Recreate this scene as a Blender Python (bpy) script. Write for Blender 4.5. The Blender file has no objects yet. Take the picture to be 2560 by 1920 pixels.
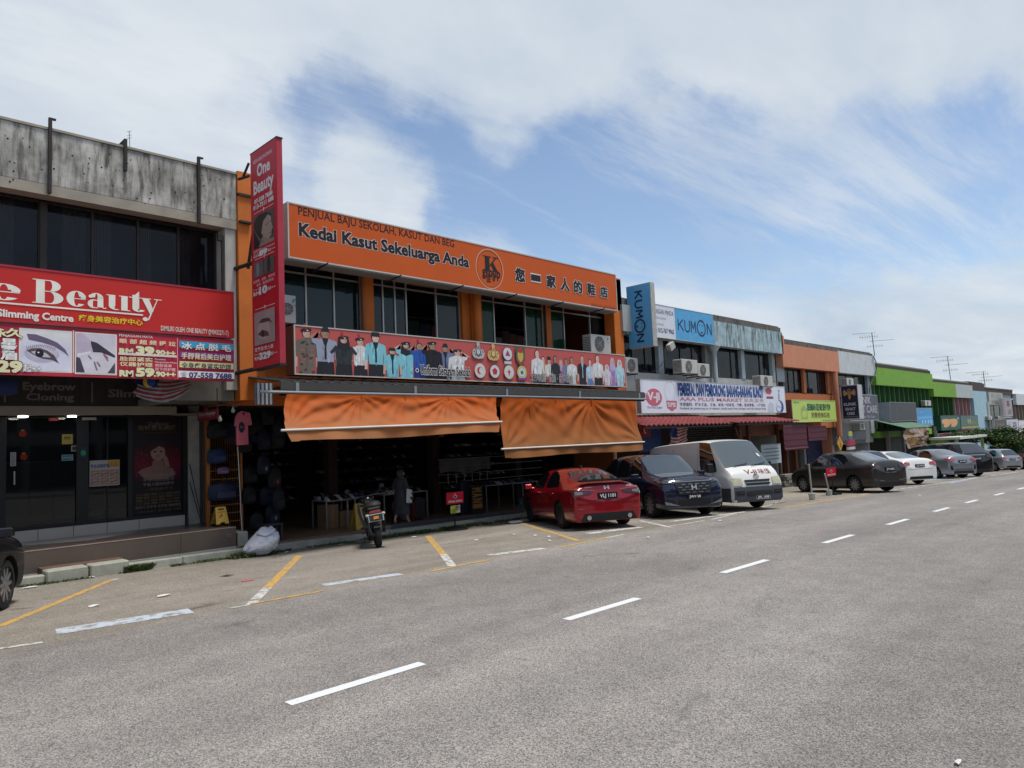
import bpy,bmesh,math,random
from mathutils import Vector,Matrix
random.seed(7)
scn=bpy.context.scene
R_=math.radians
F,CX,CY,ROLL,HZ,VX,HC=1790.0,1280.0,960.0,.043,143.0,3067.0,2.1
UP=Vector((-ROLL,-1.0,HZ/F)).normalized()
YD=Vector((VX-CX,HZ-ROLL*(VX-CX),F)).normalized()
XD=YD.cross(UP).normalized()
YD=UP.cross(XD).normalized()
CAM=Vector((0,0,HC))
def w(d):return Vector((XD.dot(d),YD.dot(d),UP.dot(d)))
def ray(px,py):return w(Vector((px-CX,py-CY,F)))
cam=bpy.data.objects.new('camera',bpy.data.cameras.new('camera'))
scn.collection.objects.link(cam);scn.camera=cam
cam.data.lens=36*F/2560;cam.data.sensor_width=36;cam.data.clip_end=3000;cam.data.clip_start=.05
r_,u_,b_=w(Vector((1,0,0))),-w(Vector((0,1,0))),-w(Vector((0,0,1)))
cam.matrix_world=Matrix(((r_.x,u_.x,b_.x,0),(r_.y,u_.y,b_.y,0),(r_.z,u_.z,b_.z,HC),(0,0,0,1)))
def onx(px,py,X):d=ray(px,py);return CAM+d*(X/d.x)
def ony(px,py,Y):d=ray(px,py);return CAM+d*(Y/d.y)
def onz(px,py,Z):d=ray(px,py);return CAM+d*((Z-HC)/d.z)
def gz(x,y):
    y=max(y,-30.)
    z=-(0.006*y+0.0003*y*abs(y)) if y<70 else-(1.89+0.03*(y-70))
    if x<-9.8:z-=0.03*min(-9.8-x,6.4)
    return z
def ong(px,py,dz=0):
    z=dz
    for i in range(60):
        p=onz(px,py,z);z=.5*z+.5*(gz(p.x,min(p.y,300))+dz)
    return p
SUN_EL=72.
sun_dir=Vector((math.cos(R_(SUN_EL))*.9,math.cos(R_(SUN_EL))*.42,math.sin(R_(SUN_EL)))).normalized()
world=bpy.data.worlds.new('World');scn.world=world;world.use_nodes=True
NT=world.node_tree;N=NT.nodes;L=NT.links;N.clear()
def nd(t,nt=None,**k):
    n=(nt or NT).nodes.new(t)
    for a,v in k.items():setattr(n,a,v)
    return n
sky=nd('ShaderNodeTexSky');sky.sky_type='NISHITA';sky.sun_disc=False
sky.sun_elevation=math.asin(sun_dir.z);sky.sun_rotation=math.atan2(sun_dir.x,sun_dir.y);sky.air_density=1.0;sky.dust_density=.6;sky.ozone_density=1.1
def mth(op,a,b=None,nt=None,clamp=False):
    n=nd('ShaderNodeMath',nt,operation=op);n.use_clamp=clamp
    for i,v in enumerate((a,b)):
        if v is None:continue
        if isinstance(v,(int,float)):n.inputs[i].default_value=v
        else:(nt or NT).links.new(v,n.inputs[i])
    return n.outputs[0]
tc=nd('ShaderNodeTexCoord');sep=nd('ShaderNodeSeparateXYZ');L.new(tc.outputs['Generated'],sep.inputs[0])
zz=mth('MAXIMUM',mth('ADD',sep.outputs[2],.10),.02)
comb=nd('ShaderNodeCombineXYZ');L.new(mth('DIVIDE',sep.outputs[0],zz),comb.inputs[0]);L.new(mth('DIVIDE',sep.outputs[1],zz),comb.inputs[1])
def noise(vec,scale,detail,rough,dist=0.,nt=None,st=None):
    if st:
        m=nd('ShaderNodeMapping',nt);(nt or NT).links.new(vec,m.inputs[0]);m.inputs['Scale'].default_value=st[0];m.inputs['Rotation'].default_value=st[1];m.inputs['Location'].default_value=st[2];vec=m.outputs[0]
    n=nd('ShaderNodeTexNoise',nt);(nt or NT).links.new(vec,n.inputs['Vector'])
    n.inputs['Scale'].default_value=scale;n.inputs['Detail'].default_value=detail;n.inputs['Roughness'].default_value=rough;n.inputs['Distortion'].default_value=dist
    return n.outputs['Fac']
n1=noise(comb.outputs[0],.75,10,.60,.35,st=((1,.5,1),(0,0,R_(38)),(3.1,1.7,0)))
n2=noise(comb.outputs[0],2.6,10,.66,.25,st=((1,.30,1),(0,0,R_(28)),(0,4,0)))
wn=nd('ShaderNodeTexNoise');L.new(tc.outputs['Generated'],wn.inputs['Vector']);wn.inputs['Scale'].default_value=5.5;wn.inputs['Detail'].default_value=6;wn.inputs['Roughness'].default_value=.6
w1=nd('ShaderNodeVectorMath',operation='SUBTRACT');L.new(wn.outputs['Color'],w1.inputs[0]);w1.inputs[1].default_value=(.5,.5,.5)
w2=nd('ShaderNodeVectorMath',operation='MULTIPLY_ADD');L.new(w1.outputs[0],w2.inputs[0]);w2.inputs[1].default_value=(.20,.20,.10);L.new(tc.outputs['Generated'],w2.inputs[2])
w3=nd('ShaderNodeVectorMath',operation='NORMALIZE');L.new(w2.outputs[0],w3.inputs[0])
def blob(px,py,rad):
    d=ray(px,py).normalized()
    vm=nd('ShaderNodeVectorMath',operation='DOT_PRODUCT');L.new(w3.outputs[0],vm.inputs[0]);vm.inputs[1].default_value=d
    mr=nd('ShaderNodeMapRange');mr.interpolation_type='SMOOTHSTEP';L.new(vm.outputs['Value'],mr.inputs[0])
    mr.inputs[1].default_value=math.cos(R_(rad));mr.inputs[2].default_value=1.0;mr.inputs[3].default_value=0;mr.inputs[4].default_value=1
    return mr.outputs[0]
acc=None
BL=[(150,0,24,.30),(900,-60,22,.34),(1500,-80,19,.38),(2200,-80,19,.38),(1900,110,9,.24),(1350,130,8,.08),(700,130,10,.14),(450,300,8,.08),(2450,100,12,.34),
      (930,490,6,.40),(730,430,5,.16),(1150,560,6,.26),(1450,660,6,.22),(1780,560,5,.16),(2300,640,6,.04),(2250,760,8,.08),(2250,560,8,-.16),(1700,760,8,.22),(2100,840,10,.14),(2450,900,9,.12),
      (1250,390,9,-.36),(1600,460,11,-.42),(1950,430,10,-.42),(2250,390,9,-.48),(2520,370,8,-.46),(2350,470,7,-.16),(650,330,6,-.22),(850,350,7,-.40),(560,400,8,-.26),(1450,560,8,-.24),(1080,460,6,-.24),(1900,600,7,-.16)]
for x,y,r,a in BL:
    t=mth('MULTIPLY',blob(x,y,r),a);acc=t if acc is None else mth('ADD',acc,t)
hz_=nd('ShaderNodeMapRange');L.new(sep.outputs[2],hz_.inputs[0]);hz_.inputs[1].default_value=0;hz_.inputs[2].default_value=.20;hz_.inputs[3].default_value=.30;hz_.inputs[4].default_value=0
dens=mth('ADD',mth('ADD',mth('ADD',mth('MULTIPLY',n1,.9),mth('MULTIPLY',n2,1.05)),acc),hz_.outputs[0])
cr=nd('ShaderNodeMapRange');L.new(dens,cr.inputs[0])
cr.inputs[1].default_value=.78;cr.inputs[2].default_value=1.36;cr.inputs[3].default_value=.0;cr.inputs[4].default_value=1.
crr=nd('ShaderNodeValToRGB');L.new(cr.outputs[0],crr.inputs[0]);e_=crr.color_ramp.elements;e_[0].position=0;e_[0].color=(.05,)*3+(1,);e_[1].position=1;e_[1].color=(.97,)*3+(1,)
for p_,v_ in((.20,.20),(.42,.50),(.64,.80)):q_=e_.new(p_);q_.color=(v_,v_,v_,1)
n3=noise(comb.outputs[0],1.3,8,.6,.3,st=((1,.5,1),(0,0,R_(42)),(8,2,0)))
ccol=nd('ShaderNodeValToRGB');L.new(n3,ccol.inputs[0])
ccol.color_ramp.elements[0].position=.34;ccol.color_ramp.elements[0].color=(.52,.61,.72,1)
ccol.color_ramp.elements[1].position=.66;ccol.color_ramp.elements[1].color=(.76,.81,.86,1)
bg1=nd('ShaderNodeBackground');L.new(sky.outputs[0],bg1.inputs[0]);bg1.inputs[1].default_value=.12
bg2=nd('ShaderNodeBackground');L.new(ccol.outputs[0],bg2.inputs[0]);bg2.inputs[1].default_value=.76
n4=noise(comb.outputs[0],2.1,11,.70,.45,st=((1,.22,1),(0,0,R_(33)),(1,6,0)))
n5=noise(comb.outputs[0],.8,4,.5,0,st=((1,.6,1),(0,0,0),(11,3,0)))
wz=nd('ShaderNodeMapRange');wz.interpolation_type='SMOOTHSTEP';L.new(mth('ADD',mth('MULTIPLY',n4,.75),mth('MULTIPLY',n5,.35)),wz.inputs[0]);wz.inputs[1].default_value=.50;wz.inputs[2].default_value=.70;wz.inputs[3].default_value=0;wz.inputs[4].default_value=.62
cf=mth('ADD',crr.outputs[0],mth('MULTIPLY',mth('SUBTRACT',1.,crr.outputs[0]),wz.outputs[0]))
mx=nd('ShaderNodeMixShader');L.new(cf,mx.inputs[0]);L.new(bg1.outputs[0],mx.inputs[1]);L.new(bg2.outputs[0],mx.inputs[2])
wo=nd('ShaderNodeOutputWorld');L.new(mx.outputs[0],wo.inputs[0])
sl=bpy.data.lights.new('sun','SUN');sl.energy=3.0;sl.angle=R_(16);sl.color=(1,.95,.88)
so=bpy.data.objects.new('sun',sl);scn.collection.objects.link(so);so.rotation_euler=sun_dir.to_track_quat('Z','Y').to_euler()
scn.view_settings.view_transform='Standard';scn.view_settings.look='None';scn.view_settings.exposure=0.38;scn.view_settings.gamma=1;scn.view_settings.use_curve_mapping=False
scn.cycles.max_bounces=6;scn.cycles.transparent_max_bounces=12
scn.render.engine='CYCLES'
try:scn.cycles.use_denoising=True
except Exception:pass
MATS={}
def mat(name,col=(.5,.5,.5),rough=.7,metal=0.,var=.1,vs=2.5,streak=0.,dirt=(.06,.055,.05),dscale=1.,bump=0.,bs=40.,coat=0.,alpha=1.,em=0.,spec=.3,loc='pos',fine=0.,trans=0.):
    if name in MATS:return MATS[name]
    m=bpy.data.materials.new(name);m.use_nodes=True;nt=m.node_tree;b=nt.nodes['Principled BSDF']
    b.inputs['Roughness'].default_value=rough;b.inputs['Metallic'].default_value=metal;b.inputs['Specular IOR Level'].default_value=spec
    b.inputs['Coat Weight'].default_value=coat;b.inputs['Coat Roughness'].default_value=.04;b.inputs['Alpha'].default_value=alpha
    if trans:b.inputs['Transmission Weight'].default_value=trans
    c4=(*col,1);b.inputs['Base Color'].default_value=c4
    if em:b.inputs['Emission Color'].default_value=c4;b.inputs['Emission Strength'].default_value=em
    if var or streak or bump or fine:
        if loc=='pos':v=nt.nodes.new('ShaderNodeNewGeometry').outputs['Position']
        else:v=nt.nodes.new('ShaderNodeTexCoord').outputs['Object']
        f=noise(v,vs,5,.6,nt=nt)
        mr=nd('ShaderNodeMapRange',nt);nt.links.new(f,mr.inputs[0]);mr.inputs[1].default_value=.25;mr.inputs[2].default_value=.75;mr.inputs[3].default_value=1-var;mr.inputs[4].default_value=1+var
        mm=nd('ShaderNodeMix',nt,data_type='RGBA',blend_type='MULTIPLY');mm.inputs[0].default_value=1;mm.inputs[6].default_value=c4;nt.links.new(mr.outputs[0],mm.inputs[7]);out=mm.outputs[2]
        if fine:
            f2=noise(v,90,3,.7,nt=nt);mr2=nd('ShaderNodeMapRange',nt);nt.links.new(f2,mr2.inputs[0]);mr2.inputs[1].default_value=.3;mr2.inputs[2].default_value=.7;mr2.inputs[3].default_value=1-fine;mr2.inputs[4].default_value=1+fine
            m2=nd('ShaderNodeMix',nt,data_type='RGBA',blend_type='MULTIPLY');m2.inputs[0].default_value=1;nt.links.new(out,m2.inputs[6]);nt.links.new(mr2.outputs[0],m2.inputs[7]);out=m2.outputs[2]
        if streak:
            s=noise(v,3.2*dscale,6,.65,.2,nt=nt,st=((1,1,.16),(0,0,0),(0,0,0)))
            mr3=nd('ShaderNodeMapRange',nt);mr3.interpolation_type='SMOOTHSTEP';nt.links.new(s,mr3.inputs[0]);mr3.inputs[1].default_value=.72-streak*.35;mr3.inputs[2].default_value=.86-streak*.2;mr3.inputs[3].default_value=0;mr3.inputs[4].default_value=min(1,.45+streak)
            m3=nd('ShaderNodeMix',nt,data_type='RGBA');nt.links.new(mr3.outputs[0],m3.inputs[0]);nt.links.new(out,m3.inputs[6]);m3.inputs[7].default_value=(*dirt,1);out=m3.outputs[2]
        nt.links.new(out,b.inputs['Base Color'])
        if bump:
            fb=noise(v,bs,4,.6,nt=nt);bp=nd('ShaderNodeBump',nt);bp.inputs['Strength'].default_value=bump;bp.inputs['Distance'].default_value=.01;nt.links.new(fb,bp.inputs['Height']);nt.links.new(bp.outputs[0],b.inputs['Normal'])
    MATS[name]=m;return m
def print_mat(name='printed_ink',rough=.45):
    if name in MATS:return MATS[name]
    m=bpy.data.materials.new(name);m.use_nodes=True;nt=m.node_tree;b=nt.nodes['Principled BSDF']
    a=nd('ShaderNodeAttribute',nt);a.attribute_name='Col';b.inputs['Roughness'].default_value=rough;b.inputs['Specular IOR Level'].default_value=.2
    v=nt.nodes.new('ShaderNodeNewGeometry').outputs['Position'];f=noise(v,4,5,.6,nt=nt)
    mr=nd('ShaderNodeMapRange',nt);nt.links.new(f,mr.inputs[0]);mr.inputs[1].default_value=.25;mr.inputs[2].default_value=.75;mr.inputs[3].default_value=.88;mr.inputs[4].default_value=1.08
    mm=nd('ShaderNodeMix',nt,data_type='RGBA',blend_type='MULTIPLY');mm.inputs[0].default_value=1;nt.links.new(a.outputs['Color'],mm.inputs[6]);nt.links.new(mr.outputs[0],mm.inputs[7]);nt.links.new(mm.outputs[2],b.inputs['Base Color'])
    MATS[name]=m;return m
COL=scn.collection
def props(o,label=None,cat=None,group=None,kind=None):
    if label:o['label']=label
    if cat:o['category']=cat
    if group:o['group']=group
    if kind:o['kind']=kind
    return o
def thing(name,label,cat,loc=(0,0,0),group=None,rz=0.):
    o=bpy.data.objects.new(name,None);COL.objects.link(o);o.empty_display_size=.2
    o.location=loc;o.rotation_euler=(0,0,rz);bpy_m=Matrix.Translation(Vector(loc))@Matrix.Rotation(rz,4,'Z');o['_i']=0;del o['_i']
    MW[o.name]=bpy_m
    return props(o,label,cat,group)
MW={}
class MB:
    def __init__(s):s.v=[];s.f=[];s.m=[];s.c=[]
    def add(s,vs,fs,mi=0,col=None):
        n=len(s.v);s.v+=[tuple(x) for x in vs]
        for f in fs:s.f.append([i+n for i in f]);s.m.append(mi);s.c.append(col)
        return s
    def box(s,x0,x1,y0,y1,z0,z1,mi=0,col=None):
        return s.add([(x0,y0,z0),(x1,y0,z0),(x1,y1,z0),(x0,y1,z0),(x0,y0,z1),(x1,y0,z1),(x1,y1,z1),(x0,y1,z1)],
                     [(3,2,1,0),(4,5,6,7),(0,1,5,4),(1,2,6,5),(2,3,7,6),(3,0,4,7)],mi,col)
    def obox(s,c,sx,sy,sz,rz=0,rx=0,ry=0,mi=0,col=None):
        M=Matrix.Translation(Vector(c))@Matrix.Rotation(rz,4,'Z')@Matrix.Rotation(ry,4,'Y')@Matrix.Rotation(rx,4,'X')
        vs=[M@Vector((a*sx/2,b*sy/2,c_*sz/2)) for a in(-1,1) for b in(-1,1) for c_ in(-1,1)]
        return s.add(vs,[(0,1,3,2),(4,6,7,5),(0,4,5,1),(2,3,7,6),(0,2,6,4),(1,5,7,3)],mi,col)
    def quad(s,a,b,c,d,mi=0,col=None):return s.add([a,b,c,d],[(0,1,2,3)],mi,col)
    def prism(s,poly,d,mi=0,col=None):
        d=Vector(d);n=len(poly);P=[Vector(p) for p in poly]
        return s.add(P+[p+d for p in P],[list(range(n))[::-1],list(range(n,2*n))]+[(i,(i+1)%n,n+(i+1)%n,n+i) for i in range(n)],mi,col)
    def cyl(s,a,b,r,r2=None,n=10,mi=0,col=None,cap=True):
        a,b=Vector(a),Vector(b);r2=r if r2 is None else r2;d=(b-a).normalized();q=d.orthogonal().normalized();t=d.cross(q)
        vs=[a+(q*math.cos(i*2*math.pi/n)+t*math.sin(i*2*math.pi/n))*r for i in range(n)]+[b+(q*math.cos(i*2*math.pi/n)+t*math.sin(i*2*math.pi/n))*r2 for i in range(n)]
        fs=[(i,(i+1)%n,n+(i+1)%n,n+i) for i in range(n)]
        if cap:fs+=[list(range(n))[::-1],list(range(n,2*n))]
        return s.add(vs,fs,mi,col)
    def tube(s,pts,r,n=6,mi=0,col=None):
        for a,b in zip(pts[:-1],pts[1:]):s.cyl(a,b,r,n=n,mi=mi,col=col)
        return s
    def lathe(s,c,prof,n=16,mi=0,col=None,axis='Z'):
        c=Vector(c);vs=[]
        for r,h in prof:
            for i in range(n):
                a=i*2*math.pi/n
                p=Vector((r*math.cos(a),r*math.sin(a),h)) if axis=='Z' else(Vector((r*math.cos(a),h,r*math.sin(a))) if axis=='Y' else Vector((h,r*math.cos(a),r*math.sin(a))))
                vs.append(c+p)
        k=len(prof);fs=[(j*n+i,j*n+(i+1)%n,(j+1)*n+(i+1)%n,(j+1)*n+i) for j in range(k-1) for i in range(n)]
        fs+=[list(range(n))[::-1],list(range((k-1)*n,k*n))]
        return s.add(vs,fs,mi,col)
    def build(s,name,m,parent=None,smooth=False,bevel=0.,local=False,label=None,sub=0):
        if not s.f:return None
        me=bpy.data.meshes.new(name);me.from_pydata(s.v,[],s.f)
        ms=m if isinstance(m,(list,tuple)) else[m]
        for x in ms:me.materials.append(x)
        if len(ms)>1:me.polygons.foreach_set('material_index',s.m)
        if any(c is not None for c in s.c):
            ca=me.color_attributes.new('Col','FLOAT_COLOR','CORNER');arr=[]
            for p,c in zip(me.polygons,s.c):arr+=list((*(c or(.5,.5,.5)),1.))*p.loop_total
            ca.data.foreach_set('color',arr)
        bm=bmesh.new();bm.from_mesh(me)
        if s.c[0] is None:bmesh.ops.recalc_face_normals(bm,faces=bm.faces)
        if bevel:
            try:bmesh.ops.bevel(bm,geom=bm.edges[:],offset=bevel,segments=1,affect='EDGES')
            except Exception:pass
        bm.to_mesh(me);bm.free()
        if smooth:
            me.polygons.foreach_set('use_smooth',[True]*len(me.polygons))
            try:me.set_sharp_from_angle(angle=R_(38))
            except Exception:pass
        o=bpy.data.objects.new(name,me);COL.objects.link(o)
        if parent:attach(o,parent,local)
        if sub:md=o.modifiers.new('s','SUBSURF');md.levels=md.render_levels=sub
        if label:o['label']=label
        return o
def attach(o,parent,local=False):
    o.parent=parent
    if not local:
        M=wm(parent);o.matrix_parent_inverse=M.inverted()
    MW[o.name]=Matrix.Identity(4) if not local else wm(parent)
def wm(p):return MW.get(p.name,Matrix.Identity(4))
def copy_tree(o,parent=None):
    c=o.copy();COL.objects.link(c);c.parent=parent
    if parent is None:
        for k in('label','group'):
            pass
    for ch in[x for x in KIDS.get(o.name,[]) or[x for x in bpy.data.objects if x.parent==o]]:
        copy_tree(ch,c)
    return c
KIDS={}
def struct(o):o['kind']='structure';return o
TXT={}
def text_mesh(s,off=0.,res=2):
    k=(s,off,res)
    if k in TXT:return TXT[k]
    c=bpy.data.curves.new('t','FONT');c.body=s;c.size=1;c.offset=off;c.resolution_u=res;c.fill_mode='FRONT' if False else 'BOTH'
    o=bpy.data.objects.new('t',c);COL.objects.link(o)
    dg=bpy.context.evaluated_depsgraph_get();ev=o.evaluated_get(dg);me=ev.to_mesh()
    vs=[tuple(v.co) for v in me.vertices];fs=[list(p.vertices) for p in me.polygons]
    ev.to_mesh_clear();bpy.data.objects.remove(o);bpy.data.curves.remove(c)
    TXT[k]=(vs,fs);return TXT[k]
class Print:
    """flat print on the plane through O spanned by U (right) and V (up), facing N"""
    def __init__(s,O,U,V):
        s.O,s.U,s.V=Vector(O),Vector(U),Vector(V);s.N=s.U.cross(s.V);s.mb=MB();s.h=.0015
    def P(s,px,py):
        d=ray(px,py);t=(s.O-CAM).dot(s.N)/d.dot(s.N);q=CAM+d*t-s.O
        return q.dot(s.U),q.dot(s.V)
    def up(s):s.h+=.0002
    def pt(s,u,v):return s.O+s.U*u+s.V*v+s.N*s.h
    def poly(s,pts,col,px=False):
        s.up()
        if px:pts=[s.P(*p) for p in pts]
        s.mb.add([s.pt(u,v) for u,v in pts],[list(range(len(pts)))],0,col);return s
    def rect(s,u0,v0,u1,v1,col):return s.poly([(u0,v0),(u1,v0),(u1,v1),(u0,v1)],col)
    def prect(s,x0,y0,x1,y1,col):
        a,b=s.P(x0,y0),s.P(x1,y1);return s.rect(a[0],b[1],b[0],a[1],col)
    def ell(s,u,v,ru,rv,col,n=20,a0=0,a1=2*math.pi,rot=0):
        pts=[]
        for i in range(n):
            a=a0+(a1-a0)*i/(n if a1-a0>6.28 else n-1);x,y=ru*math.cos(a),rv*math.sin(a)
            pts.append((u+x*math.cos(rot)-y*math.sin(rot),v+x*math.sin(rot)+y*math.cos(rot)))
        return s.poly(pts,col)
    def ring(s,u,v,ru,rv,t,col,n=28):
        s.up();vs=[]
        for i in range(n):
            a=i*2*math.pi/n;vs+=[s.pt(u+ru*math.cos(a),v+rv*math.sin(a)),s.pt(u+(ru-t)*math.cos(a),v+(rv-t)*math.sin(a))]
        s.mb.add(vs,[(2*i,(2*i+2)%(2*n),(2*i+3)%(2*n),2*i+1) for i in range(n)],0,col);return s
    def line(s,pts,t,col):
        for a,b in zip(pts[:-1],pts[1:]):
            d=Vector(b)-Vector(a);n=Vector((-d.y,d.x)).normalized()*t/2;a,b=Vector(a),Vector(b)
            s.poly([tuple(a-n),tuple(b-n),tuple(b+n),tuple(a+n)],col)
        return s
    def text(s,t,u0,v0,u1,v1,col,off=0.,out=None,outw=.03,res=2,rot=0,full=None,sh=0.):
        """fit: u0..u1 = ink width, v0 = baseline (or ink bottom when full), v1 = ink top"""
        if full is None:full=any(ord(ch)>0x2e80 for ch in t)
        vs,fs=text_mesh(t,min(off,.015),res)
        if not vs:return s
        x0,x1=min(q[0] for q in vs),max(q[0] for q in vs);y1=max(q[1] for q in vs);y0=min(q[1] for q in vs) if full else 0.
        su,sv=(u1-u0)/max(x1-x0,1e-6),(v1-v0)/max(y1-y0,1e-6);e=max(0.,off-.015);rounds=[]
        if out:rounds+=[(out,dx*(e+outw),dy*(e+outw)) for dx in(-1,1) for dy in(-1,1)]
        rounds+=[(col,dx*e,dy*e) for dx,dy in(((-1,-1),(1,1),(-1,1),(1,-1)) if e>.003 else((0,0),))]
        for c,dx,dy in rounds:
            s.up();s.mb.add([s.pt(u0+(q[0]-x0+dx)*su,v0+(q[1]-y0+dy)*sv) for q in vs],fs,0,c)
        return s
    def ptext(s,t,x0,yb,x1,yb1,ytop,col,**k):
        a,b,c=s.P(x0,yb),s.P(x1,yb1),s.P(x0,ytop);return s.text(t,a[0],(a[1]+b[1])/2,b[0],(a[1]+b[1])/2+(c[1]-a[1]),col,**k)
    def vtext(s,t,u0,v0,u1,v1,col,off=0.):
        """letters turned a quarter turn clockwise, reading downwards in the box"""
        vs,fs=text_mesh(t,off);x0,x1=min(q[0] for q in vs),max(q[0] for q in vs);y1=max(q[1] for q in vs);s.up()
        s.mb.add([s.pt(u0+q[1]/y1*(u1-u0),v1-(q[0]-x0)/(x1-x0)*(v1-v0)) for q in vs],fs,0,col);return s
    def build(s,name,parent=None,m=None):return s.mb.build(name,m or print_mat(),parent)
def XP(Y,Z,X):return Print((X,Y,Z),(0,1,0),(0,0,1))
def YP(X,Z,Y):return Print((X,Y,Z),(1,0,0),(0,0,1))
def span(TL,TR,BL,BR,X):
    a,b,c,d=onx(*TL,X),onx(*TR,X),onx(*BL,X),onx(*BR,X)
    return(a.y+c.y)/2,(b.y+d.y)/2,(c.z+d.z)/2,(a.z+b.z)/2
# ground
def asphalt(name,c0,c1,speck=.35,patch=.18,worn=0.):
    m=bpy.data.materials.new(name);m.use_nodes=True;nt=m.node_tree;b=nt.nodes['Principled BSDF'];b.inputs['Roughness'].default_value=.85;b.inputs['Specular IOR Level'].default_value=.35
    v=nt.nodes.new('ShaderNodeNewGeometry').outputs['Position']
    big=noise(v,.35,6,.6,.6,nt=nt,st=((1,.35,1),(0,0,0),(0,0,0)));mid=noise(v,2.2,7,.65,.3,nt=nt);fine=noise(v,42,4,.8,nt=nt)
    ad=mth('ADD',mth('MULTIPLY',big,.6,nt),mth('MULTIPLY',mid,.4,nt),nt)
    cr=nd('ShaderNodeValToRGB',nt);nt.links.new(ad,cr.inputs[0]);cr.color_ramp.elements[0].position=.38;cr.color_ramp.elements[0].color=(*c0,1);cr.color_ramp.elements[1].position=.64;cr.color_ramp.elements[1].color=(*c1,1)
    vo=nd('ShaderNodeTexVoronoi',nt);nt.links.new(v,vo.inputs['Vector']);vo.inputs['Scale'].default_value=115
    sx=nd('ShaderNodeSeparateColor',nt);nt.links.new(vo.outputs['Color'],sx.inputs[0])
    mr=nd('ShaderNodeMapRange',nt);nt.links.new(mth('ADD',mth('MULTIPLY',sx.outputs[0],.5,nt),mth('MULTIPLY',fine,.5,nt),nt),mr.inputs[0]);mr.inputs[1].default_value=.2;mr.inputs[2].default_value=.8;mr.inputs[3].default_value=1-speck;mr.inputs[4].default_value=1+speck*1.25
    mm=nd('ShaderNodeMix',nt,data_type='RGBA',blend_type='MULTIPLY');mm.inputs[0].default_value=1;nt.links.new(cr.outputs[0],mm.inputs[6]);nt.links.new(mr.outputs[0],mm.inputs[7]);out=mm.outputs[2]
    tk=noise(v,1.,5,.55,.1,nt=nt,st=((.85,.035,1),(0,0,0),(2,0,0)));tm=nd('ShaderNodeMapRange',nt);nt.links.new(tk,tm.inputs[0]);tm.inputs[1].default_value=.32;tm.inputs[2].default_value=.68;tm.inputs[3].default_value=.84;tm.inputs[4].default_value=1.14
    mk=nd('ShaderNodeMix',nt,data_type='RGBA',blend_type='MULTIPLY');mk.inputs[0].default_value=1;nt.links.new(out,mk.inputs[6]);nt.links.new(tm.outputs[0],mk.inputs[7]);out=mk.outputs[2]
    bl=noise(v,1.1,6,.7,.8,nt=nt,st=((1,.6,1),(0,0,.4),(5,9,0)));m2=nd('ShaderNodeMapRange',nt);m2.interpolation_type='SMOOTHSTEP';nt.links.new(bl,m2.inputs[0]);m2.inputs[1].default_value=.60;m2.inputs[2].default_value=.72;m2.inputs[3].default_value=0;m2.inputs[4].default_value=patch
    m3=nd('ShaderNodeMix',nt,data_type='RGBA');nt.links.new(m2.outputs[0],m3.inputs[0]);nt.links.new(out,m3.inputs[6]);m3.inputs[7].default_value=(.05,.048,.045,1);out=m3.outputs[2]
    nt.links.new(out,b.inputs['Base Color'])
    bp=nd('ShaderNodeBump',nt);bp.inputs['Strength'].default_value=.6;bp.inputs['Distance'].default_value=.006;nt.links.new(vo.outputs['Distance'],bp.inputs['Height']);nt.links.new(bp.outputs[0],b.inputs['Normal'])
    return m
M_road=asphalt('road_asphalt',(.150,.137,.124),(.222,.205,.187),.72,.5)
M_bay=asphalt('bay_asphalt',(.165,.145,.115),(.245,.222,.188),.62,.85)
def sheet(name,xs,ys,m,dz=0.):
    vs=[(x,y,gz(x,y)+dz) for y in ys for x in xs];n=len(xs)
    fs=[(j*n+i,j*n+i+1,(j+1)*n+i+1,(j+1)*n+i) for j in range(len(ys)-1) for i in range(n-1)]
    mb=MB();mb.add(vs,fs);return mb.build(name,m)
ys=[-60+2*i for i in range(90)]+[120+20*i for i in range(30)]
struct(sheet('road',[-9.8,-6,0,8,14],ys,M_road))
struct(sheet('parking_lane',[-16.2,-14,-12,-9.8],ys,M_bay))
struct(sheet('pavement',[14,18,30,60,400],ys,mat('far_ground',(.2,.19,.17),.9),.12))
struct(sheet('ground',[-700,-400,-60,-30,-16.2],ys,mat('soil',(.13,.12,.09),.95),-.02))
def worn(name,col,thr,sc=6):
    m=bpy.data.materials.new(name);m.use_nodes=True;nt=m.node_tree;b=nt.nodes['Principled BSDF'];b.inputs['Roughness'].default_value=.75
    v=nt.nodes.new('ShaderNodeNewGeometry').outputs['Position'];f=noise(v,sc,8,.75,.3,nt=nt);mr=nd('ShaderNodeMapRange',nt);nt.links.new(f,mr.inputs[0]);mr.inputs[1].default_value=thr-.04;mr.inputs[2].default_value=thr+.04
    mx_=nd('ShaderNodeMix',nt,data_type='RGBA');nt.links.new(mr.outputs[0],mx_.inputs[0]);mx_.inputs[6].default_value=(*col,1);mx_.inputs[7].default_value=(.20,.185,.16,1);nt.links.new(mx_.outputs[2],b.inputs['Base Color'])
    return m
M_white=worn('road_paint_white',(.60,.61,.60),.66,14);M_yel=worn('road_paint_yellow',(.50,.29,.06),.55,9);M_wworn=worn('worn_white_paint',(.52,.52,.49),.53,9);M_bworn=worn('worn_blue_white_paint',(.42,.46,.50),.54,5);M_blue=worn('blue_bay_paint',(.27,.33,.42),.60,2)
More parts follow.
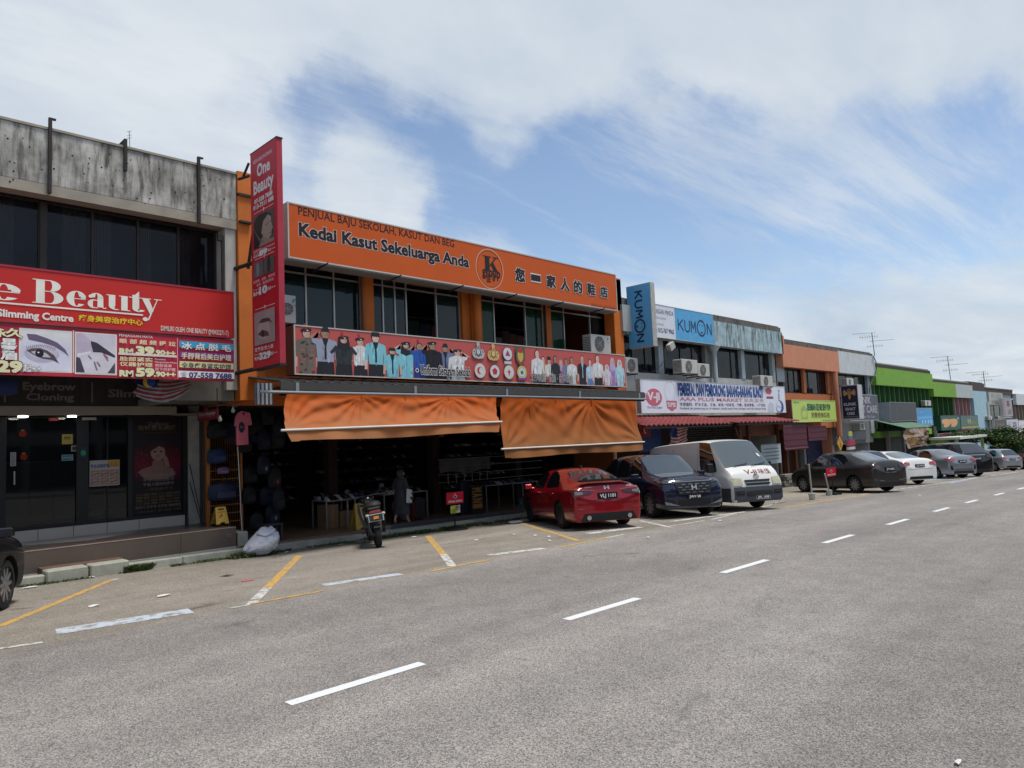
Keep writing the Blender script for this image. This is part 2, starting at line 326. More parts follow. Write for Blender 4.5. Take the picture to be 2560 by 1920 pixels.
def strip(name,a,b,wd,m,dz=.004,label=None,group=None,cat='road marking',wdir=None,thing_=True):
    """painted strip laid on the ground from a to b (x,y)"""
    a,b=Vector(a[:2]),Vector(b[:2]);d=b-a;n=(Vector((-d.y,d.x)).normalized() if wdir is None else Vector(wdir))*wd/2;k=max(1,int(d.length/.5));vs=[]
    for i in range(k+1):
        p=a+d*i/k
        for q in(p-n,p+n):vs.append((q.x,q.y,gz(q.x,q.y)+dz))
    mb=MB();mb.add(vs,[(2*i,2*i+1,2*i+3,2*i+2) for i in range(k)]);o=mb.build(name,m);return o
gy=[(3.0,4.42)]+[(6.58,8.05),(10.32,11.84),(14.3,15.8),(18.0,19.45),(21.7,23.1)]+[(25.0+3.75*i,26.35+3.75*i) for i in range(18)]+[(-.8,.65),(-4.5,-3.0)]
for i,(a,b) in enumerate(gy):
    struct(strip('lane_dash',(-5.79,a),(-5.79,b),.13,M_white))
G=lambda x,y:tuple(ong(x,y)[:2])
def pst(name,p,q,wd,m,dz=.004):return struct(strip(name,G(*p),G(*q),wd,m,dz))
pst('bay_line',(280,1450),(0,1566),.13,M_yel);pst('bay_line',(296,1447),(280,1450),.12,M_wworn,.004)
pst('bay_line',(749,1389),(668,1470),.15,M_yel);pst('bay_line',(668,1470),(628,1510),.15,M_wworn,.0045)
pst('bay_line',(1069,1340),(1108,1386),.15,M_yel);pst('bay_line',(1108,1386),(1131,1416),.15,M_wworn,.0045)
pst('bay_line',(1304,1308),(1445,1352),.13,M_yel);pst('bay_line',(1600,1302),(1680,1319),.12,M_wworn)
for(x0,y0),(x1,y1),m in[((628,1510),(811,1477),M_yel),((574,1522),(628,1511),M_wworn),((1075,1429),(1222,1400),M_yel),((1400,1369),(1515,1345),M_yel),((1515,1345),(1560,1336),M_wworn),
                              ((1660,1318),(1760,1302),M_wworn),((1780,1299),(1930,1262),M_wworn),((0,1622),(107,1606),M_wworn),((1962,1269),(2110,1246),M_yel),((2100,1247),(2180,1236),M_yel)]:
    pst('bay_edge_line',(x0,y0),(x1,y1),.10,m,.005)
pst('bay_edge_band',(140,1580),(478,1527),.42,M_bworn);pst('bay_edge_band',(808,1463),(1002,1435),.26,M_bworn);pst('bay_edge_band',(1222,1388),(1360,1371),.26,M_wworn);pst('bay_edge_band',(1470,1334),(1600,1318),.3,M_wworn)
pst('bay_edge_band',(1680,1304),(1860,1280),.25,M_wworn);pst('bay_line',(1875,1248),(2072,1250),.1,M_yel);pst('bay_line',(1925,1230),(2180,1238),.1,M_yel);pst('bay_line',(1990,1229),(2100,1225),.1,M_yel)
for k in range(8):pst('bay_edge_line',(2150+50*k,1237-7.2*k),(2196+50*k,1230.5-7.2*k),.12,M_wworn,.0055)
mb=MB();q=[ong(*p) for p in((2292,1200),(2380,1209),(2448,1194),(2370,1192))]
mb.add([(p.x,p.y,gz(p.x,p.y)+.008) for p in q],[(0,1,2,3)]);struct(mb.build('blue_bay',M_blue))
M_kerb=mat('kerb_concrete',(.30,.30,.25),.9,var=.25,vs=4,streak=.45,dirt=(.07,.08,.05),dscale=2,bump=.5)
kerb=thing('kerb','long weathered concrete kerb with moss at the foot of the shop walkway','kerb',(-16.3,0,-.2));kerb['kind']='structure';
y=-12.
while y<60:
    ln=1.8;z=gz(-16.3,y+ln/2);h=.155+random.uniform(-.008,.008)
    mb=MB();x1=-16.17+random.uniform(-.012,.012)
    za,zb_=gz(-16.3,y),gz(-16.3,y+ln)
    mb.add([(-16.4,y+.012,za-.1),(x1+.02,y+.012,za-.1),(x1+.02,y+ln,zb_-.1),(-16.4,y+ln,zb_-.1),(-16.4,y+.012,za+h),(x1,y+.012,za+h),(x1,y+ln,zb_+h),(-16.4,y+ln,zb_+h)],
           [(3,2,1,0),(4,5,6,7),(0,1,5,4),(1,2,6,5),(2,3,7,6),(3,0,4,7)])
    mb.build('kerb_stone',M_kerb,kerb,bevel=.012);y+=ln
M_drain=mat('drain_grate',(.015,.018,.02),.5,var=.3,vs=12)
for i in range(40):
    y=-12+1.8*i;mb=MB();mb.add([(-16.72,y,gz(-16.4,y)+.02),(-16.41,y,gz(-16.4,y)+.02),(-16.41,y+1.79,gz(-16.4,y+1.8)+.02),(-16.72,y+1.79,gz(-16.4,y+1.8)+.02)],[(0,1,2,3)]);mb.build('drain_cover',M_drain,kerb)
sl_=thing('concrete_slab','cracked grey concrete ramp slab with red tiles lying over the kerb before the beauty shop','slab',(-16.4,4,-.1))
y0,y1=onx(115,1420,-16.1).y,onx(322,1392,-16.1).y;z=gz(-16.3,4)
for a,b in((y0,(y0+y1)/2-.02),((y0+y1)/2+.02,y1)):
    mb=MB();mb.box(-16.42,-16.06,a,b,z-.06,z+.245);mb.build('slab_block',M_kerb,sl_,bevel=.025)
mb=MB();mb.box(-16.9,-16.42,y0,y1,z+.1,z+.25);mb.build('tile_ramp',mat('red_brown_tile',(.13,.075,.06),.5,var=.2,vs=5),sl_)
M_floor=mat('brown_floor_tile',(.11,.085,.07),.28,var=.15,vs=2)
M_verfloor=mat('verandah_tile',(.20,.13,.085),.35,var=.2,vs=1.5)
def floor(name,y0,y1,x0,x1,z0,m):
    k=max(1,int((y1-y0)/2));mb=MB()
    for i in range(k):
        a,b=y0+(y1-y0)*i/k,y0+(y1-y0)*(i+1)/k
        mb.add([(x0,a,z0(a)-.3),(x1,a,z0(a)-.3),(x1,b,z0(b)-.3),(x0,b,z0(b)-.3),(x0,a,z0(a)),(x1,a,z0(a)),(x1,b,z0(b)),(x0,b,z0(b))],[(4,5,6,7),(1,2,6,5),(0,1,5,4),(2,3,7,6)])
    return struct(mb.build(name,m))
floor('verandah_floor',7.55,23.,-27,-16.73,lambda y:gz(-16.3,y)+.17,M_verfloor)
floor('verandah_floor',23.,37.6,-24,-16.73,lambda y:gz(-16.3,y)+.17,mat('cement_floor',(.2,.19,.17),.8))
floor('verandah_floor',37.6,110,-24,-16.73,lambda y:gz(-16.3,y)+.17,mat('cement_floor',(.2,.19,.17),.8))
# common building bits
M_frame_al=mat('aluminium_frame',(.42,.41,.39),.4,metal=.6,var=.1)
M_frame_dk=mat('dark_frame',(.02,.02,.022),.4,var=.1)
M_glass_dk=mat('dark_tinted_glass',(.010,.012,.017),.06,var=.95,vs=.9,spec=.35,alpha=.55);M_curtain=mat('grey_curtain',(.34,.33,.31),.9,var=.2)  # noise in the pane colour imitates faint reflections and drapes
M_glass_tl=mat('teal_tinted_glass',(.008,.022,.024),.05,var=0,spec=.5,alpha=.72)
M_black=mat('black_void',(.008,.008,.009),.8,var=0)
M_roof=mat('fibre_cement_roof',(.16,.15,.135),.9,var=.25,vs=2,streak=.2)
M_steel=mat('rusty_dark_steel',(.035,.03,.028),.7,metal=.3,var=.3,vs=9)
M_inner=mat('dim_interior_wall',(.10,.095,.09),.9)
M_whitemetal=mat('white_enamel',(.44,.44,.41),.4,var=.08,streak=.12,dirt=(.2,.18,.14))
def win_row(parent,px,py,X,z0,z1,glass,frame,ztr=None,fw=.05,name='window',trans=True,thick=.06):
    """row of panes between pixel columns px (taken at pixel row py) on plane X; each pane a part"""
    Y=[onx(a,py,X).y for a in px]
    f=MB();f.box(X-thick,X+.01,Y[0]-fw,Y[-1]+fw,z1,z1+fw);f.box(X-thick,X+.01,Y[0]-fw,Y[-1]+fw,z0-fw,z0)
    for y in Y:f.box(X-thick,X+.012,y-fw/2,y+fw/2,z0,z1)
    if ztr:f.box(X-thick,X+.008,Y[0],Y[-1],ztr-fw/2,ztr+fw/2)
    fo=f.build(name+'_frame',frame,parent)
    for i,(a,b) in enumerate(zip(Y[:-1],Y[1:])):
        g=glass[i%len(glass)] if isinstance(glass,list) else glass
        if g is None:continue
        mb=MB();mb.box(X-.035,X-.025,a+fw/2,b-fw/2,z0,(ztr or z1)-fw/2*bool(ztr));mb.build('pane',g,parent)
        if g is M_glass_dk and b-a>.4:
            rc_=random.Random(int(a*100));f0=rc_.choice((0,0,.45));f1=f0+rc_.uniform(.35,.55);n=14;cb_=MB();vs=[]
            for q in range(n+1):y_=a+(b-a)*(f0+(f1-f0)*q/n);x_=X-.16+.03*(q%2);vs+=[(x_,y_,z0-.1),(x_,y_,z1+.05)]
            cb_.add(vs,[(2*q,2*q+2,2*q+3,2*q+1) for q in range(n)]);cb_.build('curtain',M_curtain,parent)
        if ztr:mb=MB();mb.box(X-.035,X-.025,a+fw/2,b-fw/2,ztr+fw/2,z1);mb.build('pane',M_glass_dk,parent)
    return Y
def ac_unit(px0,px1,py0,py1,X,label,depth=.32,front='x',brand=False,group='outdoor air conditioner units',my=None):
    """condenser unit; front face on plane X"""
    a,b=onx(px0,(py0+py1)/2,X),onx(px1,(py0+py1)/2,X);Z1,Z0=onx(px0,py0,X).z,onx(px0,py1,X).z
    t=thing('air_conditioner',label,'air conditioner',(X-depth/2,(a.y+b.y)/2,Z0),group)
    mb=MB();mb.box(X-depth,X,a.y,b.y,Z0,Z1);mb.build('casing',M_whitemetal,t,bevel=.015)
    W,H=b.y-a.y,Z1-Z0;c=(a.y+W*.42,(Z0+Z1)/2);r=min(W*.38,H*.42)
    mb=MB();mb.cyl((X,c[0],c[1]),(X+.012,c[0],c[1]),r,n=20);mb.build('fan_shade_disc',mat('fan_shadow',(.06,.06,.06),.6),t)  # dark disc stands in for the shade behind the fan grille
    mb=MB()
    for q in(1,.75,.5,.25):
        pts=[(X+.018,c[0]+r*q*math.cos(k*.524),c[1]+r*q*math.sin(k*.524)) for k in range(13)];mb.tube(pts,.004,n=4)
    for k in range(8):mb.cyl((X+.018,c[0],c[1]),(X+.018,c[0]+r*math.cos(k*.785),c[1]+r*math.sin(k*.785)),.004,n=4)
    mb.build('grille',M_whitemetal,t)
    mb=MB()
    for k in range(9):mb.box(X-depth+.04,X-.04,a.y-.006,a.y-.001,Z0+H*(.1+.09*k),Z0+H*(.13+.09*k))
    mb.build('side_louvre',mat('fan_shadow',(.06,.06,.06),.6),t)
    mb=MB()
    for y in(a.y+.08,b.y-.08):mb.box(X-depth-.25,X+.02,y-.02,y+.02,Z0-.04,Z0)
    mb.build('bracket',M_steel,t)
    if brand:
        p=XP(0,0,X+.002);uu,vv=b.y-W*.14,Z1-H*.2;p.poly([(uu-.05,vv+.06),(uu+.04,vv+.06),(uu-.05,vv-.05)],(.05,.35,.62));p.poly([(uu+.04,vv+.06),(uu+.055,vv+.06),(uu-.02,vv-.05),(uu-.05,vv-.05)],(.03,.05,.15));p.text('DAIKIN',uu-.06,vv-.13,uu+.06,vv-.1,(.05,.05,.05));p.build('brand_mark',t)
    return t
def antenna(px,py,Y,h,label,s=1.,lean=0.):
    """mast on a roof: foot at pixel (px,py), standing at distance Y"""
    P=ony(px,py,Y);t=thing('antenna',label,'antenna',P,'television antennas on the roofs');A=mat('antenna_metal',(.22,.22,.22),.5,metal=.5)
    mb=MB();mb.cyl(P,P+Vector((-.04*h,0,h)),.02*s,n=6);mb.build('mast',A,t)
    for k,(f,ln,off,n) in enumerate([(1.,.95,-.33,9),(.84,.8,-.15,8),(.64,1.05,.36,9),(.42,.7,.05,6)]):
        z=P.z+h*f;mb=MB();x0=P.x+off*s-ln*s/2;yy=P.y;dx=Vector((.75,.66,0.03))
        a=Vector((P.x-.04*h*f,yy,z))+dx*(off-ln/2)*s;b=a+dx*ln*s;mb.cyl(a,b,.009*s,n=5)
        for i in range(n):
            c=a+(b-a)*(i+.5)/n;e=Vector((-.66,.75,0))*(.13-.006*i)*s if k%2==0 else Vector((0,0,1))*(.07)*s;mb.cyl(c-e,c+e,.006*s,n=4)
        mb.build('boom',A,t)
    return t
# LEFT BUILDING (beauty shop)
XW,XF=-17.15,-16.6
M_conc=mat('stained_concrete',(.36,.35,.32),.92,var=.6,vs=2.0,streak=.86,dirt=(.085,.078,.068),dscale=1.9,bump=.5,bs=14)
M_conc2=mat('bare_concrete',(.30,.27,.22),.92,var=.2,vs=2,streak=.2)
M_wpl=mat('white_plaster',(.42,.40,.36),.85,var=.15,streak=.3,dirt=(.14,.12,.1))
LB=thing('shop_building','grey weathered two storey shophouse with stained concrete parapet and dark tinted windows','shophouse',(-18,0,-.1))
YL0,YL1=-14.,7.48
zt,zb=8.87,7.50
mb=MB();mb.box(-16.95,XF,YL0,YL1,zb+.22,zt);mb.build('parapet',M_conc,LB,bevel=.01)
mb=MB();mb.box(-16.95,XF-.003,YL0,YL1,zb,zb+.22);mb.box(-16.95,XF+.03,YL0,YL1,zt,zt+.05);mb.build('parapet_edge',M_conc2,LB)
mb=MB()
rnd=random.Random(3)
for i in range(70):
    y,z=rnd.uniform(1,7.3),rnd.uniform(zb+.1,zt-.1);r=rnd.uniform(.008,.02);mb.cyl((XF-.01,y,z),(XF+.004,y,z),r,n=6)
o=mb.build('anchor_hole',M_black,LB);o['kind']='stuff'
mb=MB();mb.box(-30,-16.96,YL0,YL1,8.2,8.4);mb.quad((-16.7,YL0,8.75),(-16.7,YL1-.4,8.75),(-30,YL1-.4,9.2),(-30,YL0,9.2));mb.build('roof',M_roof,LB)
mb=MB();mb.box(-30,-29.8,YL0,YL1,-.2,8.4);mb.box(-30,-16.9,YL0,YL0+.2,-.2,8.4);mb.box(-24,-17.3,YL1-.15,YL1-.02,3.6,8.7);mb.box(-24,-18.9,YL1-.15,YL1-.02,-.2,3.6);mb.build('wall',M_wpl,LB)
mb=MB();mb.box(-29.7,-18.35,YL0,YL1-.16,3.35,3.6);mb.box(-18.35,-17.0,YL0,YL1-.16,4.3,4.5);mb.box(XW-.15,XW+.1,YL0,YL1-.9,4.3,5.35);mb.build('floor_slab',M_wpl,LB)
mb=MB();mb.box(-20.5,-20.3,YL0,YL1-.16,3.6,8.2);mb.build('inner_wall',M_black,LB)
Y=win_row(LB,[-260,-120,0-20,98,231,345,446,538],640,XW,5.35,7.48,M_glass_dk,mat('bronze_frame',(.035,.028,.024),.5),fw=.05)
ya,yb=onx(98,640,XW).y,onx(116,640,XW).y;mb=MB();mb.box(XW-.02,XW+.06,ya,yb,5.3,7.5);mb.build('mullion',mat('bronze_frame',(.05,.04,.035),.5),LB)
yp=onx(541,650,XW).y;mb=MB();mb.box(XW-.1,XF-.05,yp,YL1-.01,3.6,7.5);mb.build('pier',M_wpl,LB)
mb=MB();yq=onx(556,650,XF-.02).y;mb.cyl((XF-.02,yq,5.0),(XF-.02,yq,7.3),.035,n=8);mb.box(XF-.04,XF+.04,yq-.12,yq-.02,7.15,7.35);mb.build('conduit',M_steel,LB)
for px,t,b,hook in((126,298,483,1),(497,395,557,1),(314,352,427,2)):
    a,c=onx(px,t,XF+.06),onx(px,b,XF+.06);mb=MB();mb.box(XF+.012,XF+.08,a.y-.03,a.y+.03,c.z,a.z)
    if hook==2:mb.obox((XF-.18,a.y,a.z-.14),.45,.05,.05,ry=R_(-35));mb.box(XF-.4,XF+.08,a.y-.03,a.y+.03,a.z,a.z+.04)
    else:mb.box(XF+.012,XF+.08,a.y-.03,a.y+.10,a.z,a.z+.03)
    mb.build('parapet_post',M_steel,LB)
XS=-18.8
zfa,zfb=onx(0,1015,-18.2).z,onx(0,945,-18.2).z
M_corr=mat('dark_corrugated',(.022,.019,.017),.6,var=.2)
mb=MB();n=70;ys_=[YL0+(6.2-YL0)*i/n for i in range(n+1)]
y1f=onx(430,980,-18.2).y
for i in range(64):
    y=-2+(y1f+2)*i/64;mb.box(-18.24,-18.2+(.012 if i%2 else 0),y,y+(y1f+2)/64,zfa,4.2)
mb.build('fascia_cladding',M_corr,LB)
p=XP(0,0,-18.18);g=(.13,.125,.115)
for t,x0,x1,yb_,yt in(('Eyebrow',57,189,974,955),('Cloning',66,184,1000,983),('Slim',271,338,992,973)):
    a,b,c=p.P(x0,yb_),p.P(x1,yb_),p.P(x0,yt);p.text(t,a[0],a[1],b[0],c[1],g,off=.03)
p.prect(228,955,232,1006,g);p.prect(10,985,14,1006,g);p.build('raised_lettering',LB)
zg1=onx(0,1038,XS).z;zg0=onx(46,1328,XS).z
mb=MB();mb.box(-19.0,-18.16,YL0,onx(440,1030,-18.2).y,zfa-.2,zfa);mb.box(-19.0,-18.3,YL0,7.3,zg1,zfa-.2);mb.build('soffit_beam',mat('beige_paint',(.23,.20,.17),.8,var=.08),LB)
for px in(61,184):
    c=onx(px,1036,-18.22);t=thing('ceiling_light','round recessed ceiling light shining over the beauty shop entrance, %s one'%('left' if px<100 else 'right'),'light',(-18.4,c.y,zfa-.2),'recessed lights over the shop entrance')
    mb=MB();mb.cyl((-18.35,c.y,zfa-.2),(-18.35,c.y,zfa-.235),.09,n=16);mb.build('lamp_disc',mat('lit_lamp',(1,.93,.8),.4,em=9,var=0),t)
yS=lambda px:onx(px,1200,XS).y
M_shopglass=mat('shop_glass',(.006,.008,.01),.03,var=0,alpha=.55,spec=.6)
M_fr=mat('black_shopfront_frame',(.012,.013,.015),.35,var=.1)
mb=MB()
for a,b in((-60,14),(190,220),(319,330),(456,471)):mb.box(XS-.08,XS+.04,yS(a),yS(b),zg0,zg1)
mb.box(XS-.08,XS+.03,yS(-400),yS(471),zg1-.06,zg1);mb.box(XS-.08,XS+.03,yS(-400),yS(471),zg0,zg0+.07);mb.build('shopfront_frame',M_fr,LB)
for a,b,nm in((-400,-60,'shop_window'),(14,190,'shop_window'),(220,319,'glass_door')):
    mb=MB();mb.box(XS-.03,XS-.02,yS(a),yS(b),zg0+.07,zg1-.06);mb.build(nm,M_shopglass,LB)
mb=MB();ym=yS(269);mb.box(XS-.04,XS+.0,ym-.012,ym+.012,zg0+.07,zg1-.06);mb.build('door_edge',M_fr,LB)
mb=MB();a,b=onx(36,1178,XS+.05),onx(36,1212,XS+.05);mb.cyl(a,b,.015,n=8);mb.build('door_handle',M_frame_al,LB)
mb=MB();a,b=onx(205,1047,XS+.06),onx(240,1047,XS+.06);mb.box(XS+.03,XS+.09,a.y,b.y,a.z-.03,a.z+.03);mb.build('door_closer',M_frame_al,LB)
mb=MB();mb.box(-24,-23.8,YL0,7.3,0,3.4);mb.box(-23.8,XS-.1,7.28,7.33,0,3.4);mb.build('inner_wall',mat('inner_red',(.05,.02,.02),.8),LB)
mb=MB();mb.box(-24,XS-.1,YL0,7.28,zg0-.1,zg0);mb.build('shop_floor',M_floor,LB)
t=thing('reception_counter','pale low reception counter inside the beauty shop window','counter',(-20.2,4,zg0))
a,b=onx(14,1160,-20.4),onx(190,1210,-20.4)
for i in range(3):mb=MB();w_=(b.y-a.y)/3;mb.box(-20.6,-20.4,a.y+w_*i,a.y+w_*(i+1)-.02,zg0,a.z);mb.build('panel',mat('counter_panel',(.12,.12,.11),.5),t)
mb=MB();mb.box(-20.7,-20.35,a.y-.05,b.y+.05,a.z,a.z+.04);mb.build('counter_top',mat('counter_top',(.2,.2,.19),.3),t)
for px,py,s_,q in((57,1085,.075,'golden lit altar lamp glowing red above inside the beauty shop'),(59,1142,.07,'red glowing round lantern on the shelf inside the beauty shop')):
    c=onx(px,py,-21.5);t=thing('lantern',q,'lantern',c);mb=MB();mb.lathe(c,[(.02,-s_),(s_,-s_*.6),(s_*1.1,0),(s_,s_*.6),(.02,s_)],n=12);mb.build('shade',mat('red_glow',(.5,.03,.01),.5,em=.35,var=0),t);mb=MB();mb.lathe(c,[(.03,s_),(.05,s_*1.3),(.02,s_*1.5)],n=8);mb.build('finial',mat('gold',(.6,.35,.08),.4,em=.3,var=0),t)
def stick(name,label,cat,x0,y0,x1,y1,X,draw,bg=(.5,.5,.5),thick=.004):
    a,b=onx(x0,y0,X),onx(x1,y1,X);t=thing(name,label,cat,(X,a.y,b.z));mb=MB();mb.box(X-thick,X,a.y,b.y,b.z,a.z,col=bg);mb.build('backing',print_mat(),t)
    p=XP(0,0,X);draw(p,a.y,b.z,b.y,a.z);
    if p.mb.v:p.build('print',t)
    return t
XG=XS+.012
stick('sticker','yellow square notice sticker on the shop glass','sticker',155,1086,182,1110,XG,lambda p,u0,v0,u1,v1:(p.rect(u0+.04,v1-.1,u1-.05,v1-.05,(.1,.08,.03)),p.text('NOTIS',u0+.05,v0+.1,u1-.05,v0+.16,(.1,.08,.02))),(.26,.22,.05))
stick('sticker','small white square grid sticker on the shop glass','sticker',178,1114,194,1128,XG,lambda p,u0,v0,u1,v1:p.rect(u0+.02,v0+.02,u1-.02,v1-.02,(.03,.03,.03)),(.25,.25,.25))
stick('sticker','pale blue opening hours sticker on the shop glass','sticker',154,1137,183,1151,XG,lambda p,u0,v0,u1,v1:(p.rect(u0+.02,v0+.09,u1-.02,v1-.02,(.04,.1,.13)),p.rect(u0+.02,v0+.02,u1-.04,v0+.05,(.04,.1,.13))),(.12,.22,.26))
stick('sticker','white vertical strip sticker beside the door handle','sticker',26,1131,40,1165,XG,lambda p,u0,v0,u1,v1:p.vtext('CUCI MUKA',u0+.02,v0+.02,u1-.02,v1-.02,(.02,.02,.02)),(.25,.25,.25))
stick('sticker','blue and green round sticker on the door frame','sticker',202,1118,215,1143,XS+.05,lambda p,u0,v0,u1,v1:p.ell((u0+u1)/2,v0+.1,.06,.06,(.03,.22,.07)),(.02,.03,.12))
stick('sticker','red open sign glowing at the top of the shop window','sign',122,1045,146,1052,XG,lambda p,u0,v0,u1,v1:p.text('OPEN',u0+.03,v0+.01,u1-.03,v1-.01,(.7,.3,.3)),(.45,.03,.04))
def poster1(p,u0,v0,u1,v1):
    W,H=u1-u0,v1-v0;p.rect(u0+.6*W,v1-.28*H,u1-.02*W,v1-.02*H,(.35,.24,.03));p.text('10',u0+.72*W,v1-.25*H,u0+.92*W,v1-.06*H,(.4,.1,.03),off=.03)
    p.text('专业去除护理',u0+.03*W,v1-.3*H,u0+.66*W,v1-.14*H,(.03,.05,.2),off=.02)
    for i in range(3):
        for j in range(2):
            a,b=u0+W*(.03+.32*i),v0+H*(.04+.3*j);p.rect(a,b,a+.3*W,b+.28*H,(.26,.17,.13));p.ell(a+.15*W,b+.14*H,.1*W,.09*H,(.34,.24,.19));p.line([(a+.04*W,b+.1*H),(a+.26*W,b+.16*H)],.02,(.12,.07,.06))
stick('poster','white and yellow treatment poster with six small photos on the glass door','poster',224,1152,299,1212,XG,poster1,(.33,.32,.31))
a,b=onx(331,1040,XS+.02),onx(456,1289,XS+.02)
a=Vector((a.x,a.y,zg1-.06));b=Vector((b.x,b.y,zg0+.07));W,H=b.y-a.y,a.z-b.z
t=thing('poster_lightbox','tall dark red beauty poster with a smiling woman beside the glass door','poster',(XS,a.y,b.z));mb=MB();mb.box(XS-.06,XS+.02,a.y,b.y,b.z,a.z,col=(.012,.008,.012));mb.build('box',print_mat(),t)
p=XP(0,0,XS+.021);uv=lambda fx,fy:(a.y+W*fx,a.z-H*fy)
for i in range(14):p.rect(*uv(.04,.30+.025*i+.025),*uv(.96,.30+.025*i),(.035+.011*min(i,14-i),.004,.010+.001*i))
for i in range(26):u,v=uv(rnd.uniform(.06,.94),rnd.uniform(.33,.64));p.ell(u,v,rnd.uniform(.008,.03),rnd.uniform(.008,.03),(.16,.02+rnd.random()*.04,.035),n=8)
skin=(.19,.11,.085)
p.poly([uv(.10,.56),uv(.18,.53),uv(.38,.50),uv(.40,.45),uv(.60,.45),uv(.62,.51),uv(.80,.54),uv(.86,.60),uv(.70,.64),uv(.25,.64)],skin)
u,v=uv(.5,.36);p.ell(u-.0,v+.03,.20*W,.105*H,(.035,.012,.010),n=24);p.ell(u,v-.02,.145*W,.085*H,(.24,.15,.12),n=24)
p.poly([uv(.34,.36),uv(.36,.29),uv(.50,.255),uv(.66,.29),uv(.655,.33),uv(.52,.30),uv(.42,.33)],(.035,.012,.010))
for q in(-1,1):p.ell(u+q*.06*W,v-.0,.03*W,.007*H,(.03,.01,.01),n=10);p.ell(u+q*.06*W,v+.018,.04*W,.003*H,(.05,.02,.02),n=10)
p.ell(u,v-.10,.04*W,.008*H,(.2,.05,.05),n=12);p.poly([uv(.64,.52),uv(.60,.42),uv(.64,.39),uv(.70,.43),uv(.74,.52)],(.22,.13,.10))
p.text('OneBeauty',*uv(.30,.085),*uv(.72,.05),(.16,.15,.14));gold=(.13,.105,.05)
p.text('无针雾化美雕',*uv(.10,.135),*uv(.88,.085),gold,off=.02);p.text('一次见效的美丽秘密护理',*uv(.12,.172),*uv(.88,.15),(.08,.04,.025))
for i,s_ in enumerate(('无切口无疤痕','不动刀的拉皮术','不植入线体的提升')):p.text(s_,*uv(.20,.615+.045*i),*uv(.83,.58+.045*i),(.19,.16,.15),off=.01)
p.text('一种逆龄疗法',*uv(.24,.755),*uv(.80,.725),(.12,.09,.05))
for i in range(4):
    for j in range(6):p.rect(*uv(.06+.15*j,.80+.03*i),*uv(.06+.15*j+.13,.778+.03*i),(.075,.055,.02) if(i+j)%3 else(.05,.03,.03))
p.text('无开刀·无手术·无疗程·随做随走',*uv(.05,.93),*uv(.97,.90),(.20,.19,.18));p.text('07-558 7688',*uv(.50,.97),*uv(.97,.945),(.13,.105,.06));p.text('立即来电询问',*uv(.08,.972),*uv(.45,.948),(.1,.09,.05))
p.build('print',t)
M_wt=mat('white_base_tile',(.40,.36,.31),.35,var=.05);zt0=onx(46,1356,XS+.1).z
js=[-330,-240,-155,-75,8,95,184,268,348,463]
for i,(c,d) in enumerate(zip(js[:-1],js[1:])):
    mb=MB();y0_,y1_=onx(c,1330,XS+.1).y,onx(d,1330,XS+.1).y;mb.box(XS-.1,XS+.1,y0_+.006,y1_-.006,zt0-.12,zg0);mb.build('base_tile',M_wt,LB)
mb=MB();mb.box(XS-.1,XS+.092,yS(-400),7.0,zt0-.12,zg0-.005);mb.build('tile_backing',M_black,LB)
zp=zt0-.0
pl=thing('tiled_platform','brown tiled raised platform running in front of the beauty shop','platform',(-17.8,3,gz(-17,3)));struct(pl)
XPl=-16.75;y1p=onx(590,1320,XPl).y;zp=onx(590,1317,XPl).z;zpm=zp
yy=[-9,-6,-3,.2,1.7,3.2,onx(452,1340,XPl).y,y1p]
for c,d in zip(yy[:-1],yy[1:]):
    mb=MB();mb.box(XPl-.02,XPl,c+.004,d-.004,gz(-16.8,4)+.14,zp-.012);mb.build('front_tile',M_floor,pl)
mb=MB();mb.box(XS-.2,XPl-.02,-9,y1p,-.3,zp);mb.build('deck',mat('deck_tile',(.085,.062,.052),.3,var=.2,vs=2),pl)
mb=MB();mb.box(XPl-.03,XPl+.006,-9,y1p,zp-.012,zp+.006);mb.build('edge_trim',mat('cream_trim',(.32,.24,.19),.5),pl)
mb=MB();mb.box(XPl-.05,XPl+.035,-9,y1p,-.3,gz(-16.8,4)+.14);mb.build('plinth',mat('plinth_concrete',(.33,.33,.29),.9,streak=.2),pl)
mb=MB();c=onx(572,1339,XPl+.005);mb.cyl((XPl-.01,c.y,c.z),(XPl+.01,c.y,c.z),.035,n=14);mb.build('drain_pipe',M_frame_al,pl)
mb=MB();c=onx(572,1339,XPl+.012);mb.cyl((XPl,c.y,c.z),(XPl+.012,c.y,c.z),.025,n=14);mb.build('drain_mouth',M_black,pl)
mb=MB();pts=[onz(47,1365,zp+.004),onz(220,1352,zp+.004),onz(330,1333,zp+.004),onz(366,1322,zp+.004),onz(380,1314,zp+.004),onz(340,1317,zp+.004),onz(184,1332,zp+.004),onz(40,1357,zp+.004)]
mb.add([(max(q.x,XS+.1),q.y,zp+.004) for q in pts],[list(range(len(pts)))]);mb.build('white_apron',mat('apron_tile',(.22,.20,.18),.35),pl)
mb=MB();a,b=onx(592,1331,XPl-.05),onx(621,1352,XPl-.05);mb.box(-17.6,XPl-.05,a.y+.02,b.y,-.3,a.z);mb.build('step_block',M_kerb,pl,bevel=.02)
pr=thing('concrete_pier','peeling white concrete pier between the beauty shop and the shoe shop','pillar',(XS,7.1,.2))
ya,yb=onx(472,1200,XS+.1).y,onx(499,1200,XS+.1).y;mb=MB();mb.box(XS-.3,XS+.1,ya,yb,0,3.4);mb.build('column',mat('peeling_white',(.30,.29,.26),.9,var=.25,vs=3,streak=.4,dirt=(.1,.09,.08)),pr)
mb=MB()
for i in range(6):mb.box(XS-.3,XS+.05+.02*(i%2),yb+.03+.05*i,yb+.065+.05*i,.2,3.2)
mb.build('folded_grille',mat('folding_steel',(.10,.10,.095),.5,metal=.4),pr)
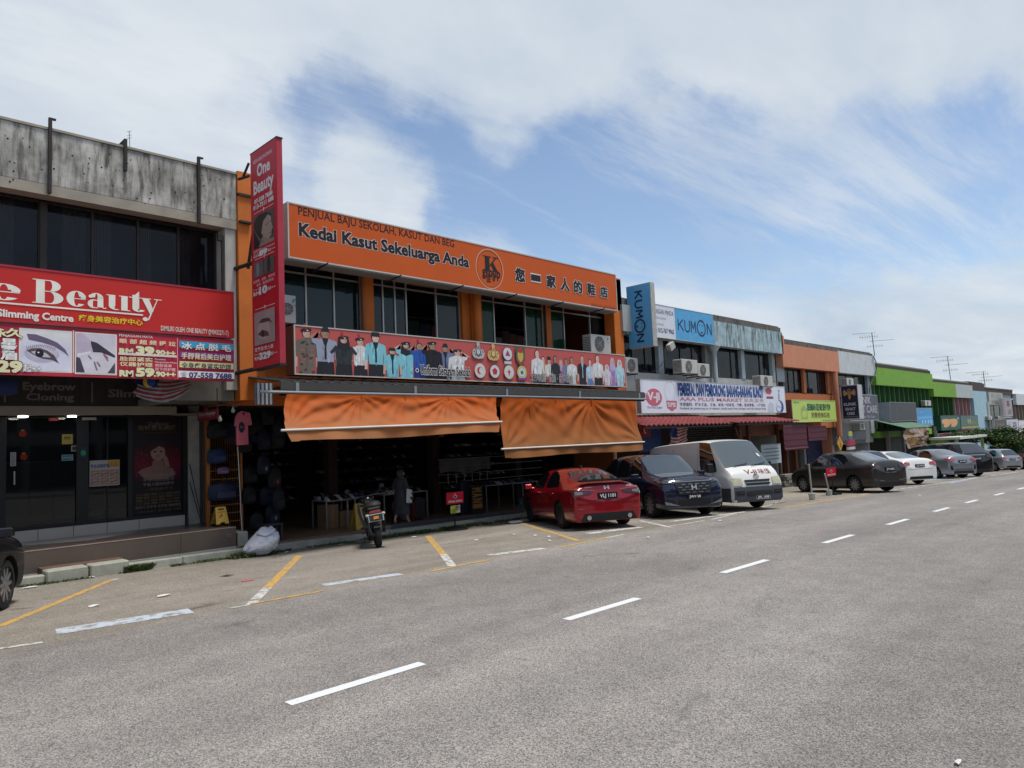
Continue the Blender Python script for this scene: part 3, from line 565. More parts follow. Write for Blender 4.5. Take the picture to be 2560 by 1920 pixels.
for k,(p0,p1) in enumerate((((474,1160),(506,1308)),((474,1206),(503,1306)))):
    t=thing('pole',['thin rusty rod leaning on the peeling pier, the taller one','thin rusty rod leaning on the peeling pier, the shorter one'][k],'rod',onx(*p1,-18.3),'rods leaning on the pier');mb=MB();mb.cyl(onx(p0[0],p0[1],-18.68),onx(*p1,-18.3),.012,n=6);mb.build('shaft',M_steel,t)
mb=MB();mb.box(-18.7,-16.9,5.75,6.0,3.3,3.45);mb.box(-18.7,-16.8,6.1,7.45,3.35,4.6);mb.build('verandah_beam',mat('dim_cement',(.17,.16,.14),.9,var=.2),LB)
t=thing('cable_bundle','tangled cables sagging under the parapet between the two shops','cables',onx(560,1000,-16.9))
for k in range(9):
    a=onx(500+rnd.uniform(-20,60),965+rnd.uniform(0,15),-16.85-rnd.random()*.4);b=onx(600+rnd.uniform(-10,25),1000+rnd.uniform(-12,14),-16.85-rnd.random()*.3);pts=[]
    for i in range(9):f=i/8;q=a.lerp(b,f);q.z-=math.sin(math.pi*f)*rnd.uniform(.05,.25);pts.append(q)
    mb=MB();mb.tube(pts,.008,n=5);mb.build('cable',mat('cable_%d'%(k%3),[(.02,.02,.02),(.25,.24,.22),(.25,.1,.04)][k%3],.5),t)
M_signred=mat('sign_red',(.50,.022,.018),.4,var=.06,vs=1)
def sign_box(name,label,Y0,Y1,Z0,Z1,X,depth,face,side=None,frame=None,fw=.03):
    t=thing(name,label,'sign',(X-depth/2,(Y0+Y1)/2,Z0));mb=MB();mb.box(X-depth,X-.01,Y0+.005,Y1-.005,Z0+.005,Z1-.005);mb.build('box',side or M_whitemetal,t)
    mb=MB();mb.box(X-.008,X,Y0+fw,Y1-fw,Z0+fw,Z1-fw);mb.build('face',face,t)
    if frame:
        mb=MB();q=X+.012;p_=X-depth
        mb.box(X-.03,q,Y0,Y1,Z1-fw,Z1);mb.box(X-.03,q,Y0,Y1,Z0,Z0+fw);mb.box(X-.03,q,Y0,Y0+fw,Z0+fw,Z1-fw);mb.box(X-.03,q,Y1-fw,Y1,Z0+fw,Z1-fw);mb.build('frame',frame,t)
    return t
XB=-16.05
_,Y1,Z0,Z1=span((0,661),(582.6,728.8),(0,804),(587.6,846.4),XB);Y0=-3.2
M_redfr=mat('crimson_trim',(.36,.03,.05),.45)
t=sign_box('shop_sign','wide bright red fascia sign with large cream serif lettering',Y0,Y1,Z0,Z1,XB,.3,M_signred,M_redfr,M_redfr,.035)
p=XP(0,0,XB+.001);cr_=(.78,.74,.66)
def serif(p,ch,u,base,s,col):
    """high-contrast serif letter drawn with stems, hairlines and bowls; s = cap height; returns advance"""
    T=.26*s;h=.035*s;xh=.66*s
    def stem(x,y0,y1,w_=T):p.rect(u+x,base+y0,u+x+w_,base+y1,col)
    def ser(x,y,w_=.38*s):p.rect(u+x,base+y,u+x+w_,base+y+h,col)
    def bowl(cx,cy,rx,ry,t,a0=0,a1=360,thin=None):
        thin=thin or h;n=26;vs=[]
        for i in range(n+1):
            a=R_(a0+(a1-a0)*i/n);c,s_=math.cos(a),math.sin(a);k=abs(c)**1.3;irx,iry=rx-t*k if t<rx else 0,ry-thin-(0)*k
            vs+=[p.pt(u+cx+rx*c,base+cy+ry*s_),p.pt(u+cx+(rx-t)*c,base+cy+(ry-thin)*s_)]
        p.up();p.mb.add(vs,[(2*i,2*i+2,2*i+3,2*i+1) for i in range(n)],0,col)
    if ch=='B':
        stem(.10*s,0,s);ser(0,0,.55*s);ser(0,s-h,.55*s);ser(.3*s,.51*s,.3*s)
        bowl(.50*s,.76*s,.34*s,.24*s,.26*s,-90,90);bowl(.52*s,.265*s,.40*s,.265*s,.28*s,-90,90);return 1.02*s
    if ch=='e':
        bowl(.32*s,xh/2,.32*s,xh/2+.01*s,.24*s,20,320);p.rect(u+.2*s,base+xh*.48,u+.60*s,base+xh*.48+h,col);bowl(.36*s,xh*.60,.25*s,xh*.40,.16*s,-8,90);return.72*s
    if ch=='a':
        stem(.36*s,.05*s,xh*.72,.22*s);bowl(.32*s,xh*.70,.26*s,xh*.31,.21*s,0,180);bowl(.22*s,xh*.28,.22*s,xh*.29,.19*s,60,300);p.rect(u+.24*s,base+xh*.5,u+.38*s,base+xh*.5+h,col);p.rect(u+.22*s,base,u+.38*s,base+h,col);bowl(.62*s,.10*s,.09*s,.10*s,.05*s,180,330);p.ell(u+.11*s,base+xh*.76,.08*s,.07*s,col);return.72*s
    if ch=='u':
        stem(.08*s,.16*s,xh,.23*s);stem(.52*s,0,xh,.23*s);ser(0,xh-h,.3*s);ser(.44*s,xh-h,.3*s);ser(.6*s,0,.24*s);bowl(.33*s,.17*s,.25*s,.17*s,.2*s,180,300);return.88*s
    if ch=='t':
        stem(.12*s,.14*s,xh+.1*s,.23*s);p.poly([(u+.12*s,base+xh),(u+.35*s,base+xh),(u+.35*s,base+xh+.28*s)],col);ser(0,xh-h,.52*s);bowl(.34*s,.15*s,.22*s,.15*s,.19*s,180,340);return.56*s
    if ch=='y':
        p.poly([(u+.06*s,base+xh),(u+.33*s,base+xh),(u+.52*s,base+.12*s),(u+.40*s,base-.10*s)],col);p.poly([(u+.66*s,base+xh),(u+.70*s,base+xh),(u+.34*s,base-.34*s),(u+.29*s,base-.32*s)],col);ser(0,xh-h,.42*s);ser(.54*s,xh-h,.3*s);p.ell(u+.20*s,base-.30*s,.10*s,.09*s,col);return.8*s
zbB=p.P(90,757)[1];sB=p.P(90,697)[1]-zbB
word=[('e',-38,52),('B',81,158),('e',166,215),('a',219,266),('u',266,325),('t',322,362),('y',350,404)]
for ch,px,pe in word:
    yb_=757+(px-82)*.075;u,vv=p.P(px,yb_)
    n0=len(p.mb.v);ue=p.P(pe,757+(pe-82)*.075)[0];serif(p,ch,u,zbB,sB,cr_);k_=(ue-u)/(max(q[1] for q in p.mb.v[n0:])-u);p.mb.v[n0:]=[(q[0],u+(q[1]-u)*k_,q[2]) for q in p.mb.v[n0:]]
u=p.P(-38,752)[0];p.text('On',u-1.25,zbB,u-.08,zbB+sB*1.02,cr_,off=.06)
a,b=p.P(0,762),p.P(357,791);p.rect(a[0]-3,zbB-.115*sB-.02,b[0],zbB-.115*sB+.012,cr_)
def fit(p,t,x0,x1,py,ytop,ybase,col,**k):a,b=p.P(x0,ybase),p.P(x0,ytop);c=p.P(x1,ybase);p.text(t,a[0],a[1],c[0],b[1],col,**k)
fit(p,'Slimming Centre',-7,183,0,772,790,(.75,.72,.66),off=.035)
fit(p,'瘦身美容治疗中心',196,356,0,786,802,(.72,.60,.03),off=.02)
a=p.P(402,826);b=p.P(571,835);p.text('DIMILIKI OLEH: ONE BEAUTY (JM0432271-T)',a[0],a[1],b[0],a[1]+.105,(.66,.6,.55),off=.02)
p.build('lettering',t)
_,Y1,Z0,Z1=span((0,811),(585,848),(0,940),(584,951),XB-.02)
t=sign_box('promotion_sign','crimson price banner with eye photographs below the red fascia sign',Y0,Y1,Z0,Z1,XB-.02,.12,mat('sign_crimson',(.50,.03,.06),.4,var=.05),M_redfr,M_redfr,.02)
p=XP(0,0,XB-.019);yel=(.74,.70,.42);wh=(.78,.76,.74);dk=(.06,.02,.03)
def rr(x0,yT,x1,yB,col):
    a,b=p.P(x0,yT),p.P(x1,yB);p.rect(a[0],b[1],b[0],a[1],col);return a[0],b[1],b[0],a[1]
def imgpanel(x0,yT,x1,yB):
    a,b=p.P(x0,yT),p.P(x1,yB);q=.02;p.rect(a[0]-q,b[1]-q,b[0]+q,a[1]+q,(.74,.70,.62));return a[0],b[1],b[0],a[1]
u0,v0,u1,v1=imgpanel(51,822,177,930);W,H=u1-u0,v1-v0;f=lambda x,y:(u0+W*x,v1-H*y)
for i in range(12):p.rect(*f(0,(i+1)/12),*f(1,i/12),(.60+.015*abs(i-6),.60+.015*abs(i-6),.68+.008*i))
p.ell(*f(.42,.58),.34*W,.22*H,(.46,.43,.54),n=28);p.ell(*f(.44,.54),.30*W,.15*H,(.53,.50,.60),n=28)
p.poly([f(.12,.11),f(.30,.11),f(.52,.19),(f(.72,.28)),f(.88,.44),f(.96,.62),f(.86,.52),f(.66,.38),f(.42,.30),f(.16,.25)],(.15,.11,.19))
p.poly([f(.12,.52),f(.22,.46),f(.38,.44),f(.52,.49),f(.66,.60),f(.76,.80),f(.62,.72),f(.44,.70),f(.26,.62)],(.10,.07,.09));p.poly([f(.20,.54),f(.34,.50),f(.50,.56),f(.60,.66),f(.46,.66),f(.30,.62)],(.50,.47,.52))
p.ell(*f(.37,.57),.085*W,.10*H,(.02,.02,.025));p.ell(*f(.35,.55),.02*W,.02*H,(.7,.7,.7),n=10)
for i in range(16):x=.14+.034*i;yb_=.50-.07*math.sin(i/15*3);p.line([f(x,yb_),f(x-.03+.005*i,yb_-.09)],.006,(.12,.08,.1))
a,b=p.P(182,826),p.P(184.5,932);p.rect(a[0],b[1],b[0],a[1],(.72,.62,.58))
u0,v0,u1,v1=imgpanel(190,832,289,936);W,H=u1-u0,v1-v0
for i in range(10):p.rect(*f(0,(i+1)/10),*f(1,i/10),(.56+.01*i,.53+.01*i,.60+.008*i))
p.poly([f(.36,.18),f(.52,.22),f(.98,.52),f(.98,.58),f(.62,.46),f(.40,.46)],(.05,.045,.06));p.poly([f(.0,.0),f(.16,.0),f(.34,.16),f(.42,.46),f(.3,.5),f(.0,.62)],(.50,.42,.52));p.poly([f(0,.60),f(.1,.62),f(.22,.98),f(0,.98)],(.07,.06,.09))
p.poly([f(.98,.70),f(.84,.90),f(.78,.98),f(.98,.98)],(.08,.07,.09));p.poly([f(.02,.52),f(.36,.44),f(.38,.48),f(.04,.60)],(.70,.68,.72))
for q in(((.45,.70),(.52,.92)),((.52,.70),(.60,.82)),((.30,.55),(.38,.64)),((.70,.52),(.80,.66))):p.line([f(*q[0]),f(*q[1])],.03,(.26,.17,.24))
p.line([f(.68,.49),f(.80,.60)],.03,(.42,.10,.2))
p.ptext('永',-24,843,22,843,820,yel,off=.03,out=dk,full=True);p.ptext('久',14,843,56,845,820,yel,off=.03,out=dk,full=True)
for i,ch in enumerate('星雾眉'):a,b=p.P(1,864+i*17.5),p.P(42,848+i*17.5);p.text(ch,a[0],a[1],b[0],b[1],wh,off=.03,out=dk,full=True)
a,b=p.P(-30,928),p.P(54,904);p.text('129',a[0],a[1],b[0],b[1],yel,off=.05,out=dk);a,b=p.P(57,930),p.P(102,912);p.text('起++',a[0],a[1],b[0],b[1],wh,off=.02,out=dk)
def T(t_,x0,x1,yt,yb_,col,**k):a,b=p.P(x0,yb_),p.P(x1,yt);c=p.P(x0,yt);p.text(t_,a[0],a[1],b[0],c[1],col,**k)
T('PENJAGAAN MATA',297,381,835,841,wh);T('眼 部 超 频 提 拉',298,438,846,858,yel,off=.02);T('RM',298,331,871,885,yel,off=.06,out=dk);T('39',340,383,866,885,yel,off=.06,out=dk);T('.90++',384,437,875,887,yel,off=.05,out=dk)
p.prect(295,887,441,889,(.72,.62,.58));T('脸部紧实',298,380,891,902,yel,off=.02);T('仪器护理',298,380,904,915,yel,off=.02);T('Peralatan',386,413,896,900,wh);T('Mengetatkan Muka',386,440,903,907,wh);T('颈部或者',386,428,910,917,wh);T('双下巴护理',386,437,919,927,wh)
T('RM',298,331,926,940,yel,off=.06,out=dk);T('59',340,383,920,940,yel,off=.06,out=dk);T('.90++',384,437,929,941,yel,off=.05,out=dk)
p.prect(441.5,845,443,948,(.72,.62,.58))
cells=[(852,876,(.05,.33,.52),'冰 点 脱 毛',wh),(878,900,(.22,.04,.24),'手脚背后美白护理',yel),(903,924,(.66,.62,.30),'全身瘦身紧实护理',(.06,.05,.12)),(927,948,wh,'07-558 7688',(.05,.06,.2))]
for yt,yb_,c,s_,tcx in cells:
    p.prect(447 if c!=wh else 444,yt,582 if c!=wh else 584,yb_,c)
    if s_[0]=='0':T(s_,471,577,yt+4,yb_-4,tcx,off=.04);T('☎',450,465,yt+3,yb_-3,tcx,full=True)
    else:T(s_,452,576,yt+3,yb_-3,tcx,off=.02)
p.build('print',t)
fl=thing('flag','Malaysian striped flag hanging under the crimson price banner','flag',onx(410,960,-16.6))
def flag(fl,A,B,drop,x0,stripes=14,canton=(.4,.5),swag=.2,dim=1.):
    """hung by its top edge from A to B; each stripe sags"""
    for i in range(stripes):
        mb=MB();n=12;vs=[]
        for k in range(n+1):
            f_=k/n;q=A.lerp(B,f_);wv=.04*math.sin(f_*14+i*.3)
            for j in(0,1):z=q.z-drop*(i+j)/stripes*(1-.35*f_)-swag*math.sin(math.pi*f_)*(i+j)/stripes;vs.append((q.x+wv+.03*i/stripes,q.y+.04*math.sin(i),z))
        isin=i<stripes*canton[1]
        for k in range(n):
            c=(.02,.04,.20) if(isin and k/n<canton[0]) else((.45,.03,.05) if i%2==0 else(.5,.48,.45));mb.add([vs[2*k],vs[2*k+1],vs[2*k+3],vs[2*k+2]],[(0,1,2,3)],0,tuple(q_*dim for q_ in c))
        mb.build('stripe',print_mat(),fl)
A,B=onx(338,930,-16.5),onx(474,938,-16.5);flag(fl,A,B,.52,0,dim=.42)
p=XP(0,0,-16.38);c=p.P(372,955);p.ell(c[0],c[1],.12,.12,(.42,.32,.03),n=16);p.ell(c[0]+.05,c[1],.09,.1,(.02,.04,.2),n=16);p.build('moon_emblem',fl)
fl2=thing('flag','dark blue flag edge hanging at the far left under the price banner','flag',onx(15,960,-16.6));mb=MB();a,b=onx(-60,945,-16.6),onx(44,985,-16.6);mb.quad((a.x,a.y,a.z),(b.x,b.y,a.z),(b.x,b.y,b.z),(a.x,a.y,b.z-.1),col=(.01,.015,.06));mb.build('cloth',print_mat(),fl2)
a,b=ony(493,1045,7.15),ony(542,1019,7.15);hs=thing('hanging_sign','small dark red hanging board in front of the folded grille','sign',a)
y_=6.9;a,b=ony(494,1050,y_),ony(542,1024,y_);mb=MB();mb.prism([(a.x,y_,a.z-.03),(b.x,y_,a.z-.03),(b.x,y_,b.z+.02),(a.x,y_,b.z+.02)],(0,.04,0),col=(.16,.015,.025));mb.build('board',print_mat(),hs)
p=YP(0,0,y_-.001);p.text('One Beauty',a.x+.06,(a.z+b.z)/2,b.x-.06,b.z-.02,(.4,.36,.34),off=.02);p.text('BEAUTYCENTRE',a.x+.1,a.z+.04,b.x-.1,a.z+.09,(.3,.2,.2));p.build('lettering',hs)
mb=MB();mb.cyl((b.x-.02,y_+.02,b.z),(b.x-.02,y_+.02,b.z+.5),.012,n=6);mb.cyl((a.x+.05,y_+.02,b.z),(a.x+.05,y_+.02,b.z+.5),.012,n=6);mb.build('hanger',M_steel,hs)
YS=7.35
TLx,TR,BR,BL_=ony(619,392,YS),ony(681.5,350,YS),ony(708.5,907,YS),ony(640.5,919,YS)
x0,x1=(TLx.x+BL_.x)/2,(TR.x+BR.x)/2;z1,z0=(TLx.z+TR.z)/2,(BL_.z+BR.z)/2
ps=thing('pole_sign','tall narrow crimson vertical sign sticking out from the orange wall edge','sign',((x0+x1)/2,YS,z0))
mb=MB();mb.box(x0,x1,YS+.003,YS+.14,z0,z1);mb.build('box',M_redfr,ps);mb=MB();mb.box(x0-.02,x1+.02,YS-.004,YS+.15,z1,z1+.03);mb.box(x0-.02,x1+.02,YS-.004,YS+.15,z0-.05,z0);mb.build('frame',mat('black_steel',(.02,.02,.02),.5),ps)
p=YP(0,0,YS);W,H=x1-x0,z1-z0;uv=lambda fx,fy:(x0+W*fx,z1-H*fy);wt=(.68,.64,.62);p.rect(x0,z0,x1,z1,(.48,.018,.03))
p.text('KEDAI KECANTIKAN',*uv(.12,.055),*uv(.84,.038),wt);p.text('One',*uv(.26,.125),*uv(.76,.068),wt,off=.03);p.text('Beauty',*uv(.12,.20),*uv(.88,.14),wt,off=.03)
p.text('07-558 7688',*uv(.14,.245),*uv(.84,.225),wt,off=.04);p.text('013-7311 688',*uv(.10,.272),*uv(.88,.252),wt,off=.04)
def orn(fy):p.line([uv(.12,fy),uv(.45,fy),uv(.5,fy-.006),uv(.55,fy),uv(.88,fy)],.012,wt);p.ell(*uv(.5,fy),.02,.05,wt,n=8)
for fy in(.29,.505,.735):orn(fy)
p.rect(*uv(.10,.455),*uv(.88,.305),(.09,.08,.075));p.poly([uv(.10,.44),uv(.12,.33),uv(.30,.305),(uv(.60,.31)),uv(.80,.33),uv(.84,.42),uv(.62,.455),uv(.12,.455)],(.035,.028,.026))
p.poly([uv(.48,.345),uv(.66,.325),uv(.78,.34),uv(.80,.37),uv(.84,.395),uv(.79,.405),uv(.79,.425),uv(.66,.438),uv(.52,.42),uv(.40,.395)],(.36,.26,.21));p.poly([uv(.30,.455),uv(.46,.41),uv(.62,.435),uv(.88,.44),uv(.88,.455)],(.30,.21,.17))
p.line([uv(.58,.368),uv(.67,.366)],.02,(.05,.03,.03));p.line([uv(.74,.364),uv(.79,.362)],.02,(.05,.03,.03));p.line([uv(.70,.415),uv(.78,.413)],.02,(.2,.08,.08))
for k in range(6):p.line([uv(.12+.03*k,.36+.01*k),uv(.36+.03*k,.44)],.012,(.16,.14,.13))
p.text('脸部护理 Facial Treatment',*uv(.10,.475),*uv(.90,.461),wt);p.text('From',*uv(.1,.487),*uv(.30,.478),wt);p.text('RM',*uv(.1,.496),*uv(.3,.4885),wt,off=.03);p.text('89',*uv(.32,.497),*uv(.62,.474),wt,off=.06);p.text('起++',*uv(.65,.495),*uv(.92,.482),wt,off=.01)
p.rect(*uv(.10,.59),*uv(.47,.52),(.13,.125,.12));p.rect(*uv(.49,.59),*uv(.88,.52),(.12,.095,.085));p.ell(*uv(.25,.555),.08,.16,(.22,.22,.22));p.ell(*uv(.68,.55),.08,.2,(.05,.04,.04))
for k in range(14):p.ell(*uv(rnd.uniform(.12,.86),rnd.uniform(.525,.585)),.012,.014,(.25,.17,.15) if k%2 else(.03,.03,.03),n=6)
p.text('去除痣、肉粒、老年斑',*uv(.08,.614),*uv(.90,.60),wt);p.text('雀斑、脂肪粒等等',*uv(.2,.632),*uv(.85,.619),wt);p.text('From',*uv(.08,.648),*uv(.28,.641),wt);p.text('RM',*uv(.08,.672),*uv(.30,.655),wt,off=.03);p.text('10',*uv(.32,.672),*uv(.60,.64),wt,off=.06);p.text('起++',*uv(.62,.668),*uv(.92,.652),wt,off=.01)
p.rect(*uv(.1,.90),*uv(.88,.75),(.30,.25,.24));p.ell(*uv(.45,.84),.3,.2,(.38,.31,.29));p.poly([uv(.26,.80),uv(.40,.785),uv(.66,.79),uv(.80,.82),uv(.66,.805),uv(.42,.805)],(.06,.045,.05));p.poly([uv(.22,.85),uv(.40,.835),uv(.62,.85),uv(.66,.87),uv(.40,.868)],(.08,.06,.06));p.ell(*uv(.42,.853),.05,.07,(.015,.012,.012))
p.text('星雾眉/男士眉',*uv(.10,.928),*uv(.80,.91),wt,off=.01);p.text('From',*uv(.1,.944),*uv(.28,.936),wt);p.text('RM',*uv(.1,.966),*uv(.28,.951),wt,off=.03);p.text('329',*uv(.29,.966),*uv(.70,.938),wt,off=.06);p.text('起++',*uv(.71,.958),*uv(.95,.944),wt,off=.01)
p.build('print',ps)
mb=MB()
for(ax,ay),(bx,by) in(((545,990-380),(640,600)),):mb.cyl(ony(583,673,YS+.1),ony(640,655,YS+.1),.05,n=8);mb.cyl(ony(620,672,YS+.1),ony(636,560,YS+.1),.04,n=8);mb.cyl(ony(590,933,YS+.1),ony(640,922,YS+.1),.05,n=8);mb.cyl(ony(597,448,YS+.1),ony(622,440,YS+.1),.035,n=8);mb.cyl(ony(607,445,YS+.1),ony(622,408,YS+.1),.03,n=8)
mb.build('bracket',M_steel,ps)
# ORANGE BUILDING (shoe and school uniform shop)
M_or=mat('orange_paint',(.50,.135,.022),.7,var=.14,vs=1.2,streak=.18,dirt=(.22,.07,.02),dscale=.6)
M_or2=mat('orange_paint_shaded_side',(.50,.15,.03),.7,var=.14,vs=1.2,streak=.25,dirt=(.2,.09,.03))
YK0,YK1=7.49,22.95
KB=thing('shop_building','bright orange two storey shophouse with the very long orange sign','shophouse',(-18,15,-.1))
XWK=-17.1
zkt=onx(1544,699,-16.5).z;zsoff=onx(930,700,XWK).z+.12
mb=MB();mb.box(-17.0,-16.5,YK0+.42,YK1,zsoff,zkt);mb.build('parapet',M_or,KB)
mb=MB();zpl=onx(600,428,-16.55).z;mb.box(-17.4,-16.55,YK0,YK0+.42,3.35,zpl);mb.build('party_pier',M_or,KB)
mb=MB();mb.box(-16.6,-16.46,YK0+.01,YK0+.30,zpl-1.3,zpl-1.25);mb.box(-16.7,-16.50,YK0+.0,YK0+.40,zpl-.62,zpl-.56);mb.build('pier_ledge',M_steel,KB)
mb=MB();mb.box(-17.4,-16.5,YK1-.55,YK1,3.2,zkt+.05);mb.build('end_pier',M_or,KB)
mb=MB();mb.box(XWK-.2,XWK+.12,YK0,YK1,3.25,4.62);mb.box(-17.4,-16.95,YK0+.42,YK1-.3,zsoff-.02,zsoff+.25);mb.build('spandrel',M_or,KB)
mb=MB();mb.box(-29.9,-17.1,YK0+.05,YK1,8.0,8.15);mb.box(-30,-29.8,YK0,YK1,-.6,8.1);mb.box(-24,-17.2,YK1-.15,YK1,-.6,8.4);mb.box(-27.2,-17.0,YK0+.02,YK0+.12,3.3,8.1);mb.box(-27.2,-18.7,YK0+.02,YK0+.12,-.3,3.3);mb.build('wall',mat('orange_side_wall',(.3,.1,.03),.8),KB)
mb=MB();mb.quad((-17.0,YK0+.5,zkt-.1),(-17.0,YK1,zkt-.1),(-30,YK1,zkt+.1),(-30,YK0+.5,zkt+.1));mb.build('roof',M_roof,KB)
mb=MB();mb.box(-29.7,XWK-.1,YK0+.1,YK1-.1,3.3,3.5);mb.box(-21.0,-20.9,YK0+.1,YK1-.1,3.5,8.0);mb.build('inner_floor',mat('dark_inner',(.03,.03,.03),.9),KB)
py=740
Ys=[onx(q,760,XWK).y for q in(615,900.7,931,1147,1199,1356,1371,1507)]
zw0,zw1=4.66,zsoff;ztr=onx(929,710,XWK).z
Gt,Gd,Gg=M_glass_tl,None,mat('green_tinted_glass',(.01,.045,.025),.06,var=0,alpha=.75)
win_row(KB,[615,690,765,835,900.7],760,XWK,zw0,zw1,[Gt,Gt,Gt,Gt],M_frame_al,ztr,.045)
win_row(KB,[931,957,987,1015,1090,1147],760,XWK,zw0,zw1,[Gt,Gt,Gt,None,Gt],M_frame_al,ztr,.045)
win_row(KB,[1200,1235,1313,1356],800,XWK,zw0,zw1,[Gg,None,Gg],M_frame_al,ztr,.045)
win_row(KB,[1371,1409,1474,1507],800,XWK,zw0,zw1,[Gg,None,M_glass_dk],M_frame_al,ztr,.045)
for a,b in((Ys[1]+.03,Ys[2]-.03),(Ys[3]+.03,Ys[4]-.03),(Ys[5]+.03,Ys[6]-.03),(Ys[7]+.03,YK1-.55)):
    mb=MB();mb.box(XWK-.25,XWK+.12,a,b,4.62,zsoff);mb.build('pillar',M_or,KB)
def pipe(parent,px,pyt,X,z0,r,m,hop=0):
    y=onx(px,pyt,X).y;mb=MB();mb.cyl((X,y,z0),(X,y,zsoff),r,n=12)
    for z in(z0+.5,(z0+zsoff)/2,zsoff-.4):mb.cyl((X,y,z),(X,y,z+.05),r*1.12,n=12)
    if hop:mb.lathe((X,y,zsoff-.15),[(r,0),(r*1.3,.1),(r*1.3,.15)],n=12)
    mb.build('downpipe',m,parent)
pipe(KB,909,760,XWK+.2,3.3,.05,mat('old_orange_pipe',(.3,.1,.03),.6));pipe(KB,1192,780,XWK+.32,3.3,.14,M_or,1);pipe(KB,1180,780,XWK+.2,3.3,.04,M_or);pipe(KB,1363,800,XWK+.2,3.3,.04,M_steel)
st=thing('tub_stack','stack of red plastic tubs behind the open upper window','tubs',onx(1068,820,-17.7))
c=onx(1068,825,-17.8)
for i in range(7):mb=MB();mb.lathe((c.x,c.y,4.55+.12*i),[(.22,0),(.31,.19),(.34,.2),(.34,.22)],n=18);mb.build('tub',mat('red_plastic',(.5,.02,.015),.4),st,smooth=True)
for px,py_,r,lb in((1286,868,.25,'white plastic bundle on the sill of the third orange building window'),(1432,872,.42,'pale crumpled plastic bundle on the sill of the last orange building window')):
    c=onx(px,py_,-17.6);t=thing('plastic_bundle',lb,'bundle',c);bm=bmesh.new();bmesh.ops.create_icosphere(bm,subdivisions=3,radius=r);rn=random.Random(px)
    for v in bm.verts:n_=v.co.normalized();v.co*=1+.2*math.sin(n_.x*7+n_.z*5)*math.cos(n_.y*9);v.co.z*=.7
    me=bpy.data.meshes.new('wrap');bm.to_mesh(me);bm.free();me.materials.append(mat('cloudy_plastic',(.45,.45,.44),.3,var=.2,vs=8));o=bpy.data.objects.new('wrap',me);COL.objects.link(o);o.location=(c.x,c.y,4.66+r*.5);o.parent=t;o.matrix_parent_inverse=Matrix.Translation(-Vector(c))
sh=thing('stock_shelf','dim stock shelf with folded goods behind the open upper windows','shelf',(-18.9,16,3.5))
for z in(4.5,5.1,5.7,6.3):mb=MB();mb.box(-19.4,-18.7,12,21.5,z,z+.03);mb.build('shelf_board',mat('shelf_grey',(.15,.14,.13),.7),sh)
mb=MB();rn=random.Random(2)
for z in(4.53,5.13,5.73):
    y=12.1
    while y<21.3:ww=rn.uniform(.2,.5);c_=rn.choice([(.25,.05,.04),(.05,.06,.12),(.2,.2,.2),(.12,.05,.04),(.3,.28,.25),(.05,.09,.07)]);mb.box(-19.3,-18.75,y,y+ww-.03,z,z+rn.uniform(.2,.5),col=c_);y+=ww
props(mb.build('stock',print_mat(),sh),kind='stuff')
XO=-15.85
Y0,Y1,Z0,Z1=span((717.7,496),(1539.8,691.2),(720,639.8),(1543.6,781),XO)
Y0=(onx(717.7,496,XO).y+onx(720,639.8,XO).y)/2
M_sor=mat('sign_orange',(.50,.082,.006),.5,var=.07,vs=.8)
KS=sign_box('shop_sign','very long orange rooftop sign with black lettering and a round emblem',Y0,Y1,Z0,Z1,XO,.5,M_sor,mat('sign_side_grey',(.42,.38,.35),.5,streak=.2),M_whitemetal,.035)
mb=MB()
for k in range(6):
    y=Y0+1+(Y1-Y0-2)*k/5;mb.cyl((XO+.15,y,Z0-.02),(XO-.6,y,Z0-.10),.02,n=6);mb.cyl((XO-.5,y,Z0+.3),(-17,y,Z0+.3),.025,n=6)
mb.build('strut',M_steel,KS)
mb=MB();mb.box(XO-.55,XO-.02,Y0,Y1,Z0-.03,Z0);mb.build('underside',mat('sign_underside',(.25,.24,.23),.5),KS)
p=XP(0,0,XO+.001);bk=(.022,.018,.02);wl=(.62,.60,.58)
def PX(t_,xa,ya,xb,top,col,**k):a=p.P(xa,ya);b=p.P(xb,ya+(xb-xa)*.2);c=p.P(xa,top);p.text(t_,a[0],a[1],b[0],c[1],col,**k)
PX('PENJUAL BAJU SEKOLAH, KASUT DAN BEG',580+490/2.962,340+580/2.962,580+1645/2.962,340+520/2.962,bk,off=.012)
PX('Kedai Kasut Sekeluarga Anda',580+498/2.962,340+735/2.962,580+1755/2.962,340+640/2.962,bk,off=.04,out=wl,outw=.022)
c=p.P(1100+430/3.456,480+665/3.456);r1=(p.P(1100+550/3.456,670)[0]-p.P(1100+310/3.456,670)[0])/2;r2=(p.P(1224,480+495/3.456)[1]-p.P(1224,480+840/3.456)[1])/2;pk=(.62,.28,.18)
p.ring(c[0],c[1],r1,r2,.04,pk,48);p.ring(c[0],c[1],r1*.92,r2*.92,.02,(.25,.06,.01),48)
k0,k1=p.P(1100+375/3.456,480+690/3.456)[0],p.P(1100+505/3.456,680)[0];kb,kt=p.P(1224,480+682/3.456)[1],p.P(1212,480+548/3.456)[1];W,H=k1-k0,kt-kb
q=lambda x,y:(k0+W*x,kb+H*y)
for pol in([q(.12,0),q(.42,0),q(.42,1),q(.12,1)],[q(.0,0),q(.54,0),q(.54,.06),q(0,.06)],[q(0,.94),q(.54,.94),q(.54,1),q(0,1)],[q(.40,.36),q(.78,.95),q(.88,.95),q(.42,.28)],[q(.48,.48),q(.62,.70),q(.96,.05),q(.66,.05)],[q(.60,0),q(1.02,0),q(1.02,.06),q(.60,.06)],[q(.64,.94),q(1.,.94),q(1.,1),q(.64,1)]):p.poly(pol,bk)
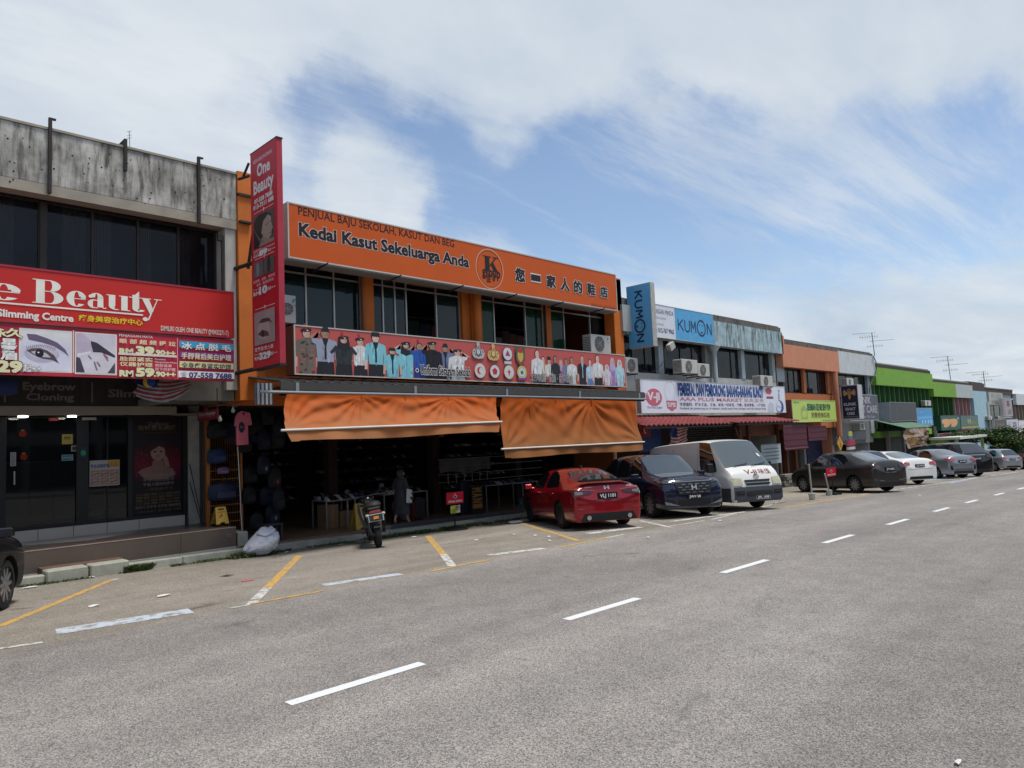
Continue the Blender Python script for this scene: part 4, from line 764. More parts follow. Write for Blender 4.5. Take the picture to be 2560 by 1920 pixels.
a,b=p.P(1100+365/3.456,480+722/3.456),p.P(1100+522/3.456,480+750/3.456);p.text('group',a[0],a[1]+.02,b[0],a[1]+.22,bk,off=.025)
a,b=p.P(1100+400/3.456,480+778/3.456),p.P(1100+480/3.456,480+790/3.456);p.text('佳發',a[0],a[1],b[0],a[1]+.32,bk,off=.02,full=True)
for ch,x0,x1,y0_,y1_ in(('您',652,728,665,772),('一',788,865,730,760),('家',922,995,725,825),('人',1045,1112,748,852),('的',1158,1222,772,872),('鞋',1272,1335,795,890),('店',1382,1443,822,910)):
    a=p.P(1100+x0/3.456,480+y1_/3.456-1.5);b=p.P(1100+x1/3.456,480+y0_/3.456+1);p.text(ch,a[0],a[1],b[0],b[1],bk,off=.045,out=wl,outw=.03,full=True)
a=p.P(1478,765);b=p.P(1538,775);p.text('DIMILIKI OLEH K GROUP SDN BHD',a[0],a[1],b[0],a[1]+.1,(.12,.03,.01));p.build('lettering',KS)
XU=-15.75
Y0,Y1,Z0,Z1=span((733,808),(1563.8,889.4),(737.4,935),(1564.9,969.3),XU)
M_salmon=mat('salmon_red_vinyl',(.45,.085,.075),.5,var=.06,vs=.8)
UB=sign_box('uniform_banner','long salmon red banner printed with children in school uniforms and round badges',Y0,Y1,Z0,Z1,XU,.42,M_salmon,mat('banner_side_brown',(.14,.06,.045),.5),M_whitemetal,.03)
p=XP(0,0,XU+.001);H=Z1-Z0
FN=[0]
def fig(cx,top,w_,hat,hatc,face,shirt,trou,scarf=None,salute=0,hips=0,camo=0,tud=0,hfrac=1.0,plume=None,base=None):
    """printed half-length figure; cx,w_ in metres on the banner, top = fraction of the height"""
    p.h=.002+.001*(FN[0]%3)*6;FN[0]+=1;zb_=Z0+.035 if base is None else base;zt_=Z0+H*top;h=zt_-zb_;hd=.172*(h/hfrac)
    hy=zt_-hd*.62;sh_=hy-hd*.75;R=lambda a,b:(cx+w_*a,b)
    waist=zb_+(sh_-zb_)*.36
    if trou:p.poly([R(-.36,waist+.02),R(.36,waist+.02),R(.40,zb_),R(.03,zb_),R(0,zb_+.05),R(-.03,zb_),R(-.40,zb_)],trou)
    bot=waist if trou else zb_
    sk=face
    for s_ in(-1,1):
        if salute==s_:p.poly([R(s_*.38,sh_),R(s_*.82,sh_+hd*.05),R(s_*.28,hy+hd*.28),R(s_*.16,hy+hd*.14),R(s_*.60,sh_-hd*.12),R(s_*.36,sh_-hd*.5)],sk);p.poly([R(s_*.30,sh_+.02),R(s_*.62,sh_-.0),R(s_*.56,sh_-hd*.5),R(s_*.34,sh_-hd*.8)],shirt)
        elif hips:p.poly([R(s_*.38,sh_),R(s_*.66,sh_-hd*1.1),R(s_*.60,sh_-hd*1.35),R(s_*.34,sh_-hd*.8)],shirt);p.poly([R(s_*.66,sh_-hd*1.1),R(s_*.52,sh_-hd*1.6),R(s_*.30,waist),R(s_*.30,waist+.06)],sk)
        else:p.poly([R(s_*.36,sh_),R(s_*.52,sh_-.06),R(s_*.58,waist+.06),R(s_*.44,waist+.04)],shirt);p.poly([R(s_*.56,waist+.1),R(s_*.60,waist-.14),R(s_*.46,waist-.14),R(s_*.44,waist+.1)],sk)
    p.poly([R(-.13,hy-hd*.3),R(.13,hy-hd*.3),R(.14,sh_-.03),R(-.14,sh_-.03)],sk)
    p.poly([R(-.14,sh_+.03),R(.14,sh_+.03),R(.42,sh_-.04),R(.40,sh_-hd),R(.36,bot),R(-.36,bot),R(-.40,sh_-hd),R(-.42,sh_-.04)],shirt)
    if camo or True:
        rn=random.Random(int(cx*100));cc=((.05,.05,.04),(.30,.14,.12)) if camo else(tuple(min(1,x*1.25) for x in shirt),tuple(x*.72 for x in shirt))
        for k in range(26 if camo else 9):a,b=rn.uniform(-.3,.3),bot+rn.random()*(sh_-bot-.06);p.ell(cx+w_*a,b,w_*(.09 if camo else.05),.022 if camo else.07,cc[k%2],n=7,rot=rn.uniform(-.5,.5) if camo else 0)
    p.line([R(0,sh_),R(0,bot)],.012,tuple(x*.6 for x in shirt))
    if tud:
        p.ell(cx,hy,w_*.26,hd*.62,tud);p.poly([R(-.26,hy),R(.26,hy),R(.32,sh_-hd*.5),R(0,sh_-hd*.9),R(-.32,sh_-hd*.5)],tud);p.ell(cx,hy,w_*.155,hd*.42,sk)
    else:p.ell(cx,hy+hd*.06,w_*.20,hd*.56,(.03,.025,.025));p.ell(cx,hy-hd*.04,w_*.175,hd*.5,sk)
    for s_ in(-1,1):p.ell(cx+s_*w_*.075,hy+hd*.02,w_*.03,hd*.035,(.03,.02,.02),n=6)
    p.ell(cx,hy-hd*.26,w_*.05,hd*.03,(.25,.06,.06),n=6);p.ell(cx+w_*.1,hy-hd*.06,w_*.05,hd*.3,tuple(x*.75 for x in sk),n=8)
    if hat=='beret':p.ell(cx-.01,hy+hd*.42,w_*.27,hd*.26,hatc,rot=.1);p.ell(cx+w_*.05,hy+hd*.38,w_*.05,hd*.1,(.6,.5,.3),n=8)
    if hat=='flat':p.rect(cx-w_*.2,hy+hd*.2,cx+w_*.2,hy+hd*.75,hatc);p.ell(cx,hy+hd*.22,w_*.26,hd*.1,hatc)
    if hat=='side':p.poly([R(-.2,hy+hd*.2),R(.2,hy+hd*.2),R(.12,hy+hd*.85),R(-.08,hy+hd*.9)],hatc)
    if plume:p.poly([R(-.06,hy+hd*.5),R(.02,hy+hd*.55),R(-.04,hy+hd*1.25),R(-.14,hy+hd*1.2)],plume)
    if scarf:p.poly([R(-.15,sh_+.03),R(.15,sh_+.03),R(.04,sh_-.16),R(.05,sh_-.5),R(-.05,sh_-.5),R(-.04,sh_-.16)],scarf)
B6=lambda x:p.P(700+x/4.809,880)[0];dk2=(.025,.025,.03);sk1,sk2,sk3=(.56,.37,.29),(.36,.22,.16),(.64,.46,.39);cy_=(.20,.50,.58);plm=(.28,.05,.05)
figs=[(320,.94,250,'beret',dk2,sk1,(.16,.13,.11),None,dict(camo=1,plume=plm)),(545,.97,270,'side',dk2,sk2,(.30,.33,.42),dk2,dict(scarf=dk2,salute=-1)),
        (765,.84,250,'beret',dk2,sk1,(.035,.04,.045),dk2,dict(hips=1,plume=plm,tud=dk2)),(965,.84,210,'beret',dk2,sk1,(.62,.62,.62),dk2,dict(hips=1,plume=plm)),
        (1150,.97,230,'flat',dk2,sk3,cy_,dk2,dict(scarf=dk2)),(1345,.66,190,'flat',dk2,sk1,cy_,None,dict(scarf=dk2)),(1515,.83,210,'beret',dk2,sk1,cy_,None,dict(tud=dk2,salute=-1)),
        (1675,.84,190,None,dk2,sk2,(.03,.09,.35),(.03,.05,.2),dict(salute=-1,plume=plm)),(1830,.88,210,'beret',dk2,sk2,(.02,.02,.025),dk2,dict(salute=-1)),(1985,.84,190,'side',dk2,sk2,(.14,.17,.30),dk2,dict(salute=1,scarf=dk2)),(2130,.75,200,'beret',dk2,sk1,(.62,.62,.62),(.55,.55,.55),dict(salute=1))]
for x,tp,ww,hat,hc_,fc,shc,tr,kw in figs:fig(B6(x),tp,(B6(x+ww/2)-B6(x-ww/2))*1.0,hat,hc_,fc,shc,tr,**kw)
p.h=.034;a,b=B6(1675),p.P(1120+252/4.608,940)[0];zt_=Z0+H*.12;p.ring(a-.12,zt_+.10,.06,.06,.02,(.7,.7,.7));p.text('Uniform Seragam Sekolah',a,zt_,b,zt_+.26,dk2,off=.03,out=(.7,.68,.66),outw=.04)
B7=lambda x:p.P(1120+x/4.608,920)[0]
def badge(x,fy,r,cols,kind):
    u,v=B7(x),Z0+H*fy;s_=.22
    if kind=='crest':
        for a_,b_ in((0,-.05),(-.5,-.25),(.5,-.25)):p.ell(u+s_*a_,v+s_*b_,s_*.62,s_*.7,cols[0])
        p.ell(u,v+s_*1.05,s_*.3,s_*.35,cols[0]);p.poly([(u-s_*.25,v+s_*.8),(u+s_*.25,v+s_*.8),(u+s_*.15,v+s_*.5),(u-s_*.15,v+s_*.5)],cols[0]);p.ell(u,v-.02,s_*.48,s_*.6,cols[1]);p.ell(u,v,s_*.3,s_*.4,cols[2]);p.line([(u-s_,v-s_*.55),(u,v-s_*.9),(u+s_,v-s_*.55)],.06,cols[0])
        for k in range(8):p.ell(u+s_*.75*math.cos(k*.785),v+s_*.6*math.sin(k*.785),.025,.03,cols[1],n=6)
    else:
        p.ell(u,v,s_,s_*1.0,cols[0],n=28);p.ell(u,v,s_*.90,s_*.9,cols[1],n=28);p.ell(u,v,s_*.66,s_*.66,cols[2],n=28)
        if kind=='moon':p.ell(u-.01,v,s_*.5,s_*.5,(.5,.04,.05),n=24);p.ell(u+.05,v,s_*.42,s_*.42,cols[2],n=24)
        if kind=='flower':
            for k in range(5):p.ell(u+s_*.26*math.cos(k*1.257+1.57),v+s_*.26*math.sin(k*1.257+1.57),s_*.24,s_*.24,(.45,.03,.05),n=10)
        if kind=='lily':p.poly([(u,v+s_*.5),(u+s_*.16,v+s_*.1),(u+s_*.45,v+s_*.15),(u+s_*.12,v-s_*.15),(u+s_*.1,v-s_*.45),(u-s_*.1,v-s_*.45),(u-s_*.12,v-s_*.15),(u-s_*.45,v+s_*.15),(u-s_*.16,v+s_*.1)],(.45,.03,.05))
        if kind=='tri':p.poly([(u,v+s_*.55),(u+s_*.5,v-s_*.3),(u-s_*.5,v-s_*.3)],(.40,.03,.05));p.poly([(u,v+s_*.2),(u+s_*.28,v-s_*.25),(u-s_*.28,v-s_*.25)],(.1,.1,.3));p.line([(u-s_*.7,v-s_*1.25),(u+s_*.7,v-s_*1.25)],.09,(.5,.5,.5))
        if kind=='ring':p.ring(u,v,s_*.95,s_*.95,.05,(.6,.5,.2));p.ell(u,v,s_*.3,s_*.3,(.05,.2,.1),n=12);p.poly([(u-s_*1.1,v-s_*.8),(u+s_*1.1,v-s_*.8),(u+s_*.8,v-s_*1.15),(u-s_*.8,v-s_*1.15)],(.2,.05,.25))
W_=(.58,.56,.54)
badge(348,.74,1,[(.40,.40,.40),(.10,.10,.11),(.5,.5,.5)],'crest');badge(520,.72,1,[(.55,.38,.16),(.25,.14,.05),(.6,.45,.2)],'crest');badge(683,.74,1,[(.05,.07,.2),W_,W_],'tri')
u,v=B7(830),Z0+H*.72;p.poly([(u-.22,v+.32),(u-.08,v+.26),(u+.08,v+.26),(u+.22,v+.32),(u+.2,v-.15),(u,v-.38),(u-.2,v-.15)],(.05,.12,.06));p.ell(u,v,.13,.2,(.5,.38,.1));p.ell(u,v+.16,.12,.08,(.45,.03,.04));p.line([(u-.14,v-.12),(u,v-.26),(u+.14,v-.12)],.06,(.45,.04,.05))
badge(358,.27,1,[W_,W_,W_],'moon');badge(527,.27,1,[(.06,.05,.07),W_,W_],'flower');badge(690,.27,1,[(.4,.4,.3),W_,W_],'lily');badge(838,.28,1,[(.05,.22,.1),(.05,.22,.1),W_],'ring')
pu,ly,br=(.25,.05,.25),(.40,.36,.55),(.28,.13,.05)
f2=[(1030,.93,120,None,sk3,(.62,.62,.62),dk2,{}),(1100,.76,80,None,sk3,(.50,.32,.10),dk2,{}),(1165,.74,90,'flat',sk1,(.6,.58,.55),(.40,.05,.06),{}),(1235,.80,90,None,sk2,(.03,.03,.035),dk2,{}),
      (1300,.70,70,None,sk1,(.42,.06,.22),None,dict(tud=(.42,.30,.35))),(1360,.75,80,None,sk2,(.17,.20,.32),dk2,{}),(1425,.80,95,None,sk2,(.6,.6,.6),(.5,.5,.5),{}),(1548,.88,95,None,sk1,(.025,.025,.03),dk2,dict(scarf=(.3,.4,.5))),
      (1635,.78,80,None,sk3,(.45,.55,.66),(.1,.2,.4),{}),(1722,.93,105,None,sk3,(.6,.6,.6),dk2,{}),(1645,.50,75,None,sk3,(.05,.05,.06),dk2,{}),(1715,.50,75,None,sk1,(.55,.55,.55),dk2,{}),
      (1825,.66,80,None,sk1,(.58,.52,.55),None,dict(tud=(.58,.52,.55))),(1895,.88,85,None,sk1,(.33,.20,.48),None,dict(tud=(.45,.38,.52))),(1975,.84,90,None,sk1,(.35,.55,.62),None,dict(tud=(.45,.58,.62)))]
for x,tp,ww,hat,fc,shc,tr,kw in f2:fig(B7(x),tp,(B7(x+ww/2)-B7(x-ww/2))*1.08,hat,dk2,fc,shc,tr,hfrac=.8,**kw)
p.h=.034;a,b=B7(935),B7(1425);p.text('工作制服 · 校服 · 团体制服',a,Z0+.08,b,Z0+.34,dk2,off=.01,out=(.7,.68,.66),outw=.03)
p.build('print',UB)
mb=MB()
for k in range(7):y=Y0+.8+(Y1-Y0-1.2)*k/6;mb.box(XU-.3,XU+.03,y-.02,y+.02,Z0-.03,Z0)
mb.build('clip',M_steel,UB)
ac_unit(703,740,735,806,-16.4,'white air conditioner half hidden behind the tall crimson vertical sign',.4,brand=True)
ac_unit(1100+1305/3.456,1100+1475/3.456,480+1225/3.456,480+1382/3.456,-16.2,'white air conditioner at the right end of the orange building above the banner',.4,brand=True)
XA=-15.0
AW=thing('metal_awning','long low grey metal awning under the uniform banner with steel gutters','awning',(XA,15,3))
ya,yb=onx(700,949,XA).y,onx(1612,990,XA).y;za=(onx(700,952,XA).z+onx(1612,985,XA).z)/2
n=46
for i in range(n):
    a=ya+(yb-ya)*i/n;b=a+(yb-ya)/n;mb=MB();mb.prism([(XA,a+.01,za),(XA,b-.03,za),(-16.9,b-.03,za+.28),(-16.9,a+.01,za+.28)],(0,0,.03));mb.cyl((XA,a,za+.035),(-16.9,a,za+.315),.022,n=6);mb.build('roof_panel',mat('awning_grey',(.05,.052,.055),.6,var=.2,streak=.2),AW)
mb=MB();mb.box(XA,XA+.03,ya,yb,za-.17,za+.01);mb.build('fascia',mat('awning_fascia',(.055,.053,.05),.6,streak=.2),AW)
mb=MB();mb.box(XA-.05,XA-.03,ya,yb,za-.3,za-.17);mb.build('gap_shade_strip',M_black,AW)  # black strip stands in for the shade in the gap under the fascia
zr=(onx(717,980,XA).z+onx(1589,998,XA).z)/2;mb=MB();mb.cyl((XA+.04,ya-.5,zr),(XA+.04,yb,zr),.035,n=8);mb.build('blind_rail',mat('galvanised',(.30,.31,.32),.4,metal=.6),AW)
for i in range(5):
    y=ya+.4+(yb-ya-.8)*i/4;mb=MB();mb.box(XA-.02,XA+.05,y-.04,y+.04,zr,za);mb.build('rail_bracket',mat('galvanised',(.30,.31,.32),.4,metal=.6),AW)
for i in range(6):y=ya+.3+(yb-ya-.6)*i/5;mb=MB();mb.cyl((XA,y,za-.1),(-17.2,y,za-.02),.03,n=6);mb.build('rafter',M_steel,AW)
ce=thing('corrugated_sheet','small ribbed zinc sheet hanging at the left end of the awning','metal sheet',onx(655,1010,-15.3));a,b=onx(619,963,-15.6),onx(697,1012,-15.0)
for i in range(9):
    y0_,y1_=a.y+(b.y-a.y)*i/9,a.y+(b.y-a.y)*(i+1)/9;x=-15.25+(.03 if i%2 else 0);mb=MB();mb.box(x-.02,x,y0_,y1_,b.z+.02,a.z+.02-.02*0);mb.build('rib',mat('zinc_%d'%(i%2),[(.10,.11,.12),(.36,.38,.40)][i%2],.4,metal=.3),ce)  # recessed ribs get darker zinc: shade between the ribs put into the colour
M_cloth1=None
def cloth_mat(name,c0,c1,z0,z1):
    m=bpy.data.materials.new(name);m.use_nodes=True;nt=m.node_tree;b=nt.nodes['Principled BSDF'];b.inputs['Roughness'].default_value=.65;b.inputs['Specular IOR Level'].default_value=.12
    g=nt.nodes.new('ShaderNodeNewGeometry');sp=nd('ShaderNodeSeparateXYZ',nt);nt.links.new(g.outputs['Position'],sp.inputs[0]);f=noise(g.outputs['Position'],1.2,6,.65,.4,nt=nt)
    mr=nd('ShaderNodeMapRange',nt);nt.links.new(mth('ADD',sp.outputs[2],mth('MULTIPLY',f,.9,nt),nt),mr.inputs[0]);mr.inputs[1].default_value=z0+.3;mr.inputs[2].default_value=z1+.3
    x=nd('ShaderNodeMix',nt,data_type='RGBA');nt.links.new(mr.outputs[0],x.inputs[0]);x.inputs[6].default_value=(*c1,1);x.inputs[7].default_value=(*c0,1)
    nt.links.new(x.outputs[2],b.inputs['Base Color'])
    tr=nd('ShaderNodeBsdfTranslucent',nt);nt.links.new(x.outputs[2],tr.inputs[0]);ms=nd('ShaderNodeMixShader',nt);ms.inputs[0].default_value=.12;nt.links.new(b.outputs[0],ms.inputs[1]);nt.links.new(tr.outputs[0],ms.inputs[2]);nt.links.new(ms.outputs[0],nt.nodes['Material Output'].inputs[0])
    return m
def blind(label,tl,tr,bl,br,hl,hr,xb,foci,seed,m):
    """cloth blind: top rail line, bar line, hem line"""
    A,B=onx(*tl,XA+.06),onx(*tr,XA+.06);C_,D=onx(*bl,xb),onx(*br,xb);E_,F_=onx(*hl,xb+.04),onx(*hr,xb+.04)
    t=thing('cloth_blind',label,'blind',(XA,(A.y+B.y)/2,C_.z));nu,nv=110,44;vs=[]
    for j in range(nv+1):
        g=j/nv
        for i in range(nu+1):
            f_=i/nu;T_=A.lerp(B,f_);Bt=C_.lerp(D,f_);q=T_.lerp(Bt,g);d=0.
            for(fx,gx,amp,frq) in foci:
                dx,dy=(f_-fx)*(B.y-A.y),(g-gx)*(A.z-C_.z);r=math.hypot(dx,dy)+.15;th=math.atan2(dy,dx);d+=amp*math.sin(frq*th+math.sin(r*2.1+seed)*1.2)*min(1,r*1.1)*math.exp(-r*.42)
            d+=.03*math.sin(f_*23+g*5+seed)+.018*math.sin(f_*61-g*17)+.05*math.sin(f_*7+2.2*g+seed)*math.sin(math.pi*g)
            d*=.34*min(1,g*5)*min(1,(1-g)*6);q.x+=d-.10*math.sin(math.pi*g);vs.append(q)
    fs=[(j*(nu+1)+i,(j+1)*(nu+1)+i,(j+1)*(nu+1)+i+1,j*(nu+1)+i+1) for j in range(nv) for i in range(nu)]
    mb=MB();mb.add(vs,fs);mb.build('cloth',m,t,smooth=True);vs=[]
    for j in range(9):
        g=j/8
        for i in range(nu+1):
            f_=i/nu;q=C_.lerp(D,f_).lerp(E_.lerp(F_,f_),g);q.x+=.03*g*math.sin(f_*37+seed)+.05*g*math.sin(f_*9);q.z+=.02*g*math.sin(f_*8+seed)*(1 if.03<f_<.97 else 0);vs.append(q)
    fs=[(j*(nu+1)+i,(j+1)*(nu+1)+i,(j+1)*(nu+1)+i+1,j*(nu+1)+i+1) for j in range(8) for i in range(nu)]
    mb=MB();mb.add(vs,fs);mb.build('hem_flap',m,t,smooth=True)
    mb=MB();d=(D-C_).normalized();mb.cyl(C_-d*.12+Vector((.03,0,0)),D+d*.05+Vector((.03,0,0)),.026,n=8);mb.build('weight_bar',mat('white_pipe',(.6,.58,.54),.4,streak=.15),t)
    for fx,gx,amp,frq in foci:
        if gx<.05:mb=MB();q=A.lerp(B,fx);mb.box(XA+.07,XA+.085,q.y-.02,q.y+.02,C_.z+(A.z-C_.z)*.3,A.z);mb.build('cord_seam',m,t)
    return t
z_=onx(717,1080,-14.6).z
mA=cloth_mat('faded_orange_tarpaulin',(.45,.090,.015),(.34,.145,.06),z_+.0,z_+.95);mB_=cloth_mat('browned_orange_tarpaulin',(.37,.075,.008),(.24,.10,.034),z_-.5,z_+.9)
blind('bright orange cloth blind, the left and shorter one, with a pale bar',(717,985),(1242,992),(714,1075.5),(1250,1054.6),(727,1104),(1245,1080),-14.55,[(.30,0,.10,16),(.02,1,.10,15),(.72,0,.10,18),(.98,1,.09,15),(.5,-.3,.05,20)],1.3,mA)
blind('browned orange cloth blind, the right and longer one, sun-faded at the bottom',(1256,993.6),(1589,1003),(1259,1122.4),(1607,1105),(1265,1145),(1607,1125),-14.55,[(.62,0,.16,15),(.0,1,.12,14),(1.,1,.14,15),(.17,0,.07,14),(.35,-.4,.06,22)],4.1,mB_)
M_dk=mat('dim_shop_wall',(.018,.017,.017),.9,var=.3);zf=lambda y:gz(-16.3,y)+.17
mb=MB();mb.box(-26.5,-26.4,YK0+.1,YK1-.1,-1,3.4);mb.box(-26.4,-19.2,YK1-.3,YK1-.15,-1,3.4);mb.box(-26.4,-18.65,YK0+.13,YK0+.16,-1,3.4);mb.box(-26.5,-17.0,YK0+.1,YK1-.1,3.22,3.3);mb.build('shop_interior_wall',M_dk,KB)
for y in(11.3,15.2,19.1):mb=MB();mb.box(-19.1,-18.8,y-.15,y+.15,-1,3.3);mb.build('shop_column',mat('dim_orange',(.025,.012,.008),.8),KB)
rn=random.Random(11)
cols=[(.02,.02,.025),(.03,.03,.04),(.16,.16,.16),(.12,.02,.02),(.02,.04,.12),(.015,.015,.015),(.45,.45,.43),(.14,.10,.05)]
def goods_shelf(label,X,y0_,y1_,zs,depth,dens=1.0,cat='shoe shelf'):
    t=thing('shoe_shelf',label,cat,(X,(y0_+y1_)/2,zf(y0_)))
    for z in zs:mb=MB();mb.box(X-depth,X,y0_,y1_,zf(y0_)+z,zf(y0_)+z+.02);mb.build('shelf_board',mat('thin_grey_shelf',(.10,.10,.10),.5),t)
    mb=MB()
    for z in zs:
        y=y0_+.05
        while y<y1_-.3:
            L_=rn.uniform(.24,.30);c_=rn.choice(cols);zz_=zf(y0_)+z+.02
            mb.add([(X-.02,y,zz_),(X-.02,y+L_*.36,zz_),(X-.28,y+L_*.36,zz_),(X-.28,y,zz_),(X-.05,y+.01,zz_+.06),(X-.05,y+L_*.33,zz_+.06),(X-.27,y+L_*.33,zz_+.11),(X-.27,y+.01,zz_+.11)],[(3,2,1,0),(4,5,6,7),(0,1,5,4),(1,2,6,5),(2,3,7,6),(3,0,4,7)],0,c_);y+=.14
    props(mb.build('shoe',print_mat('goods_ink',.6),t),kind='stuff');return t
goods_shelf('tall wall shelf with rows of dark shoes inside the left of the shoe shop',-23.2,8.3,12.6,(.5,.9,1.3,1.7,2.1),.4)
goods_shelf('tall wall shelf of shoes in the middle of the shop',-22.6,13.,17.4,(.6,1.,1.4,1.8,2.2,2.5),.4)
goods_shelf('tall wall shelf with shoes in the right part of the shoe shop',-21.5,17.8,22.4,(.6,1.0,1.4,1.8,2.2),.4)
for k in range(18):
    y=8.6+(k%9)*1.5+rn.uniform(-.1,.1);X_=-18.3-1.3*(k//9);c_=rn.choice([(.012,.012,.016),(.02,.03,.07),(.10,.02,.02),(.2,.2,.19),(.03,.03,.03)])
    t=thing('hanging_shirt',('dark' if max(c_)<.05 else 'coloured')+' folded garment hung from the ceiling %s row of the shoe shop'%('in the front' if k<9 else 'in the rear'),'garment',(X_,y,2.6),'garments hung from the shop ceiling');mb=MB();z=2.95;w_=.17;mb.prism([(X_,y-w_,z-.02),(X_,y-w_*1.5,z-.22),(X_,y-w_*1.1,z-.26),(X_,y-w_,z-.6),(X_,y+w_,z-.6),(X_,y+w_*1.1,z-.26),(X_,y+w_*1.5,z-.22),(X_,y+w_,z-.02)],(-.05,0,0),col=c_);mb.build('cloth',print_mat('goods_ink',.6),t)
def table(label,pxa,pxb,pyt,X,h,depth=.8,leg=(.22,.22,.22)):
    a,b=onx(pxa,pyt,X),onx(pxb,pyt,X);z0_=zf(a.y);zt_=a.z if h is None else z0_+h
    t=thing('display_table',label,'table',(X,(a.y+b.y)/2,z0_),'display tables at the shop front');M=mat('table_steel',leg,.4,metal=.4)
    mb=MB();mb.box(X-depth,X,a.y,b.y,zt_-.03,zt_);mb.build('table_top',M,t)
    for x in(X-.03,X-depth+.03):
        for y in(a.y+.02,b.y-.02):mb=MB();mb.box(x-.018,x+.018,y-.018,y+.018,z0_,zt_-.03);mb.build('leg',M,t)
    mb=MB();y=a.y+.08
    while y<b.y-.2:
        for r in range(4):
            c_=rn.choice(cols);x=X-.06-r*.19;L_=.26;zz_=zt_;mb.add([(x,y,zz_),(x,y+.09,zz_),(x-.17,y+.09,zz_),(x-.17,y,zz_),(x-.02,y+.01,zz_+.04),(x-.02,y+.08,zz_+.04),(x-.17,y+.08,zz_+.10),(x-.17,y+.01,zz_+.10)],[(4,5,6,7),(0,1,5,4),(1,2,6,5),(2,3,7,6),(3,0,4,7)],0,c_)
        y+=.13
    s_=thing('shoe_display',label.replace('table','rows of shoes on the table',1),'shoes',(X-.4,(a.y+b.y)/2,zt_),'shoes laid out on the tables');props(mb.build('shoe',print_mat('goods_ink',.6),s_),kind='stuff')
    return t,a,b
XT=-17.9
table('long table at the left behind the cardboard boxes',815,890,1247,XT,.78)
table('short table behind the yellow floor sign',868,935,1247,XT+.02,.80)
table('grey table behind the walking woman',960,1070,1243,XT-.1,.82)
table('steel table right of the red notice',1215,1285,1215,XT+.05,.85)
table('steel table nearest to the red car',1283,1345,1206,XT+.05,.86)
for k,(x0,x1,yt,lb) in enumerate(((816,846,1263,'brown cardboard box under the left table, taller one'),(850,886,1279,'brown cardboard box under the left table, lower one'))):
    a,b=onx(x0,yt,-18.0),onx(x1,yt,-18.0);z0_=zf(a.y);t=thing('cardboard_box',lb,'box',(-18.2,(a.y+b.y)/2,z0_));mb=MB();mb.box(-18.5,-18.0,a.y,b.y,z0_,a.z);mb.build('carton',mat('cardboard',(.17,.10,.055),.8,var=.1),t,bevel=.008);mb=MB();mb.box(-18.5,-17.998,(a.y+b.y)/2-.025,(a.y+b.y)/2+.025,z0_+.001,a.z+.003);mb.build('tape',mat('brown_tape',(.22,.14,.08),.3),t)
t=thing('wire_rack','orange wire display rack left of the shop front hung with dark bags','rack',(-17.7,8,zf(8)));M_rk=mat('orange_rack',(.24,.09,.02),.5);XR=-17.6
a,b=onx(518,1080,XR),onx(603,1310,XR)
for px in(521,603):y=onx(px,1200,XR).y;mb=MB();mb.box(XR-.02,XR+.02,y-(.05 if px==521 else.02),y+.03,.12,2.6);mb.build('post',M_rk,t)
for i in range(7):py_=1176+i*21.5;z=onx(560,py_,XR).z;mb=MB();mb.cyl((XR,a.y,z),(XR,b.y,z),.012,n=5);mb.build('bar',M_rk,t)
for i in range(14):y=a.y+(b.y-a.y)*(i+.5)/14;mb=MB();mb.cyl((XR-.01,y,.2),(XR-.01,y,2.5),.004,n=4);mb.build('wire',M_rk,t)
def bag(px,py_,w_,h_,X,c,label,name='bag',tag=None,group='bags hung at the shop front'):
    q=onx(px,py_,X);t=thing(name,label,'bag',q,group);mb=MB();n=8;prof=[(.42,0),(.5,.12),(.5,.6),(.44,.86),(.25,1.)]
    vs=[];
    for r_f,hh in prof:
        for k in range(10):an=k*.628;vs.append((q.x+.45*w_*r_f*math.sin(an),q.y+w_*r_f*math.cos(an),q.z-h_/2+h_*hh))
    m_=len(prof);fs=[(j*10+i,j*10+(i+1)%10,(j+1)*10+(i+1)%10,(j+1)*10+i) for j in range(m_-1) for i in range(10)]+[list(range(10)),list(range((m_-1)*10,m_*10))]
    mb.add(vs,fs,0,c);mb.build('body',print_mat('goods_ink',.6),t,smooth=True)
    mb=MB();mb.box(q.x+.2*w_,q.x+.26*w_,q.y-w_*.3,q.y+w_*.3,q.z-h_*.35,q.z-h_*.02,col=tuple(x*1.5+.004 for x in c));mb.build('pocket',print_mat('goods_ink',.6),t)
    mb=MB();mb.tube([(q.x,q.y-.05,q.z+h_*.45),(q.x,q.y-.03,q.z+h_*.6),(q.x,q.y+.03,q.z+h_*.6),(q.x,q.y+.05,q.z+h_*.45)],.008,n=4,col=(.03,.03,.03));mb.build('handle',print_mat('goods_ink',.6),t)
    if tag:mb=MB();mb.box(q.x+.3*w_,q.x+.31*w_,q.y,q.y+.045,q.z-h_*.3,q.z-h_*.3+.09,col=tag);mb.build('price_tag',print_mat('goods_ink',.6),t)
    return t
nv_,bk_=(.005,.007,.016),(.005,.005,.006)
bl=[(545,1075,.55,.42,bk_,'black bag at the top of the orange rack'),(543,1140,.5,.35,(.010,.020,.05),'blue bag in the middle of the orange rack'),(558,1176,.3,.16,(.12,.07,.14),'small mauve and orange pouch on the orange rack'),(558,1228,.75,.42,(.012,.016,.035),'wide navy bag low on the orange rack')]
for q in bl:bag(q[0],q[1],q[2],q[3],XR+.15,q[4],q[5])
xx=[(620,1120),(655,1100),(690,1105),(625,1185),(660,1170),(690,1190),(628,1245),(662,1235),(694,1255),(640,1300),(682,1290),(640,1060),(675,1045),(705,1060)]
